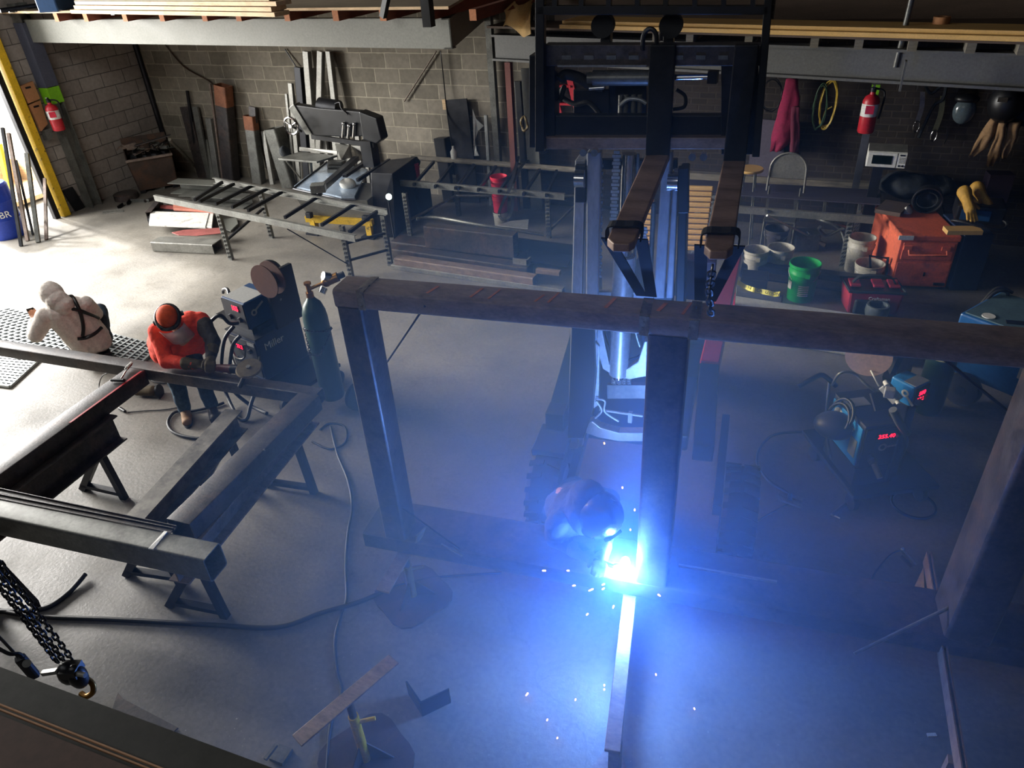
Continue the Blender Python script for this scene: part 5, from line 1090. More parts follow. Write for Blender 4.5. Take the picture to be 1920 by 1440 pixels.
c=at(1663,392,zt); S('timber_block',MB().bar(jb(.0,Db*.6,1.05),jb(.36,Db*.95,1.05),.3,.05),PLYD,'dark timber boards at the back edge of the orange job box','board')
# red stack left-behind the box
c=at(1640,498,.0); S('open_bracket',MB().tube([at(1631,480,.35),at(1665,484,.35),at(1661,518,.08),at(1633,514,.08)],.02,4,closed=True),BLK,'black open metal frame in front of the short white pail','metal frame')
# blue bin and trolley with yellow gloves right of the box
c0=at(1838,545,0); S('blue_cabinet',MB().hexa([at(1778,545,0),at(1832,545,0),at(1832,545,0)+by*.7,at(1778,545,0)+by*.7]+[q+V((0,0,.72)) for q in (at(1778,545,0),at(1832,545,0),at(1832,545,0)+by*.7,at(1778,545,0)+by*.7)]),NAVY,'dark blue cabinet beside the orange job box','cabinet',bevel=.01)
S('wood_plank',MB().bar(at(1772,432,.78),at(1838,432,.78),.16,.05),TAN,'short yellowish plank on the dark blue cabinet','plank')
cz=.82; c=at(1815,418,cz); t=T('welder_power_pack','small dark welding set with hoses on the dark blue cabinet','welding machine',c)
P(t,'case',MB().box(c+V((.1,.2,.1)),(.5,.4,.2)),BLK,bevel=.02); P(t,'hose_loop',MB().tube([c+V((.1+.28*math.cos(k),-.05+.12*math.sin(k),.03+.03*math.sin(2*k))) for k in [2*PI*j/26 for j in range(26)]],.014,6,closed=True),CABLE,smooth=60)
P(t,'panel',MB().box(c+V((.05,-.005,.1)),(.3,.02,.12)),DKBLUE)
def glove(name,label,c,ax,m,flip=1,s=1.):
    ax=V(ax).normalized(); sd=ax.cross(V((0,0,1))).normalized()*flip; mb=MB()
    mb.caps(c,c+ax*.1*s,.05*s,.055*s,12); mb.caps(c-ax*.12*s,c,.07*s,.05*s,12)
    for i,(o,l) in enumerate(((-.036,.07),(-.012,.085),(.012,.08),(.036,.06))): mb.caps(c+ax*.12*s+sd*o*s,c+ax*(.14+l)*s+sd*o*1.3*s+V((0,0,-.02*s)),.015*s,.012*s,8)
    mb.caps(c+ax*.02*s-sd*.04*s,c+ax*.09*s-sd*.09*s,.018*s,.014*s,8)
    o=S(name,mb,m,label,'glove',smooth=True); r=o.modifiers.new('r','REMESH'); r.mode='VOXEL'; r.voxel_size=.009; o.modifiers.new('s','SMOOTH').iterations=3; return o
glove('work_glove','yellow leather glove lying on the dark welding set, cuff toward the job box',at(1814,378,1.06),(.3,-.75,-.5),LEATHY,1,1.15)
glove('work_glove','second yellow leather glove beside the first, tipped to the wall',at(1842,370,1.06),(.45,-.6,-.5),LEATHY,-1,1.15)
c=wy(1772,344,.1); S('wall_socket',MB().box(c,(.16,.1,.12)),GALV,'grey junction box on the brick wall behind the gloves','junction box'); S('socket_cable',MB().tube(spl([c-V((0,.02,.05)),c-V((.0,.02,.2)),c+V((.08,-.05,-.4))],6),.012,6),CABLE,'cord hanging from the junction box on the brick wall','cord',smooth=60)
c=wy(1868,350,.15); S('dark_box',MB().box(c,(.28,.2,.36),.2),mat('dark_purple_box','#2a2030',.5,0,.1,5),'dark purple box on the wall behind the yellow gloves','box')
# ---------------------------------------------------------------- floor stock in front of the pails
lb('steel_beam','long dark beam on the floor in front of the white pails',(1393,490),(1625,519),.2,.16,.2,DARKST,'tube','steel beam')
lb('steel_block','dark box section lying in front of the two white pails',(1392,512),(1440,517),.34,.3,.3,mat('slate_steel','#3d4048',.4,.5,.15,4),'tube','steel block')
lb('steel_channel','dark channel with a pale edge line behind the green pail',(1440,510),(1605,534),.12,.2,.16,MILL,'channel','steel channel')
q=[at(1380,553,.28),at(1712,602.5,.28)]; gd=(q[1]-q[0]).normalized(); gn=V((gd.y,-gd.x,0))
S('galvanized_beam',MB().htube(q[0]+gn*.25-V((0,0,.14)),q[1]+gn*.25-V((0,0,.14)),.5,.28,.012),mat('bright_galvanized','#d3d6d8',.45,.2,.12,5),'wide galvanized steel beam on the floor behind the portal top beam','steel beam')
cbk=at(1425,548,.3); S('concrete_block',MB().prism([at(1381,535,.33),at(1470,548,.33),at(1466,556,.33),at(1381,546,.33)],(0,0,-.33)),mat('dark_concrete','#5b5d62',.9,0,.2,12,.2),'dark concrete block behind the galvanized beam with caution tape over it','concrete block')
tp=[at(1376,526,.42),at(1384,530,.40),at(1398,538,.35),at(1412,543,.37),at(1425,546,.35),at(1440,549,.36),at(1452,552,.35),at(1462,551,.37)]
ct=S('caution_tape',MB().ribbon(spl(tp,5),.055,.004,(0,.5,.85)),TAPEY,'crumpled yellow CAUTION tape strip lying on the dark concrete block','tape')
for ch,x,y in (('CA',1424,545),('UT',1440,549),('N',1405,540),('ION',1454,551)): text(ct,'lettering',ch,BLK,at(x,y,.375),.05,(gd.x,gd.y,-.1),(0,.5,.85),.001)
rd0=at(1372,530,.5); S('red_plate',MB().prism([at(1368,525,.55),at(1381,527,.55),at(1378,585,.2),at(1355,582,.2)],(-.0,-.04,-.02)),REDB,'red flat panel standing beside the forklift and the galvanized beam','panel')
# push broom / magnet sweeper leaning over the pails
t=T('magnet_sweeper','long-handled sweeper leaning among the pails under the long bench','sweeper',at(1525,452,0))
P(t,'handle',MB().cyl(at(1438,404,.72),at(1514,441,.25),.014),GALV,smooth=60); P(t,'head',MB().bar(at(1512,440,.22),at(1532,452,.12),.1,.08),GREYST); P(t,'grip',MB().cyl(at(1532,452,.14),at(1548,460,.1),.03),RUST,smooth=60)
c=at(1553,456,.16); S('hose_coil',MB().tube(spl([c+V((.2*math.cos(k*.9)*(1-.02*k),.15*math.sin(k*.9),.05+.3*abs(math.sin(k*.35)))) for k in range(12)],5),.022,7),GREYST,'grey hose tangled on the floor under the bench leg','hose',smooth=60)
c=at(1487,452,.12); S('grey_box',MB().box(c+V((.15,.1,0)),(.34,.3,.24),.3),GREYST,'grey metal box between the white pails and the sweeper','box',bevel=.02)
# ---------------------------------------------------------------- red tool bag
c=at(1634,590,0); t=T('tool_bag','red and black open tool bag on the floor by the orange job box','tool bag',c)
ax=math.atan2(bx.y,bx.x)
def tb(u,v,z): return c+bx*u+by*(v+.16)+V((0,0,z))
BAGR=mat('red_nylon','#a3233c',.85,0,.15,8,.2)
P(t,'body',MB().hexa([tb(-.27,-.16,0),tb(.27,-.16,0),tb(.27,.16,0),tb(-.27,.16,0),tb(-.3,-.19,.3),tb(.3,-.19,.3),tb(.3,.19,.3),tb(-.3,.19,.3)]),BAGR,bevel=.03)
P(t,'front_pocket',MB().hexa([tb(-.22,-.2,.02),tb(.14,-.2,.02),tb(.14,-.15,.02),tb(-.22,-.15,.02),tb(-.22,-.22,.2),tb(.14,-.22,.2),tb(.14,-.16,.2),tb(-.22,-.16,.2)]),BAGCL,bevel=.02)
P(t,'rim',MB().tube([tb(-.3,-.19,.3),tb(.3,-.19,.3),tb(.3,.19,.3),tb(-.3,.19,.3)],.018,6,closed=True),BAGCL)
P(t,'opening',MB().prism([tb(-.26,-.15,.29),tb(.26,-.15,.29),tb(.26,.15,.29),tb(-.26,.15,.29)],(0,0,.012)),BLK)
P(t,'handle',MB().ribbon(spl([tb(-.24,0,.3),tb(-.15,-.02,.42),tb(.15,-.02,.42),tb(.24,0,.3)],6),.05,.015,by),BAGCL)
for u in (-.2,.05,.22): P(t,'flap',MB().box(tb(u,.02,.32),(.12,.2,.03),ax),BAGR,bevel=.01)
text(t,'lettering','Craftsman',WHITE,tb(.02,-.225,.235),.055,bx,(0,0,1))
c2=at(1640,600,0); S('grey_cup',MB().lathe([(0,0),(.1,0),(.13,.12),(.12,.2),(.1,.2),(.1,.03),(0,.03)],c2,(0,0,1),20),mat('translucent_grey','#5e6870',.3,0,.1,5),'grey dish standing on the floor in front of the red tool bag','dish',smooth=40)
# ---------------------------------------------------------------- big blue engine welder at the far side
A=at(1762,704,.18); zt2=.82
bl=at(1800,600,zt2)
t=T('engine_welder','large blue welding machine on wheels beyond the far end post','welding machine',V((at(1860,740,0).x,at(1860,740,0).y,0)))
f0=at(1768,690,.25); f1=at(1935,760,.25); ex_=(f1-f0); ex_.z=0; Lx=1.25; ex_.normalize(); ey_=V((-ex_.y,ex_.x,0))
def ew(u,v,z): return f0+ex_*u+ey_*v+V((0,0,z))
P(t,'body',MB().hexa([ew(0,0,0),ew(Lx,0,0),ew(Lx,.7,0),ew(0,.7,0),ew(0,0,.6),ew(Lx,0,.6),ew(Lx,.7,.6),ew(0,.7,.6)]),mat('deep_blue_paint','#1a5590',.4,0,.08,3),bevel=.02)
P(t,'top_panel',MB().prism([ew(.03,.03,.6),ew(Lx,.03,.6),ew(Lx,.67,.6),ew(.03,.67,.6)],(0,0,.012)),mat('dusty_teal_top','#46606a',.7,0,.25,5))
P(t,'warning_plate',MB().prism([ew(.62,-.004,.2),ew(.86,-.004,.2),ew(.86,-.004,.42),ew(.62,-.004,.42)],-ey_*.006),LABEL); P(t,'round_logo',MB().lathe([(0,0),(.055,0),(.055,.006),(0,.006)],ew(.2,.1,.612),(0,0,1),24),WHITE)
P(t,'lift_eye',MB().tube([ew(.65+.05*math.cos(k),.4,.62+.06*math.sin(k)) for k in [PI*j/10 for j in range(11)]],.012,6),BLK)
for u in (.25,1.05):
    for v in (-.06,.76):
        c=ew(u,v,0); c.z=.16; w_=P(t,'wheel',MB().lathe([(0,-.05),(.1,-.05),(.16,-.04),(.16,.04),(.1,.05),(0,.05)],c,ey_,24),TYRE,smooth=30); P(w_,'wheel_hub',MB().cyl(c-ey_*.055,c+ey_*.055,.05),DARKST)
P(t,'tow_bar',MB().tube([ew(0,.35,.05),ew(-.3,.35,.0),ew(-.5,.35,.1)],.025,8),BLK)
c=ew(.72,.45,.612); S('tape_cup',MB().lathe([(0,0),(.06,0),(.075,.1),(.06,.12),(.06,.02),(0,.02)],c,(0,0,1),20),WHP,'white cup standing on top of the big blue welding machine','cup',smooth=40)
S('ground_cable',MB().tube(spl([ew(-.05,.2,.0+.02),ew(-.02,.3,.35),ew(.02,.5,.64),ew(.1,.62,.63),ew(.0,.75,.3),ew(-.1,.8,-.2)],6),.016,7).tube(spl([ew(-.12,.25,-.1),ew(-.06,.32,.3),ew(.0,.55,.66),ew(.12,.66,.64)],6),.016,7),CABLE,'black cables draped over the corner of the big blue welding machine','cable',smooth=60)
S('stick_tray',MB().ribbon([ew(.35,.1,.618),ew(.6,.3,.618)],.06,.01).ribbon([ew(.85,.3,.618),ew(1.0,.5,.618)],.02,.01),BLK,'dark strips lying on the big blue welding machine top','strip')
# ---------------------------------------------------------------- welding sets on carts
def obox(o,ux,uy,a,b,z0,z1,x0=0.,y0=0.):   # box from local ranges
    return [o+ux*x0+uy*y0+V((0,0,z0)),o+ux*a+uy*y0+V((0,0,z0)),o+ux*a+uy*b+V((0,0,z0)),o+ux*x0+uy*b+V((0,0,z0)),o+ux*x0+uy*y0+V((0,0,z1)),o+ux*a+uy*y0+V((0,0,z1)),o+ux*a+uy*b+V((0,0,z1)),o+ux*x0+uy*b+V((0,0,z1))]
def spool(root,c,ax,r,w,m1,m2):
    ax=V(ax).normalized(); s=P(root,'wire_spool',MB().cyl(c-ax*w*.5,c+ax*w*.5,r*.45,n=28),GREYST,smooth=30)
    for k,m in ((-1,m1),(1,m2)): P(s,'flange',MB().lathe([(0,-.006),(r,-.006),(r,.006),(0,.006)],c+ax*w*.5*k,ax,36),m,smooth=30)
    return s
def knobs(root,o,ux,uy,pts,r=.025):
    for a,z in pts: P(root,'knob',MB().cyl(o+ux*a+V((0,0,z)),o+ux*a-uy*.03+V((0,0,z)),r,r*.85,n=18),BLKM,smooth=30)
def led(root,o,ux,uy,a,z,w,h,s='8.8.8'):
    P(root,'led_window',MB().prism([o+ux*(a-w/2)-uy*.004+V((0,0,z-h/2)),o+ux*(a+w/2)-uy*.004+V((0,0,z-h/2)),o+ux*(a+w/2)-uy*.004+V((0,0,z+h/2)),o+ux*(a-w/2)-uy*.004+V((0,0,z+h/2))],-uy*.004),DKLENS)
    text(root,'led_digits',s,LEDR,o+ux*a-uy*.010+V((0,0,z)),h*1.0,ux,(0,0,1),.001)
def gascyl(name,label,b,r,h,m,reg=True):
    t=T(name,label,'gas cylinder',b)
    P(t,'tank',MB().lathe([(0,0),(r*.92,0),(r,.03),(r,h*.80),(r*.93,h*.87),(r*.72,h*.94),(r*.4,h*.98),(r*.3,h),(0,h)],b,(0,0,1),32),m,smooth=40)
    P(t,'neck_collar',MB().cyl(b+V((0,0,h)),b+V((0,0,h+.05)),r*.3),BRASS,smooth=30)
    if reg:
        c=b+V((0,0,h+.08)); P(t,'valve',MB().cyl(c-V((0,0,.04)),c+V((0,0,.05)),.022).lathe([(.0,0),(.035,0),(.035,.02),(0,.02)],c+V((0,0,.05)),(0,0,1),12),BRASS,smooth=30)
        d=V((.75,.5,.28)).normalized(); P(t,'regulator_stem',MB().cyl(c,c+d*.16,.016),BRASS,smooth=30)
        rg=P(t,'regulator',MB().ell(c+d*.18,.05,14,10).cyl(c+d*.18,c+d*.30,.045),BRASS,smooth=40)
        P(rg,'gauge',MB().cyl(c+d*.22+V((0,0,.03)),c+d*.22+V((-.03,-.05,.06)),.04),CHROME,smooth=30); P(rg,'gauge',MB().cyl(c+d*.14+V((.03,-.02,-.03)),c+d*.14+V((.02,-.06,-.07)),.035),CHROME,smooth=30)
        P(rg,'adjust_knob',MB().cyl(c+d*.30,c+d*.36,.03),BLKM,smooth=30)
    return t
# ---- left set
o=at(447,692,.26); fr_=at(500,715,.26); bk=at(574,664,.26)
ux=(fr_-o); Wm=ux.length; ux.normalize(); uy=(bk-fr_); Dm=uy.length; uy=(uy-ux*uy.dot(ux)*.6).normalized()
zt=atv(490,637,fr_).z
t=T('welding_machine','dark blue welding machine with wire feeder and brown spool beside the green gas cylinder','welding machine',V((o.x,o.y,0))+ux*Wm/2+uy*Dm/2)
oz=V((o.x,o.y,0))
P(t,'body',MB().hexa(obox(oz,ux,uy,Wm,Dm,.26,zt)),NAVY,bevel=.012)
P(t,'front_panel',MB().hexa(obox(oz,ux,uy,Wm*.97,.0,.30,zt-.03,Wm*.03,-.015)),BLKM,bevel=.004)
P(t,'top_cover',MB().hexa(obox(oz,ux,uy,Wm+.01,Dm+.01,zt,zt+.015,-.01,-.01)),BLK)
led(t,oz-uy*.016,ux,uy,Wm*.42,zt-.13,.13,.06,'20.2'); knobs(t,oz-uy*.015,ux,uy,[(Wm*.78,zt-.14),(Wm*.2,zt-.3)])
lo=oz+ux*Wm; text(t,'lettering','Miller',WHITE,lo+ux*.004+uy*Dm*.35+V((0,0,zt-.12)),.11,uy,(0,0,1),.002)
P(t,'silver_badge',MB().prism([oz+ux*Wm*.72-uy*.016+V((0,0,zt-.04)),oz+ux*Wm*.95-uy*.016+V((0,0,zt-.04)),oz+ux*Wm*.95-uy*.016+V((0,0,zt-.075)),oz+ux*Wm*.72-uy*.016+V((0,0,zt-.075))],-uy*.003),LABEL)
P(t,'cable_loop',MB().tube(spl([oz-uy*.03+V((0,0,.45)),oz+ux*Wm*.4-uy*.1+V((0,0,.36)),oz+ux*Wm*.95-uy*.04+V((0,0,.47)),oz+ux*Wm*1.0+V((0,0,.56))],6),.013,6).tube(spl([oz+ux*Wm*.15-uy*.03+V((0,0,zt-.1)),oz+ux*Wm*.3-uy*.07+V((0,0,zt-.24)),oz+ux*Wm*.6-uy*.06+V((0,0,zt-.22)),oz+ux*Wm*.65-uy*.02+V((0,0,zt-.08))],6),.01,6),GREYST,smooth=60)
# feeder on top
fo=oz+ux*.0+uy*.05; fw=Wm*.78; fd=Dm*.62; z0,z1=zt+.07,zt+.36
P(t,'feeder_base',MB().hexa(obox(oz,ux,uy,Wm*.8,Dm*.6,zt+.015,zt+.07,.02,.06)),BLK)
f_=P(t,'wire_feeder',MB().hexa(obox(fo,ux,uy,fw,fd,z0,z1)),DKBLUE,bevel=.012)
P(f_,'front_panel',MB().hexa(obox(fo,ux,uy,fw*.97,.0,z0+.01,z1-.01,fw*.03,-.012)),BLKM); P(f_,'top_panel',MB().hexa(obox(fo,ux,uy,fw*.95,fd*.75,z1,z1+.004,fw*.05,.02)),LABEL)
led(t,fo-uy*.012,ux,uy,fw*.62,z1-.07,.1,.075,'185'); knobs(t,fo-uy*.012,ux,uy,[(fw*.3,z0+.1),(fw*.72,z0+.1)],.03)
P(f_,'key_logo',MB().lathe([(.018,0),(.035,0),(.035,.004),(.018,.004),(.018,0)],fo+ux*(fw+.001)+uy*fd*.25+V((0,0,z0+.16)),ux,20).bar(fo+ux*(fw+.003)+uy*(fd*.25+.03)+V((0,0,z0+.18)),fo+ux*(fw+.003)+uy*(fd*.25+.13)+V((0,0,z0+.23)),.02,.004,ux),LABEL)
P(t,'cable_tray',MB().hexa(obox(oz,ux,uy,-.3,.24,zt+.02,zt+.06,-.02,.1)),BLK,bevel=.006)
# mast with spool
mp_=oz+ux*Wm*.98+uy*Dm*.62
P(t,'spool_bracket',MB().hexa(obox(mp_,ux,uy,.05,.26,zt,zt+.6,0,-.1)),BLK,bevel=.008)
sc_=mp_+uy*.02-ux*.06+V((0,0,zt+.72)); sax=(V((CF.x,CF.y,0)).normalized()*.85+V((CR.x,CR.y,0)).normalized()*.5).normalized(); spool(t,at(503,524,zt+.62),sax,.17,.1,SPOOL,SPOOL)
for zz in (.55,.42,.3): P(t,'bracket_bolt',MB().cyl(mp_+ux*.05+uy*.02+V((0,0,zt+zz)),mp_+ux*.056+uy*.02+V((0,0,zt+zz)),.014),LTST)
# cart
P(t,'cart_plate',MB().hexa(obox(oz,ux,uy,Wm+.36,Dm+.12,.16,.2,-.04,-.06)),BLK,bevel=.006)
P(t,'cart_skirt',MB().hexa(obox(oz,ux,uy,Wm,Dm,.2,.26,0,0)),BLK)
for a,b in ((0,-.02),(Wm+.3,-.02),(Wm+.4,Dm),(-.0,Dm)):
    c=oz+ux*a+uy*b; c.z=.09; w_=P(t,'cart_wheel',MB().lathe([(0,-.03),(.06,-.03),(.09,-.02),(.09,.02),(.06,.03),(0,.03)],c,ux,20),TYRE,smooth=30)
P(t,'cart_handle',MB().tube(spl([oz-ux*.02+uy*.15+V((0,0,.55)),oz-ux*.12+uy*.2+V((0,0,.9)),oz-ux*.25+uy*.3+V((0,0,1.0)),oz-ux*.42+uy*.35+V((0,0,.95)),oz-ux*.5+uy*.38+V((0,0,.88))],6),.018,8),BLK,smooth=60)
# helmet hanging on the feeder
hc=fo+ux*.1+uy*(fd+.16)+V((0,0,z1-.1))
hm=T('welding_helmet','black welding helmet on top of the dark blue welding machine','welding helmet',hc)
P(hm,'shell',MB().ell(hc+V((0,.05,.12)),(.13,.15,.16),18,12),BLK,smooth=True); P(hm,'lens',MB().box(hc+V((-.02,-.1,.14)),(.11,.02,.05)),DKLENS); P(hm,'strap',MB().tube([hc+V((.1,-.02,-.02)),hc+V((.11,-.03,.15)),hc+V((.06,.0,.26))],.01,6),GREYST)
cb=at(625,742,.17); hcy=atv(566,560,cb).z-cb.z
gascyl('gas_cylinder','tall dark green gas cylinder with brass regulator on the welding cart',cb,.118,hcy,CYLG)
S('cylinder_chain',linkchain(MB(),[cb+V((.125*math.cos(a),.125*math.sin(a),hcy*.70-.04*math.sin(a))) for a in [-PI+.3+2*PI*k/16 for k in range(17)]]+[cb+V((-.11,-.05,hcy*.70)),cb+V((-.05,-.13,hcy*.5)),cb+V((.06,-.125,hcy*.5)),cb+V((.125,0,hcy*.66))],.004,.02,.032),DARKST,'chain looped round the dark green gas cylinder','chain')
cwh=cb+V((.22,.1,-.04)); cwh.z=.15; S('cart_rear_wheel',MB().lathe([(0,-.03),(.1,-.03),(.15,-.02),(.15,.02),(.1,.03),(0,.03)],cwh,uy.cross(V((0,0,1))) if False else ux,24),TYRE,'black wheel of the welding cart beside the dark green cylinder','cart wheel',smooth=30)
# cables from the left set
def cable(name,label,pts,r=.014,m=CABLE,cat='cable'): return S(name,MB().tube(spl([V(p) if not isinstance(p,tuple) or len(p)==3 and False else (at(p[0],p[1],p[2]) if isinstance(p,tuple) else p) for p in pts],7),r,7),m,label,cat,smooth=60)
cable('welding_cable','thick black cable arching off the front of the dark blue welding machine',[(438,612,.85),(420,640,.7),(415,700,.35),(425,740,.1),(445,780,.02),(462,786,.02),(470,760,.1),(478,735,.2)],.02)
cable('welding_cable','second black cable hanging from the feeder of the dark blue machine',[(450,630,.8),(436,650,.7),(430,700,.4),(436,730,.2),(470,760,.02),(500,775,.02)],.02)
cable('welding_gun','bent black welding gun held on the cart of the dark blue machine',[(391,607,1.1),(405,594,1.15),(415,592,1.15),(430,606,1.05),(446,606,1.0)],.018,BLK,'welding gun')
# ---- right set
flb=at(1604,879,.36); ztr=atv(1628,803,flb).z; flt=V((flb.x,flb.y,ztr)); blt=at(1566,738,ztr); frt=at(1698,788,ztr)
uyr=(blt-flt); Dr=uyr.length; uyr.normalize(); uxr=(frt-flt); Wr=uxr.length; uxr=(uxr-uyr*uxr.dot(uyr)).normalized(); oz=V((flb.x,flb.y,0))
t=T('welding_machine','black and blue welding machine with red displays standing right of the arc','welding machine',oz+uxr*Wr/2+uyr*Dr/2)
P(t,'body',MB().hexa(obox(oz,uxr,uyr,Wr,Dr,.36,ztr)),BLKM,bevel=.012)
sp_=P(t,'blue_side',MB().hexa(obox(oz,uxr,uyr,-.012,Dr*.97,.38,ztr-.03,.0,Dr*.03)),BLUE,bevel=.004)
P(sp_,'data_plate',MB().hexa(obox(oz-uxr*.013,uxr,uyr,-.004,Dr*.28,.44,.60,0,Dr*.08)),LABEL); P(sp_,'white_logo',MB().lathe([(0,0),(.075,0),(.075,.004),(0,.004)],oz-uxr*.013+uyr*Dr*.72+V((0,0,ztr-.13)),-uxr,24),WHITE); 
text(sp_,'lettering','Miller',WHITE,oz-uxr*.016+uyr*Dr*.4+V((0,0,ztr-.1)),.08,-uyr,(0,0,1),.001)
P(t,'front_panel',MB().hexa(obox(oz,uxr,uyr,Wr*.97,0,.38,ztr-.02,Wr*.03,-.014)),BLK,bevel=.004); P(t,'top_plate',MB().hexa(obox(oz,uxr,uyr,Wr,Dr,ztr,ztr+.008,0,0)),mat('dusty_black_top','#2b2830',.6,.1,.2,5))
P(t,'top_label',MB().hexa(obox(oz,uxr,uyr,Wr*.55,Dr*.78,ztr+.008,ztr+.012,Wr*.12,Dr*.55)),LABEL); P(t,'top_label',MB().hexa(obox(oz,uxr,uyr,Wr*.08,Dr*.80,ztr+.008,ztr+.012,Wr*.0,Dr*.5)),WHITE)
led(t,oz-uyr*.014,uxr,uyr,Wr*.52,ztr-.09,.17,.05,'255.40'); knobs(t,oz-uyr*.014,uxr,uyr,[(Wr*.8,ztr-.1),(Wr*.25,ztr-.28)],.022)
P(t,'cable_socket',MB().cyl(oz+uxr*Wr*.3+V((0,0,.46)),oz+uxr*Wr*.3-uyr*.06+V((0,0,.44)),.03),BLK); P(t,'cable_plug',MB().cyl(oz+uxr*Wr*.3-uyr*.06+V((0,0,.44)),oz+uxr*Wr*.32-uyr*.16+V((0,0,.38)),.022),GREYST)
P(t,'key_logo',MB().lathe([(.02,0),(.035,0),(.035,.003),(.02,.003),(.02,0)],oz+uxr*Wr*.5-uyr*.015+V((0,0,ztr-.2)),-uyr,20).bar(oz+uxr*(Wr*.5+.03)-uyr*.016+V((0,0,ztr-.2)),oz+uxr*(Wr*.5+.11)-uyr*.016+V((0,0,ztr-.195)),.018,.003,uyr),LABEL)
# feeder
ft_=at(1716,727,1.12); zf1=1.12; fbz=atv(1710,765,ft_).z; fl_=at(1672,705,zf1); fr2=at(1758,722,zf1)
uyf=(fl_-ft_); Df=uyf.length; uyf.normalize(); uxf=fr2-ft_; Wf=uxf.length; uxf=(uxf-uyf*uxf.dot(uyf)).normalized(); fz=V((ft_.x,ft_.y,0))
f_=P(t,'wire_feeder',MB().hexa(obox(fz,uxf,uyf,Wf,Df,fbz,zf1)),BLUE,bevel=.016)
P(f_,'front_panel',MB().hexa(obox(fz,uxf,uyf,Wf*.97,0,fbz+.01,zf1-.01,Wf*.03,-.014)),BLKM,bevel=.004); P(f_,'top_label',MB().hexa(obox(fz,uxf,uyf,Wf*.95,Df*.5,zf1,zf1+.004,Wf*.05,.0)),LABEL)
led(t,fz-uyf*.014,uxf,uyf,Wf*.42,zf1-.06,.085,.05,'500'); led(t,fz-uyf*.0145,uxf,uyf,Wf*.42,zf1-.115,.085,.05,'25.5'); knobs(t,fz-uyf*.014,uxf,uyf,[(Wf*.25,fbz+.05),(Wf*.72,fbz+.07)],.03)
P(f_,'key_logo',MB().lathe([(.014,0),(.03,0),(.03,.003),(.014,.003),(.014,0)],fz-uxf*.002+uyf*Df*.3+V((0,0,zf1-.08)),-uxf,20).bar(fz-uxf*.003+uyf*(Df*.3-.02)+V((0,0,zf1-.1)),fz-uxf*.003+uyf*(Df*.3-.08)+V((0,0,zf1-.15)),.018,.003,uxf),WHITE)
P(t,'feeder_post',MB().hexa(obox(fz,uxf,uyf,Wf*.8,Df*.8,.2,fbz,Wf*.1,Df*.1)),BLK,bevel=.01)
dr=at(1668,738,1.08); P(t,'drive_rolls',MB().bar(at(1657,722,1.1),at(1684,752,1.02),.09,.05).box(at(1668,736,1.12),(.07,.06,.07)),ALU,bevel=.006); P(t,'drive_plate',MB().bar(at(1650,735,1.04),at(1660,768,.95),.16,.02),BLKM)
P(t,'roll_knob',MB().cyl(at(1660,716,1.12),at(1664,724,1.12),.018).cyl(at(1682,752,1.05),at(1685,757,1.04),.016),WHITE)
sc_=at(1632,657,1.3); spool(t,sc_,sax,.16,.2,SPOOLL,SPOOL)
P(t,'spool_arm',MB().bar(sc_+V((.2,.05,0)),at(1668,700,1.08),.05,.06),BLK); P(t,'spool_post',MB().bar(at(1668,700,1.1)*1,at(1672,760,.3),.08,.08),BLK)
P(t,'wire_liner',MB().tube(spl([at(1626,681,1.2),at(1638,705,1.18),at(1648,724,1.12)],5),.006,6),WHITE,smooth=60)
P(t,'conduit',MB().tube(spl([at(1560,722,ztr+.2),at(1575,700,ztr+.35),at(1600,700,ztr+.35),at(1625,722,ztr+.3),at(1645,736,ztr+.25)],6),.011,7),GREYST,smooth=60)
P(t,'gun_hook',MB().tube(spl([at(1497,725,.95),at(1520,712,1.0),at(1540,703,1.02),at(1555,712,1.0),at(1568,724,.95)],6),.02,8),BLK,smooth=60)
P(t,'cart_plate',MB().hexa(obox(oz,uxr,uyr,Wr+.34,Dr+.3,.14,.18,-.04,-.12)),BLK,bevel=.006); P(t,'cart_skirt',MB().hexa(obox(oz,uxr,uyr,Wr,Dr,.18,.36)),BLK)
for a,b in ((0,-.06),(Wr+.24,-.06),(Wr+.24,Dr+.1),(0,Dr+.1)):
    c=oz+uxr*a+uyr*b; c.z=.07; P(t,'cart_wheel',MB().lathe([(0,-.03),(.05,-.03),(.07,-.02),(.07,.02),(.05,.03),(0,.03)],c,uxr,18),TYRE,smooth=30)
cc=at(1737,768,.0); gascyl('gas_cylinder','dark green gas cylinder with a pale label behind the blue wire feeder',V((cc.x,cc.y,.0)),.125,.84,CYLG,False)
gc=V((cc.x,cc.y,0)); lo_=[]; 
for i in range(9): a=-2.35+1.1*i/8; lo_.append((gc.x+.127*math.cos(a),gc.y+.127*math.sin(a)))
S('cylinder_label',MB().add([V((x,y,.60)) for x,y in lo_]+[V((x,y,.68)) for x,y in lo_]+[V((x*1+(x-gc.x)*.02,y+(y-gc.y)*.02,.60)) for x,y in lo_]+[V((x+(x-gc.x)*.02,y+(y-gc.y)*.02,.68)) for x,y in lo_],[(i,i+1,i+10,i+9) for i in range(8)]+[(18+i,27+i,28+i,19+i) for i in range(8)]+[(i,18+i,19+i,i+1) for i in range(8)]+[(9+i,10+i,28+i,27+i) for i in range(8)]+[(0,9,27,18),(8,26,35,17)]),mat('cream_label','#b9b68a',.6,0,.15,30),'pale label wrapped on the dark green cylinder behind the blue feeder','label')
c=at(1685,705,.6); S('brown_box',MB().box((c.x,c.y,.45),(.14,.1,.9),.2),mat('brown_grey_panel','#6d6266',.6,0,.15,4),'brown-grey box panel left of the cylinder behind the blue feeder','panel')
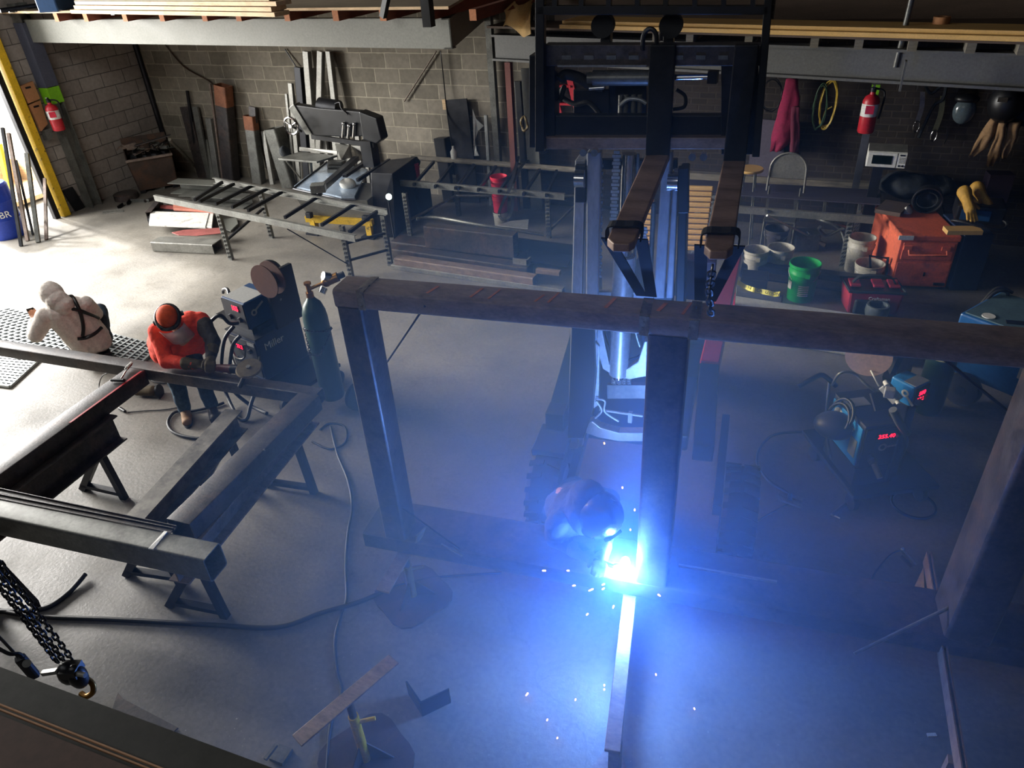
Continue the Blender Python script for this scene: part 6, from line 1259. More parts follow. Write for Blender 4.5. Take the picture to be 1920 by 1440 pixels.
# helmet leaning on its blue side
hc=at(1588,795,.62); hm=T('welding_helmet','dark grey welding helmet hung on the blue side of the black welding machine','welding helmet',hc-V((0,0,.1)))
P(hm,'shell',MB().ell(hc-uxr*.1,(.16,.13,.11),18,12),mat('charcoal_helmet','#34363d',.45,0,.12,6),smooth=True)
for k,(dx,dz) in enumerate(((0,.06),(.05,.1))):
    c=hc-uxr*.09+V((0,0,dz)); P(hm,'headband',MB().tube([c+uyr*(.13*math.cos(a))+uxr*(.05*math.sin(a)+dx*.5)+V((0,0,.12*math.sin(a))) for a in [PI*j/12 for j in range(13)]],.014,7),BLK,smooth=60)
cable('gun_cable','grey welding cable curving from the drive rolls to the floor',[(1673,768,.98),(1690,800,.8),(1699,822,.6),(1694,845,.4),(1672,880,.1),(1640,908,.02),(1600,935,.02),(1560,966,.02)],.017,mat('grey_cable','#4d5160',.5,0,.1,8))
S('cable_sleeve',MB().tube(spl([at(1674,768,.99),at(1686,792,.86),at(1700,812,.68)],6),.03,8),mat('grey_sleeve','#5b5f66',.7,0,.1,8),'grey sleeve over the cable below the drive rolls','cable sleeve',smooth=60)
cable('work_cable','grey cable looping down beside the blue side of the black welding machine',[(1555,715,.9),(1551,760,.7),(1550,800,.5),(1556,850,.25),(1575,885,.05),(1600,902,.02),(1622,902,.02),(1634,880,.1),(1626,860,.36)],.012,mat('grey_cable_thin','#4a4e5c',.5,0,.1,8))
cable('work_cable','thin dark lead from the black welding machine out to the clamp on the floor',[(1548,800,.3),(1540,812,.02),(1495,810,.02),(1450,816,.02),(1425,840,.02),(1420,870,.02),(1440,900,.02),(1470,920,.02),(1482,930,.02)],.012)
c=at(1480,937,.02); gcx=T('ground_clamp','bright ground clamp lying on the floor left of the black welding machine','clamp',c-V((0,0,.02)))
P(gcx,'jaw',MB().bar(c+V((-.09,.03,.02)),c+V((.1,.03,.0)),.04,.02).bar(c+V((-.09,-.02,.01)),c+V((.1,-.05,.0)),.04,.02),LTST,bevel=.004); P(gcx,'spring',MB().cyl(c+V((0,-.03,.02)),c+V((0,.04,.02)),.02),DARKST)
cable('thin_lead','thin wire trailing on the floor past the ground clamp toward the arc',[(1478,945,.01),(1440,965,.01),(1400,990,.01),(1385,1000,.01)],.006)
cable('thin_lead','thin wire from the work lamp on the floor to the bottom beam',[(1693,1030,.05),(1670,1040,.01),(1640,1075,.01),(1630,1100,.01)],.006)
lc=at(1702,1043,.06); S('bright_clamp',MB().bar(at(1692,1032,.1),at(1716,1060,.04),.02,.02).bar(at(1690,1042,.06),at(1710,1062,.02),.03,.012).ell(at(1693,1031,.1),.02,10,8),CHROME,'bright metal clamp lying on the floor beside the far stand bar','clamp',smooth=40)
c=at(1712,948,.0); S('coil_plate',MB().tube([c+V((.16*math.cos(k),.16*math.sin(k),.012)) for k in [2*PI*j/30 for j in range(30)]],.012,6,closed=True),DARKST,'ring of dark wire lying on the floor right of the welding machine','wire ring',smooth=60)
c=at(1558,965,.012); S('floor_fitting',MB().cyl(c,c+V((.07,-.02,0)),.012),CHROME,'small bright fitting on the floor at the end of the grey cable','fitting',smooth=40)
# ---------------------------------------------------------------- people
_tex=bpy.data.textures.new('cloth_folds','CLOUDS'); _tex.noise_scale=.11; _tex.noise_depth=2
def organic(o,vox,it=5,fold=0.):
    r=o.modifiers.new('skin','REMESH'); r.mode='VOXEL'; r.voxel_size=vox
    s=o.modifiers.new('soft','SMOOTH'); s.iterations=it; s.factor=.5
    if fold:
        d=o.modifiers.new('folds','DISPLACE'); d.texture=_tex; d.strength=fold; d.mid_level=.5; d.texture_coords='LOCAL'
    for p in o.data.polygons: p.use_smooth=True
    return o
def hand_mb(mb,w,e,palm_n,grip=.6,s=1.,g=0.,thumb=1):
    """hand from wrist w pointing along (w-e); palm faces palm_n; grip 0 flat..1 fist"""
    d=(V(w)-V(e)).normalized(); n=V(palm_n); n=(n-d*n.dot(d)).normalized(); sd=d.cross(n)*thumb
    a=V(w); k=a+d*.09*s
    mb.caps(a,a+d*.03*s,(.026+g)*s,(.03+g)*s,10)
    for o in (-.03,-.01,.01,.03): mb.caps(a+d*.02*s+sd*o*.6*s,k+sd*o*s,(.014+g)*s,(.013+g)*s,8)
    for i,(o,l) in enumerate(((.033,.072),(.011,.082),(-.011,.077),(-.033,.06))):
        p=k+sd*o*s; ang=grip*.9; dd=d
        for seg,q in ((.45,.0095),(.32,.0088),(.23,.008)):
            dd2=(d*math.cos(ang)+n*math.sin(ang)); e2=p+dd2*l*seg*s; mb.caps(p,e2,(q+g)*s,(q*.92+g)*s,8); p=e2; ang+=grip*1.0
    tb=a+d*.025*s+sd*.03*s; t1=tb+(d*.55+sd*.75+n*.35).normalized()*.04*s; t2=t1+(d*.85+sd*.1+n*.5).normalized()*.035*s
    mb.caps(tb,t1,(.013+g)*s,(.011+g)*s,8); mb.caps(t1,t2,(.011+g)*s,(.009+g)*s,8)
    return mb
def face(mb,c,f,up,r=.1):
    f=V(f).normalized(); up=(V(up)-f*V(up).dot(f)).normalized(); s=f.cross(up); m=M((s,f,up)).transposed()
    mb.ell(c,(.075,.095,.115),20,14,m); mb.ell(c+f*.02-up*.06,(.058,.075,.065),16,12,m)
    mb.caps(c+f*.088+up*.015,c+f*.108-up*.022,.010,.016,8)       # nose
    mb.caps(c+f*.09-up*.052-s*.02,c+f*.09-up*.052+s*.02,.010,.010,8)  # lips
    for k in (-1,1):
        mb.ell(c+s*k*.077-f*.005-up*.005,(.012,.022,.032),10,8,m); mb.ell(c+f*.082+s*k*.032+up*.02,.014,8,8)
        mb.caps(c+f*.088+s*k*.018+up*.04,c+f*.08+s*k*.05+up*.04,.010,.008,8)
    return m
def limb(mb,pts,rr): 
    for i in range(len(pts)-1): mb.caps(pts[i],pts[i+1],rr[i],rr[i+1],14)
def onmesh(ob,x,y,o=.006):
    dg=bpy.context.evaluated_depsgraph_get(); ev=ob.evaluated_get(dg); w=wloc(ob); d=ray(x,y).normalized()
    ok,loc,nn,_=ev.ray_cast(EYE-w,d)
    if not ok: ok,loc,nn,_=ev.closest_point_on_mesh(EYE-w+d*((w+V((0,0,.4))-EYE).dot(d)))
    return loc+w+nn*o
def person(label,J,top,pants,boots,glove,root_loc,f,sleeveL=None,hoodf=0.02,handpar=None,facedir=None,headup=None,bulk=1.,hem=0.):
    t=T('person',label,'person',root_loc); body=MB(); H_=J['head']; fd=facedir or f
    up=headup or (H_-J['neck'])
    mm=face(body,H_,fd,up)
    body.caps(J['neck'],H_-V(up).normalized()*.05,.055,.05); body.caps(J['pelvis'],J['chest'],.12,.14); body.caps(J['chest'],J['neck'],.12,.06)
    for s in 'LR':
        body.caps(J['chest'],J['sh'+s],.09,.055); limb(body,[J['sh'+s],J['el'+s],J['wr'+s]],[.05,.038,.026]); limb(body,[J['hip'+s],J['kn'+s],J['an'+s]],[.085,.055,.04]); body.caps(J['pelvis'],J['hip'+s],.1,.085)
        body.caps(J['an'+s],J['toe'+s],.035,.03); hp_=handpar[s]; hand_mb(body,J['wr'+s],J['el'+s],hp_[0],hp_[1],1.,0,hp_[2])
    organic(P(t,'body',body,SKIN),.009,3)
    sh=MB(); c,pv=J['chest'],J['pelvis']; mid=lerp(pv,c,.5)
    lat=(J['shL']-J['shR']).normalized()
    for k in (-1,0,1):
        sh.caps(pv+lat*k*.07,mid+lat*k*.07,.125*bulk,.125*bulk); sh.caps(mid+lat*k*.07,c+lat*k*.08,.125*bulk,.12*bulk)
        if hem: sh.caps(pv+lat*k*.12,pv+lat*k*.12-V((0,0,hem)),.15,.155)
    if hem:
        for s,k in (('L',1),('R',-1)): sh.caps(c+lat*k*.1,J['hip'+s]+V((0,0,.0))+f*.06,.14,.16)
    sh.caps(c,J['neck']-(J['neck']-c).normalized()*.03,.13,.078)
    for s in 'LR': sh.caps(c,J['sh'+s],.115,.082)
    for s in 'LR':
        if not (sleeveL and s=='L'): limb(sh,[J['sh'+s],J['el'+s],lerp(J['el'+s],J['wr'+s],.93)],[.08*bulk,.066*bulk,.05*bulk])
        else: sh.caps(J['sh'+s],lerp(J['sh'+s],J['el'+s],.3),.08,.072)
    organic(P(t,'shirt',sh,top),.012,5,hoodf)
    if sleeveL:
        sl=MB(); limb(sl,[lerp(J['shL'],J['elL'],.22),J['elL'],lerp(J['elL'],J['wrL'],.95)],[.08,.066,.05]); organic(P(t,'welding_sleeve',sl,sleeveL),.011,4,.025)
    pn=MB(); pn.caps(J['hipL'],J['hipR'],.125,.125); pn.caps(pv,J['hipL'],.13,.12); pn.caps(pv,J['hipR'],.13,.12)
    for s in 'LR': limb(pn,[J['hip'+s],J['kn'+s],lerp(J['kn'+s],J['an'+s],.95)],[.108,.078,.068])
    organic(P(t,'trousers',pn,pants),.012,5,.022)
    for s in 'LR':
        b=MB(); a,to=J['an'+s],J['toe'+s]; b.caps(a+(J['kn'+s]-a).normalized()*.1,a,.055,.055); dd=(to-a); dd.z=0; dd=dd.normalized() if dd.length>1e-4 else V((1,0,0))
        g=V((a.x,a.y,a.z-.055)); b.caps(g-dd*.03,g+dd*.17,.045,.042); b.caps(a,g+dd*.12,.05,.045)
        for k in (-1,1): b.caps(g+dd*.05+V((-dd.y,dd.x,0))*k*.012,g+dd*.17+V((-dd.y,dd.x,0))*k*.012,.042,.036)
        bb=organic(P(t,'boot',b,boots[0 if s=='R' else 1]),.010,3); 
        P(bb,'sole',MB().prism([V((p.x,p.y,max(.0,g.z-.052))) for p in [g+dd*(.09+.14*math.cos(k))+V((-dd.y,dd.x,0))*.047*math.sin(k) for k in [2*PI*j/20 for j in range(20)]]],(0,0,.022)),BLKM)
        if glove:
            gm=MB(); hp_=handpar[s]; hand_mb(gm,J['wr'+s],J['el'+s],hp_[0],hp_[1],1.04,.006,hp_[2]); d=(J['wr'+s]-J['el'+s]).normalized(); gm.caps(J['wr'+s]-d*.11,J['wr'+s]+d*.02,.06,.042); organic(P(t,'glove',gm,glove),.0075,2,.006)
    return t,mm
# ---- grinder man in orange
f=V((.72,-.69,0)).normalized(); l=V((0,0,1)).cross(f); l.normalize()
fR=at(352,782,0); fL=at(402,776,0)
pel=(fR+fL)/2+V((0,0,.84))-f*.14; hd=at(318,598,1.36)
ch=lerp(pel,hd,.62)+V((0,0,.03)); ch=pel+(hd-pel)*.63-f*.02
J=dict(pelvis=pel,chest=ch,neck=lerp(ch,hd,.5)+V((0,0,.02)),head=hd)
J['shR']=at(293,622,1.20); J['shL']=at(378,600,1.22)
w=(J['shL']-J['shR']); ch2=(J['shL']+J['shR'])/2
J['chest']=ch2-V((0,0,.04))-f*.02; J['neck']=ch2+(hd-ch2)*.35
J['shR']=ch2-w.normalized()*.19; J['shL']=ch2+w.normalized()*.19
J['wrR']=at(368,683,.985); J['wrL']=at(396,670,1.04)
J['elR']=at(312,678,.98); J['elL']=at(400,640,1.10)
J['hipL']=pel+l*.1; J['hipR']=pel-l*.1
J['anR']=V((fR.x,fR.y,.1)); J['anL']=V((fL.x,fL.y,.1)); 
for s in 'LR': J['kn'+s]=lerp(J['hip'+s],J['an'+s],.5)+f*.07; J['toe'+s]=J['an'+s]+f*.13-V((0,0,.06))
t,mm=person('man in orange shirt and cap with clear face shield, grinding the steel frame',J,ORG_,DENIM,(BOOT,BOOTD),GLOVE,V((pel.x,pel.y,0)),f,LEATH,.014,
 {'R':((.2,.3,-1),.75,1),'L':((.0,-.3,-1),.75,-1)},facedir=(f*.75+V((.1,0,-.65))),hem=.1)
s_,f_h,u_=mm.col[0].copy(),mm.col[1].copy(),mm.col[2].copy()
cap=MB(); cap.ell(hd+u_*.035-f_h*.005,(.093,.112,.098),20,12,mm); cp_=P(t,'cap',cap,mat('orange_cap_cloth','#f05a2a',.8,0,.1,10),smooth=True)
P(cp_,'dark_stripe',MB().tube([hd+u_*.04+f_h*(.118*math.cos(a))+s_*(.10*math.sin(a)) for a in [2*PI*k/26 for k in range(26)]],.018,8,closed=True),BLK,smooth=60)
P(t,'shield_crown',MB().prism([hd+f_h*.11+u_*.03+s_*(.095*math.sin(a))-f_h*.05*(1-math.cos(a)) for a in [-1.3+2.6*k/12 for k in range(13)]]+[hd+f_h*.135+u_*.075+s_*(.085*math.sin(a))-f_h*.05*(1-math.cos(a)) for a in [1.3-2.6*k/12 for k in range(13)]],f_h*.01),BLK)
vs=[];n=14
for i in range(n+1):
    a=-1.25+2.5*i/n
    for k in range(5):
        v=k/4; vs.append(hd+f_h*(.14-.07*(1-math.cos(a))+.02*v)+s_*(.115*math.sin(a))+u_*(.02-.23*v))
fs=[(i*5+k,i*5+k+1,(i+1)*5+k+1,(i+1)*5+k) for i in range(n) for k in range(4)]
VIS=bpy.data.materials.new('clear_visor'); VIS.use_nodes=True; pp=VIS.node_tree.nodes['Principled BSDF']; pp.inputs['Base Color'].default_value=(.75,.68,.66,1); pp.inputs['Roughness'].default_value=.2; pp.inputs['Alpha'].default_value=.42
v_=P(t,'face_shield',MB().add(vs,fs),VIS,smooth=True); v_.modifiers.new('t','SOLIDIFY').thickness=.002
for k in (-1,1): P(t,'shield_knob',MB().cyl(hd+s_*k*.105+u_*.02,hd+s_*k*.13+u_*.02,.022),BLK,smooth=30)
# angle grinder in his hands
g0=lerp(J['wrR'],J['wrL'],.5)+f*.06; ga=at(408,690,.97); gb=at(452,693,.975); gd_=(gb-ga).normalized()
gr=T('angle_grinder','red-brown angle grinder with a large disc held on the steel frame','angle grinder',lerp(ga,gb,.5)-V((0,0,.05)))
P(gr,'body',MB().caps(ga,lerp(ga,gb,.6),.035,.04,16),mat('dull_red_brown_plastic','#5d2a26',.5,0,.15,8),smooth=40); P(gr,'gear_head',MB().caps(lerp(ga,gb,.65),gb+gd_*.03,.042,.045,16),DARKST,smooth=40)
dc=at(467,691,1.03); dn=V((.15,-.25,1)).normalized(); ds=P(gr,'disc',MB().lathe([(.02,0),(.105,-.006),(.115,.0),(.105,.014),(.02,.018),(.02,0)],dc,dn,36),GRINDW,smooth=35); P(ds,'arbor_nut',MB().cyl(dc,dc+dn*.03,.02,n=6),LTST)
P(gr,'spindle',MB().cyl(gb+gd_*.03,dc,.02),DARKST); P(gr,'side_handle',MB().caps(at(459,704,.95),at(450,724,.90),.018,.02,12),BLKM,smooth=40)
P(gr,'rear_handle',MB().caps(ga,ga-gd_*.14,.03,.03,12),BLKM,smooth=40)
# ---- seated man in hoodie
pel=at(170,640,.30); hd=at(98,553,.93); f=V((-.86,.5,0)).normalized(); l=V((0,0,1)).cross(f)
nk=lerp(pel,hd,.80)-f*.02; chv=lerp(pel,hd,.64)+V((0,0,.02))-f*.03
J=dict(pelvis=pel,chest=chv,neck=nk,head=hd)
for s,k in (('L',1),('R',-1)):
    J['sh'+s]=chv+l*k*.2+V((0,0,.02)); J['hip'+s]=pel+l*k*.12+f*.02; J['kn'+s]=pel+l*k*.24+f*.44+V((0,0,.16)); aa=pel+f*.36+l*k*.16; J['an'+s]=V((aa.x,aa.y,.1)); J['toe'+s]=J['an'+s]+f*.14-V((0,0,.06))
ph=at(59,585,.70)
J['elL']=at(67,629,.54); J['wrL']=at(64,604,.63); J['elR']=chv-l*.27+f*.2-V((0,0,.2)); J['wrR']=ph-l*.14-f*.02-V((0,0,.05))
t,mm=person('person in light grey hoodie and black harness sitting with a phone',J,HOOD,DENIMD,(BOOTD,BOOTD),None,V((pel.x,pel.y,0)),f,None,.012,{'R':((-.2,0,1),.5,-1),'L':((-.2,0,1),.5,1)},facedir=f*.8-V((0,0,.6)),bulk=1.28)
s_,f_h,u_=mm.col[0].copy(),mm.col[1].copy(),mm.col[2].copy()
hh=MB(); hh.ell(hd+u_*.01-f_h*.02,(.125,.135,.15),20,14,mm); hh.caps(hd-u_*.08-f_h*.04,nk-f*.02,.12,.14); hh.caps(hd-u_*.05-f_h*.05,chv-f*.06+V((0,0,.1)),.1,.12); organic(P(t,'hood',hh,HOOD),.011,6,.014)
br=MB().prism([hd+f_h*(.10+.07*math.cos(a))+s_*.075*math.sin(a)+u_*.06 for a in [-1.5+3*k/12 for k in range(13)]],u_*.008); P(t,'cap_brim',br,GREYST)
shirt=[c for c in t.children if c.name.startswith('shirt')][0]; bpy.context.view_layer.update()
for pts in (((129,557),(136,557),(143,569),(150,585),(156,610),(155,630)),((105,571),(120,577),(145,581),(161,587),(184,597)),((145,635),(161,633),(176,626),(190,614))):
    hits=[onmesh(shirt,x,y,.006) for x,y in pts]; P(t,'harness_strap',MB().tube(spl(hits,5),.02,6),BLK,smooth=60)
pt=T('phone','dark phone held by the sitting person in the hoodie','phone',ph-V((0,0,.06))); pm=M((l,(f*.55-V((0,0,.83))).normalized(),(f*-.83-V((0,0,.55))).normalized())).transposed()
P(pt,'case',MB().box(ph,(.075,.15,.01),m=pm),BLK,bevel=.004); P(pt,'screen',MB().box(ph+pm.col[2]*.006,(.066,.135,.002),m=pm),DKLENS)
q=V((pel.x,pel.y,0)); S('low_stool',MB().box(q+V((0,0,.1)),(.3,.3,.12),math.atan2(f.y,f.x)),DARKST,'dark low block the hoodie person sits on','block',bevel=.01)
# ---- welder behind the bottom beam
hd=at(1122,958,1.0); chv=at(1078,962,.84); pel=at(1060,935,.42); f=(at(1165,1060,.62)-chv); f.z=0; f.normalize(); l=V((0,0,1)).cross(f)
J=dict(pelvis=pel,chest=chv,neck=lerp(chv,hd,.5),head=hd)
sv=(l*.9+V((0,0,.05))).normalized()
for s,k in (('L',1),('R',-1)):
    J['sh'+s]=chv+l*k*.19+V((0,0,.03)); J['hip'+s]=pel+l*k*.1; J['kn'+s]=V(((pel+f*.27+l*k*.2).x,(pel+f*.27+l*k*.2).y,.44)); J['an'+s]=V(((pel+f*.06+l*k*.15).x,(pel+f*.06+l*k*.15).y,.1)); J['toe'+s]=J['an'+s]+f*.11-V((0,0,.06))
J['wrR']=at(1100,1042,.69); J['wrL']=at(1128,1044,.71); J['elR']=at(1040,1010,.64); J['elL']=lerp(J['shL'],J['wrL'],.5)+l*.1-V((0,0,.12))
t,mm=person('welder in dark jacket and black helmet crouching behind the bright arc',J,JACK,DENIMD,(BOOTD,BOOTD),mat('dark_welding_glove','#4a423c',.85,0,.2,12,.3),V((pel.x,pel.y,0)),f,None,.03,{'R':((.3,-.2,-1),.8,1),'L':((-.2,-.2,-1),.8,-1)},facedir=f*.6+V((.1,-.1,-.75)))
s_,f_h,u_=mm.col[0].copy(),mm.col[1].copy(),mm.col[2].copy()
hs=MB(); hs.ell(hd+f_h*.02+u_*.0,(.135,.155,.17),24,16,mm); hs.ell(hd+f_h*.06-u_*.08,(.12,.11,.13),20,14,mm); hl_=organic(P(t,'welding_helmet',hs,mat('gloss_black_helmet','#15161a',.25,0,.1,5)),.009,4)
P(hl_,'lens',MB().box(hd+f_h*.178+u_*.0,(.11,.02,.06),m=mm),DKLENS); organic(P(t,'jacket_collar',MB().caps(hd-f_h*.1-u_*.03,lerp(chv,hd,.4),.125,.15).caps(hd-f_h*.06-u_*.12,chv+V((0,0,.03)),.11,.16),JACK),.012,4,.03)
# torch in his hands
ta=lerp(J['wrR'],J['wrL'],.6)+V((.06,-.05,.02)); tip=at(1172,1068,.68)
tg=T('welding_torch','welding torch held to the foot of the middle post','welding torch',ta-V((0,0,.03)))
P(tg,'handle',MB().caps(ta-(tip-ta)*.3,ta+(tip-ta)*.45,.016,.015,10),BLKM,smooth=40); P(tg,'gooseneck',MB().tube(spl([ta+(tip-ta)*.45,ta+(tip-ta)*.75+V((0,0,.03)),tip],6),.009,8),BRASS,smooth=60); P(tg,'nozzle',MB().cyl(lerp(ta,tip,.9)+V((0,0,.01)),tip,.013),BRASS)
# ---------------------------------------------------------------- foreground
za=2.9; a=at(-60,1238,za); b=at(560,1470,za); d=(b-a).normalized(); n=V((d.y,-d.x,0))
S('mezzanine_beam',MB().ext(pI(.3,.3,.014,.02),a+n*.14-V((0,0,.15)),b+n*.14+d*.8-V((0,0,.15))),mat('olive_dark_beam','#3c3c38',.5,.2,.15,4),'big dark steel beam across the near corner below the camera','steel beam')
for k,o in enumerate((.060,.068)): S('beam_highlight',MB().bar(a+n*o+V((0,0,.01)),b+n*o+d*.8+V((0,0,.003)),.003,.006),mat('brown_highlight','#a9805f',.6,.1,.2,6) if k==0 else bpy.data.materials['brown_highlight'],('thin brown highlight line along the near beam, nearer the chain','thin brown highlight line along the near beam, nearer the camera')[k],'strip')  # highlight lines on the beam, put in as pale brown strips
S('brown_plate',MB().prism([a+n*.085-d*.3+V((0,0,.004)),b+n*.085+d*.8+V((0,0,.004)),b+n*.95+d*.8+V((0,0,.004)),a+n*.95-d*.3+V((0,0,.004))],(0,0,.03)),mat('dark_brown_plate','#4d3a31',.55,.1,.15,3),'dark brown plate lying on the near beam below the camera','plate')
# chain hoist hanging beyond the beam
cz=1.9
h0=at(-20,1048,2.6); hk=at(142,1262,2.3)
hz=T('chain_hoist','black chain hoist hook block hanging on three chains over the near floor','chain hoist',hk-V((0,0,.15)))
top=[at(-20,1027,2.75),at(-20,1054,2.75),at(-20,1076,2.72)]
bot=[at(136,1238,2.33),at(122,1242,2.33),at(108,1242,2.33)]
for i in range(3): P(hz,'chain',linkchain(MB(),[top[i]+(top[i]-bot[i])*.4,bot[i]],.0032,.013,.024,i),DARKST,smooth=60)
P(hz,'hook_block',MB().ell(at(128,1262,2.31),(.03,.03,.045),14,10).ell(at(146,1268,2.3),(.028,.028,.05),14,10).box(at(134,1256,2.33),(.05,.05,.03),.4),BLK,smooth=40)
P(hz,'block_bolt',MB().cyl(at(118,1258,2.33),at(160,1266,2.33),.008),LTST)
hp0=hk-V((0,0,.08)); P(hz,'hook',MB().tube(spl([at(150,1272,2.28),at(164,1274,2.26),at(174,1284,2.24),at(174,1298,2.22),at(162,1306,2.21),at(152,1300,2.21)],6),[.009]*31,8),BRASS,smooth=60)
ct=at(46,1243,2.35); pd=T('hoist_pendant','black hoist control pendant hanging on a cable beside the chains','control pendant',ct-V((0,0,.1)))
P(pd,'case',MB().bar(at(36,1232,2.4),at(66,1268,2.28),.03,.028),BLKM,bevel=.008); P(pd,'cable',MB().tube(spl([at(-20,1205,2.5),at(15,1225,2.45),at(36,1226,2.42),at(44,1238,2.38)],6),.006,6),CABLE,smooth=60); P(pd,'button',MB().cyl(at(50,1244,2.36),at(50,1244,2.385),.012),GREYST); P(pd,'chain_stop',MB().bar(at(80,1262,2.3),at(108,1258,2.32),.014,.014),GREYST)
S('pendant_cord',MB().tube([at(-10,1185,2.5),at(34,1232,2.42)],.004,6),CABLE,'thin straight cord running to the hoist control pendant','cord')
# dark slanted bar behind the chains
S('leaning_channel',MB().ext(pC(.05,.12,.008),at(-30,1020,.35),at(80,1140,.02)+V((0,0,.05))),DARKST,'dark steel bar slanting to the floor behind the hoist chains','steel bar')
# floor cables
cable('floor_cable','thick black air hose running across the floor past the jack stand',[(-30,1138,.02),(60,1155,.02),(220,1162,.02),(400,1172,.02),(520,1176,.02),(600,1150,.02),(680,1126,.02),(735,1100,.02)],.018)
cable('floor_cable','second black hose beside the first, bent up to the trestle legs',[(-30,1145,.02),(40,1146,.02),(90,1138,.02),(130,1110,.02),(160,1076,.04)],.02)
cable('floor_cable','thin black lead running from the first stand toward the arc',[(735,1100,.02),(800,1085,.01),(870,1078,.01),(940,1074,.01)],.008)
cable('floor_cable','long grey cable running down the floor between the two steel frames',[(620,800,.01),(632,850,.01),(652,900,.01),(660,950,.01),(652,1000,.01),(648,1060,.01),(650,1120,.01),(640,1150,.01),(628,1200,.01),(632,1260,.01),(640,1300,.01),(620,1360,.01),(612,1450,.01)],.011,mat('slate_cable','#3e424c',.5,0,.1,8))
cable('floor_cable','grey loop of cable on the floor beside the green cylinder cart',[(585,828,.01),(620,842,.01),(648,828,.01),(646,800,.01),(618,794,.01),(600,806,.01)],.010)
cable('floor_cable','black hose curving around the boots of the man in orange',[(420,755,.02),(400,762,.02),(365,770,.02),(330,772,.02),(315,790,.02),(322,808,.02),(345,818,.02),(372,822,.02)],.016)
cable('floor_cable','thin cord on the floor ending in a plug near the left trestle',[(345,762,.01),(310,768,.01),(275,770,.01),(240,773,.01)],.006)
cable('floor_cable','dark cord running under the rail behind the small grinder',[(330,716,.02),(310,718,.02),(290,716,.02),(278,708,.02)],.01)
cable('floor_cable','thin cord coming down the side of the far left cross member',[(205,698,.3),(192,705,.2),(186,720,.05),(185,735,.02)],.006)
c=at(234,771,.02); S('plug',MB().caps(c,c+V((-.09,.02,0)),.016,.02,10),BLK,'black plug lying on the floor beside the left trestle','plug',smooth=40)
c=at(275,735,.06); og=T('angle_grinder','olive-brown grinder lying on the floor under the rear rail','angle grinder',c-V((0,0,.06)))
P(og,'body',MB().caps(c+V((-.12,-.02,0)),c+V((.06,.03,.01)),.05,.058,16),GLOVE,smooth=40); P(og,'guard',MB().lathe([(0,0),(.08,0),(.08,.02),(0,.02)],c+V((.12,.05,0)),(.9,.4,.1),22),BLK,smooth=30); P(og,'nose',MB().cyl(c+V((-.18,-.05,0)),c+V((-.12,-.02,0)),.02),LTST)
# tools on the frame
c=at(232,690,.915); hm=T('welding_hammer','chipping hammer with spring handle lying on the far left cross member','hammer',c)
P(hm,'head',MB().caps(at(209,713,.92),at(232,713,.92),.012,.016,8),BLK,smooth=40); P(hm,'shaft',MB().cyl(at(226,712,.92),at(238,693,.92),.007),LTST)
sp0,sp1=at(237,694,.92),at(247,683,.925); P(hm,'spring_handle',MB().tube([lerp(sp0,sp1,k/36)+V((.02*math.cos(k*1.2),.014*math.sin(k*1.2),.014*math.sin(k*1.2)+.01)) for k in range(37)],.004,6),LTST,smooth=60)
# angle plate on the floor, thin plate, scrap piece
p0,p1,p2=at(760,1277,.14),at(787,1319,.14),at(841,1293,.14); 
S('bent_angle',MB().prism([p0,p1,p2,p2+V((-.004,.012,0)),p1+V((0,.016,0)),p0+V((.012,.004,0))],(0,0,-.14)),DARKST,'dark L-bent plate standing on the floor right of the long flat bar','bent plate')
S('thin_sheet',MB().prism([at(222,1300,.01),at(232,1312,.01),at(335,1366,.01),at(300,1395,.01),at(205,1350,.01)],(0,0,.01)),MILL,'thin dark plate on the floor beyond the near beam','plate')
S('angle_bar',MB().bar(at(497,1424,.1),at(518,1397,.1),.02,.02).bar(at(515,1410,.02),at(540,1420,.02),.1,.03),GREYST,'grey angle piece on the floor at the end of the near beam','steel angle')
S('flat_tab',MB().box(at(1747,1378,.006),(.05,.02,.012),.4),WHITE,'small white chip on the floor near the far stand bar','chip')
# floor gratings
def grating(label,pts,nu,nv):
    q=[at(x,y,.0) for x,y in pts]; mb=MB(); L=(q[1]-q[0]).length
    t=T('steel_grating',label,'steel grating',sum(q,V((0,0,0)))/4)
    for i in range(nu+1):
        u=i/nu; mb.bar(lerp(q[0],q[1],u)+V((0,0,.02)),lerp(q[3],q[2],u)+V((0,0,.02)),.022,.03)
    for j in range(nv+1):
        v=j/nv; mb.bar(lerp(q[0],q[3],v)+V((0,0,.026)),lerp(q[1],q[2],v)+V((0,0,.026)),.03,.03)
    P(t,'bar_grid',mb,GALV); P(t,'gap_dark_sheet',MB().prism([p+V((0,0,.001)) for p in q],(0,0,.004)),mat('gap_dark','#2a2c33',.8,0,.1,5) if 'gap_dark' not in bpy.data.materials else bpy.data.materials['gap_dark'])  # dark sheet added under the bars so the gaps read dark
    return t
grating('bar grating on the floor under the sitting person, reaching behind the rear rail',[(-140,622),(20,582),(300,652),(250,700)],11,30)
grating('second bar grating lying on the floor nearer than the rear rail at the edge',[(-120,650),(92,662),(20,728),(-190,700)],24,14)
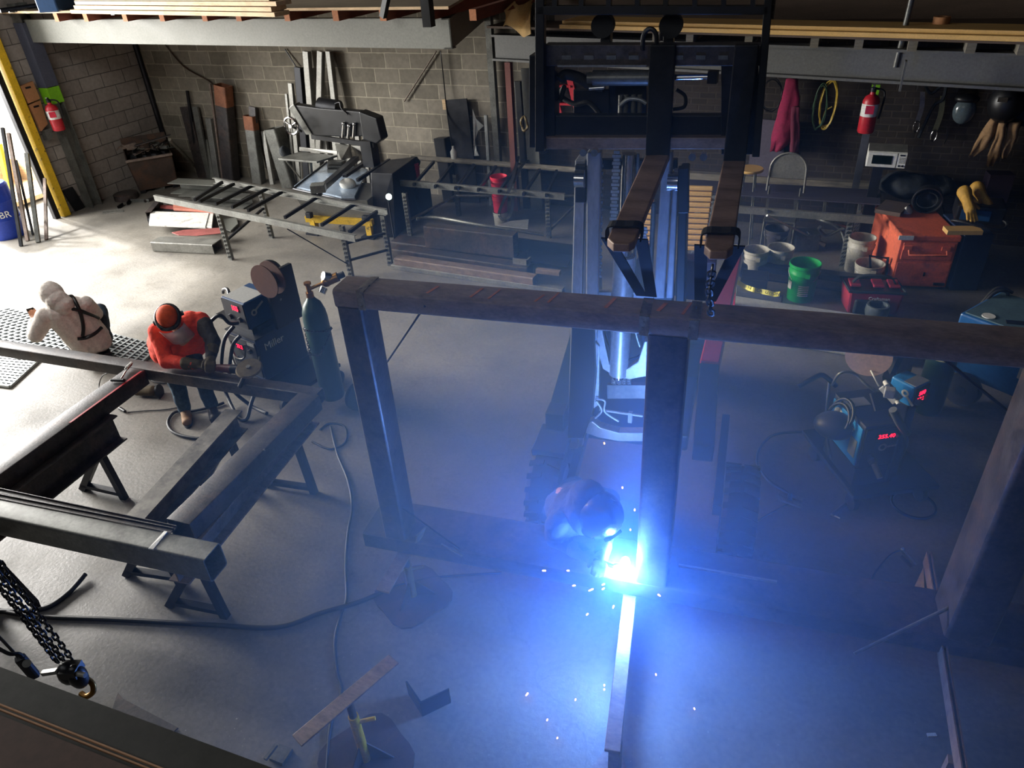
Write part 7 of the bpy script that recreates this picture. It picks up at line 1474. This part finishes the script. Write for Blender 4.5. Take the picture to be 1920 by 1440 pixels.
# ---------------------------------------------------------------- arc, sparks, haze
ARC=V(at(1176,1074,.66)); 
am=bpy.data.materials.new('arc_plasma'); am.use_nodes=True; nt=am.node_tree; nt.nodes.clear(); e=nt.nodes.new('ShaderNodeEmission'); e.inputs[0].default_value=(.75,.88,1,1); e.inputs[1].default_value=120; ou=nt.nodes.new('ShaderNodeOutputMaterial'); nt.links.new(e.outputs[0],ou.inputs[0])
mb=MB(); rr=random.Random(5); mb.ell(ARC,(.05,.03,.05),14,10); mb.ell(ARC+V((-.02,.02,.06)),(.03,.03,.05),12,8)
S('welding_arc',mb,am,'blinding blue-white welding arc at the foot of the middle post','welding arc',smooth=True)
sm=bpy.data.materials.new('hot_spark'); sm.use_nodes=True; nt=sm.node_tree; nt.nodes.clear(); e=nt.nodes.new('ShaderNodeEmission'); e.inputs[0].default_value=(1,.5,.2,1); e.inputs[1].default_value=9; ou=nt.nodes.new('ShaderNodeOutputMaterial'); nt.links.new(e.outputs[0],ou.inputs[0])
sparks=[(1020,1070,3,5),(1065,1070,2,3),(1076,1098,3,4),(1108,1106,8,2),(1131,1104,4,2),(1131,1096,4,2),(1150,1138,2,4),(1101,1152,2,3),(1236,1116,4,4),(1167,914,3,3),(1190,956,3,3),(1182,993,2,2),(988,1302,3,5),(1026,1350,2,2),(1079,1312,2,2),(1133,1285,2,2),(1133,1293,1.5,1.5),(1230,1265,2,2),(1302,1329,2,2),(1133,831,3,3),(1045,1384,1.5,1.5),(1105,1034,2,2),(1174,1128,2,3),(1182,1130,2,3)]
for x,y,rx_,ry_ in sparks:
    z=.66 if y<1110 else max(.03,.6-(y-1100)*.003); c=at(x,y,z); r=(c-EYE).dot(CF)/FPX
    dv=(c-ARC).normalized(); ln=max(rx_,ry_)*r; o=S('spark',MB().caps(c-dv*ln*.5,c+dv*ln*.5,1.3*r,1.0*r,8),sm,'small glowing orange spark flying from the arc','spark','sparks flying from the welding arc',smooth=True)
for nm,e_,lo in (('arc_light',150,ARC-PY*.11-PX*.01+V((0,0,.03))),('arc_light_rear',290,ARC+PY*.04-PX*.04+V((0,0,.05)))):
    pl=bpy.data.lights.new(nm,'POINT'); pl.energy=e_; pl.color=(.07,.22,1.0); pl.shadow_soft_size=.05
    po=bpy.data.objects.new(nm,pl); C.objects.link(po); po.location=lo
hz=bpy.data.materials.new('welding_haze'); hz.use_nodes=True; nt=hz.node_tree; nt.nodes.clear(); N=nt.nodes; L=nt.links
tc=N.new('ShaderNodeTexCoord'); ln=N.new('ShaderNodeVectorMath'); ln.operation='LENGTH'; L.new(tc.outputs['Object'],ln.inputs[0])
mr=N.new('ShaderNodeMapRange'); mr.interpolation_type='SMOOTHERSTEP'; mr.inputs['From Min'].default_value=0; mr.inputs['From Max'].default_value=3.4; mr.inputs['To Min'].default_value=.32; mr.inputs['To Max'].default_value=0; L.new(ln.outputs['Value'],mr.inputs['Value'])
vsn=N.new('ShaderNodeVolumeScatter'); vsn.inputs['Color'].default_value=(.22,.46,1,1); vsn.inputs['Anisotropy'].default_value=.2; L.new(mr.outputs[0],vsn.inputs['Density'])
ou=N.new('ShaderNodeOutputMaterial'); L.new(vsn.outputs[0],ou.inputs['Volume'])
h=_mk('haze',MB().ell(ARC,3.4,48,32),hz,ARC); h.location=ARC; h['kind']='stuff'; h['label']='blue welding fume haze and arc glare hanging round the arc'; h['category']='haze'  # fume also stands in for lens glare; arc blue is in its colour
scn.cycles.volume_bounces=0; scn.cycles.max_bounces=4; scn.cycles.use_adaptive_sampling=True; scn.cycles.adaptive_threshold=.05; scn.cycles.volume_step_rate=5.0; scn.cycles.volume_max_steps=128; scn.cycles.diffuse_bounces=2; scn.cycles.glossy_bounces=2; scn.cycles.transmission_bounces=2; scn.cycles.caustics_reflective=False; scn.cycles.caustics_refractive=False
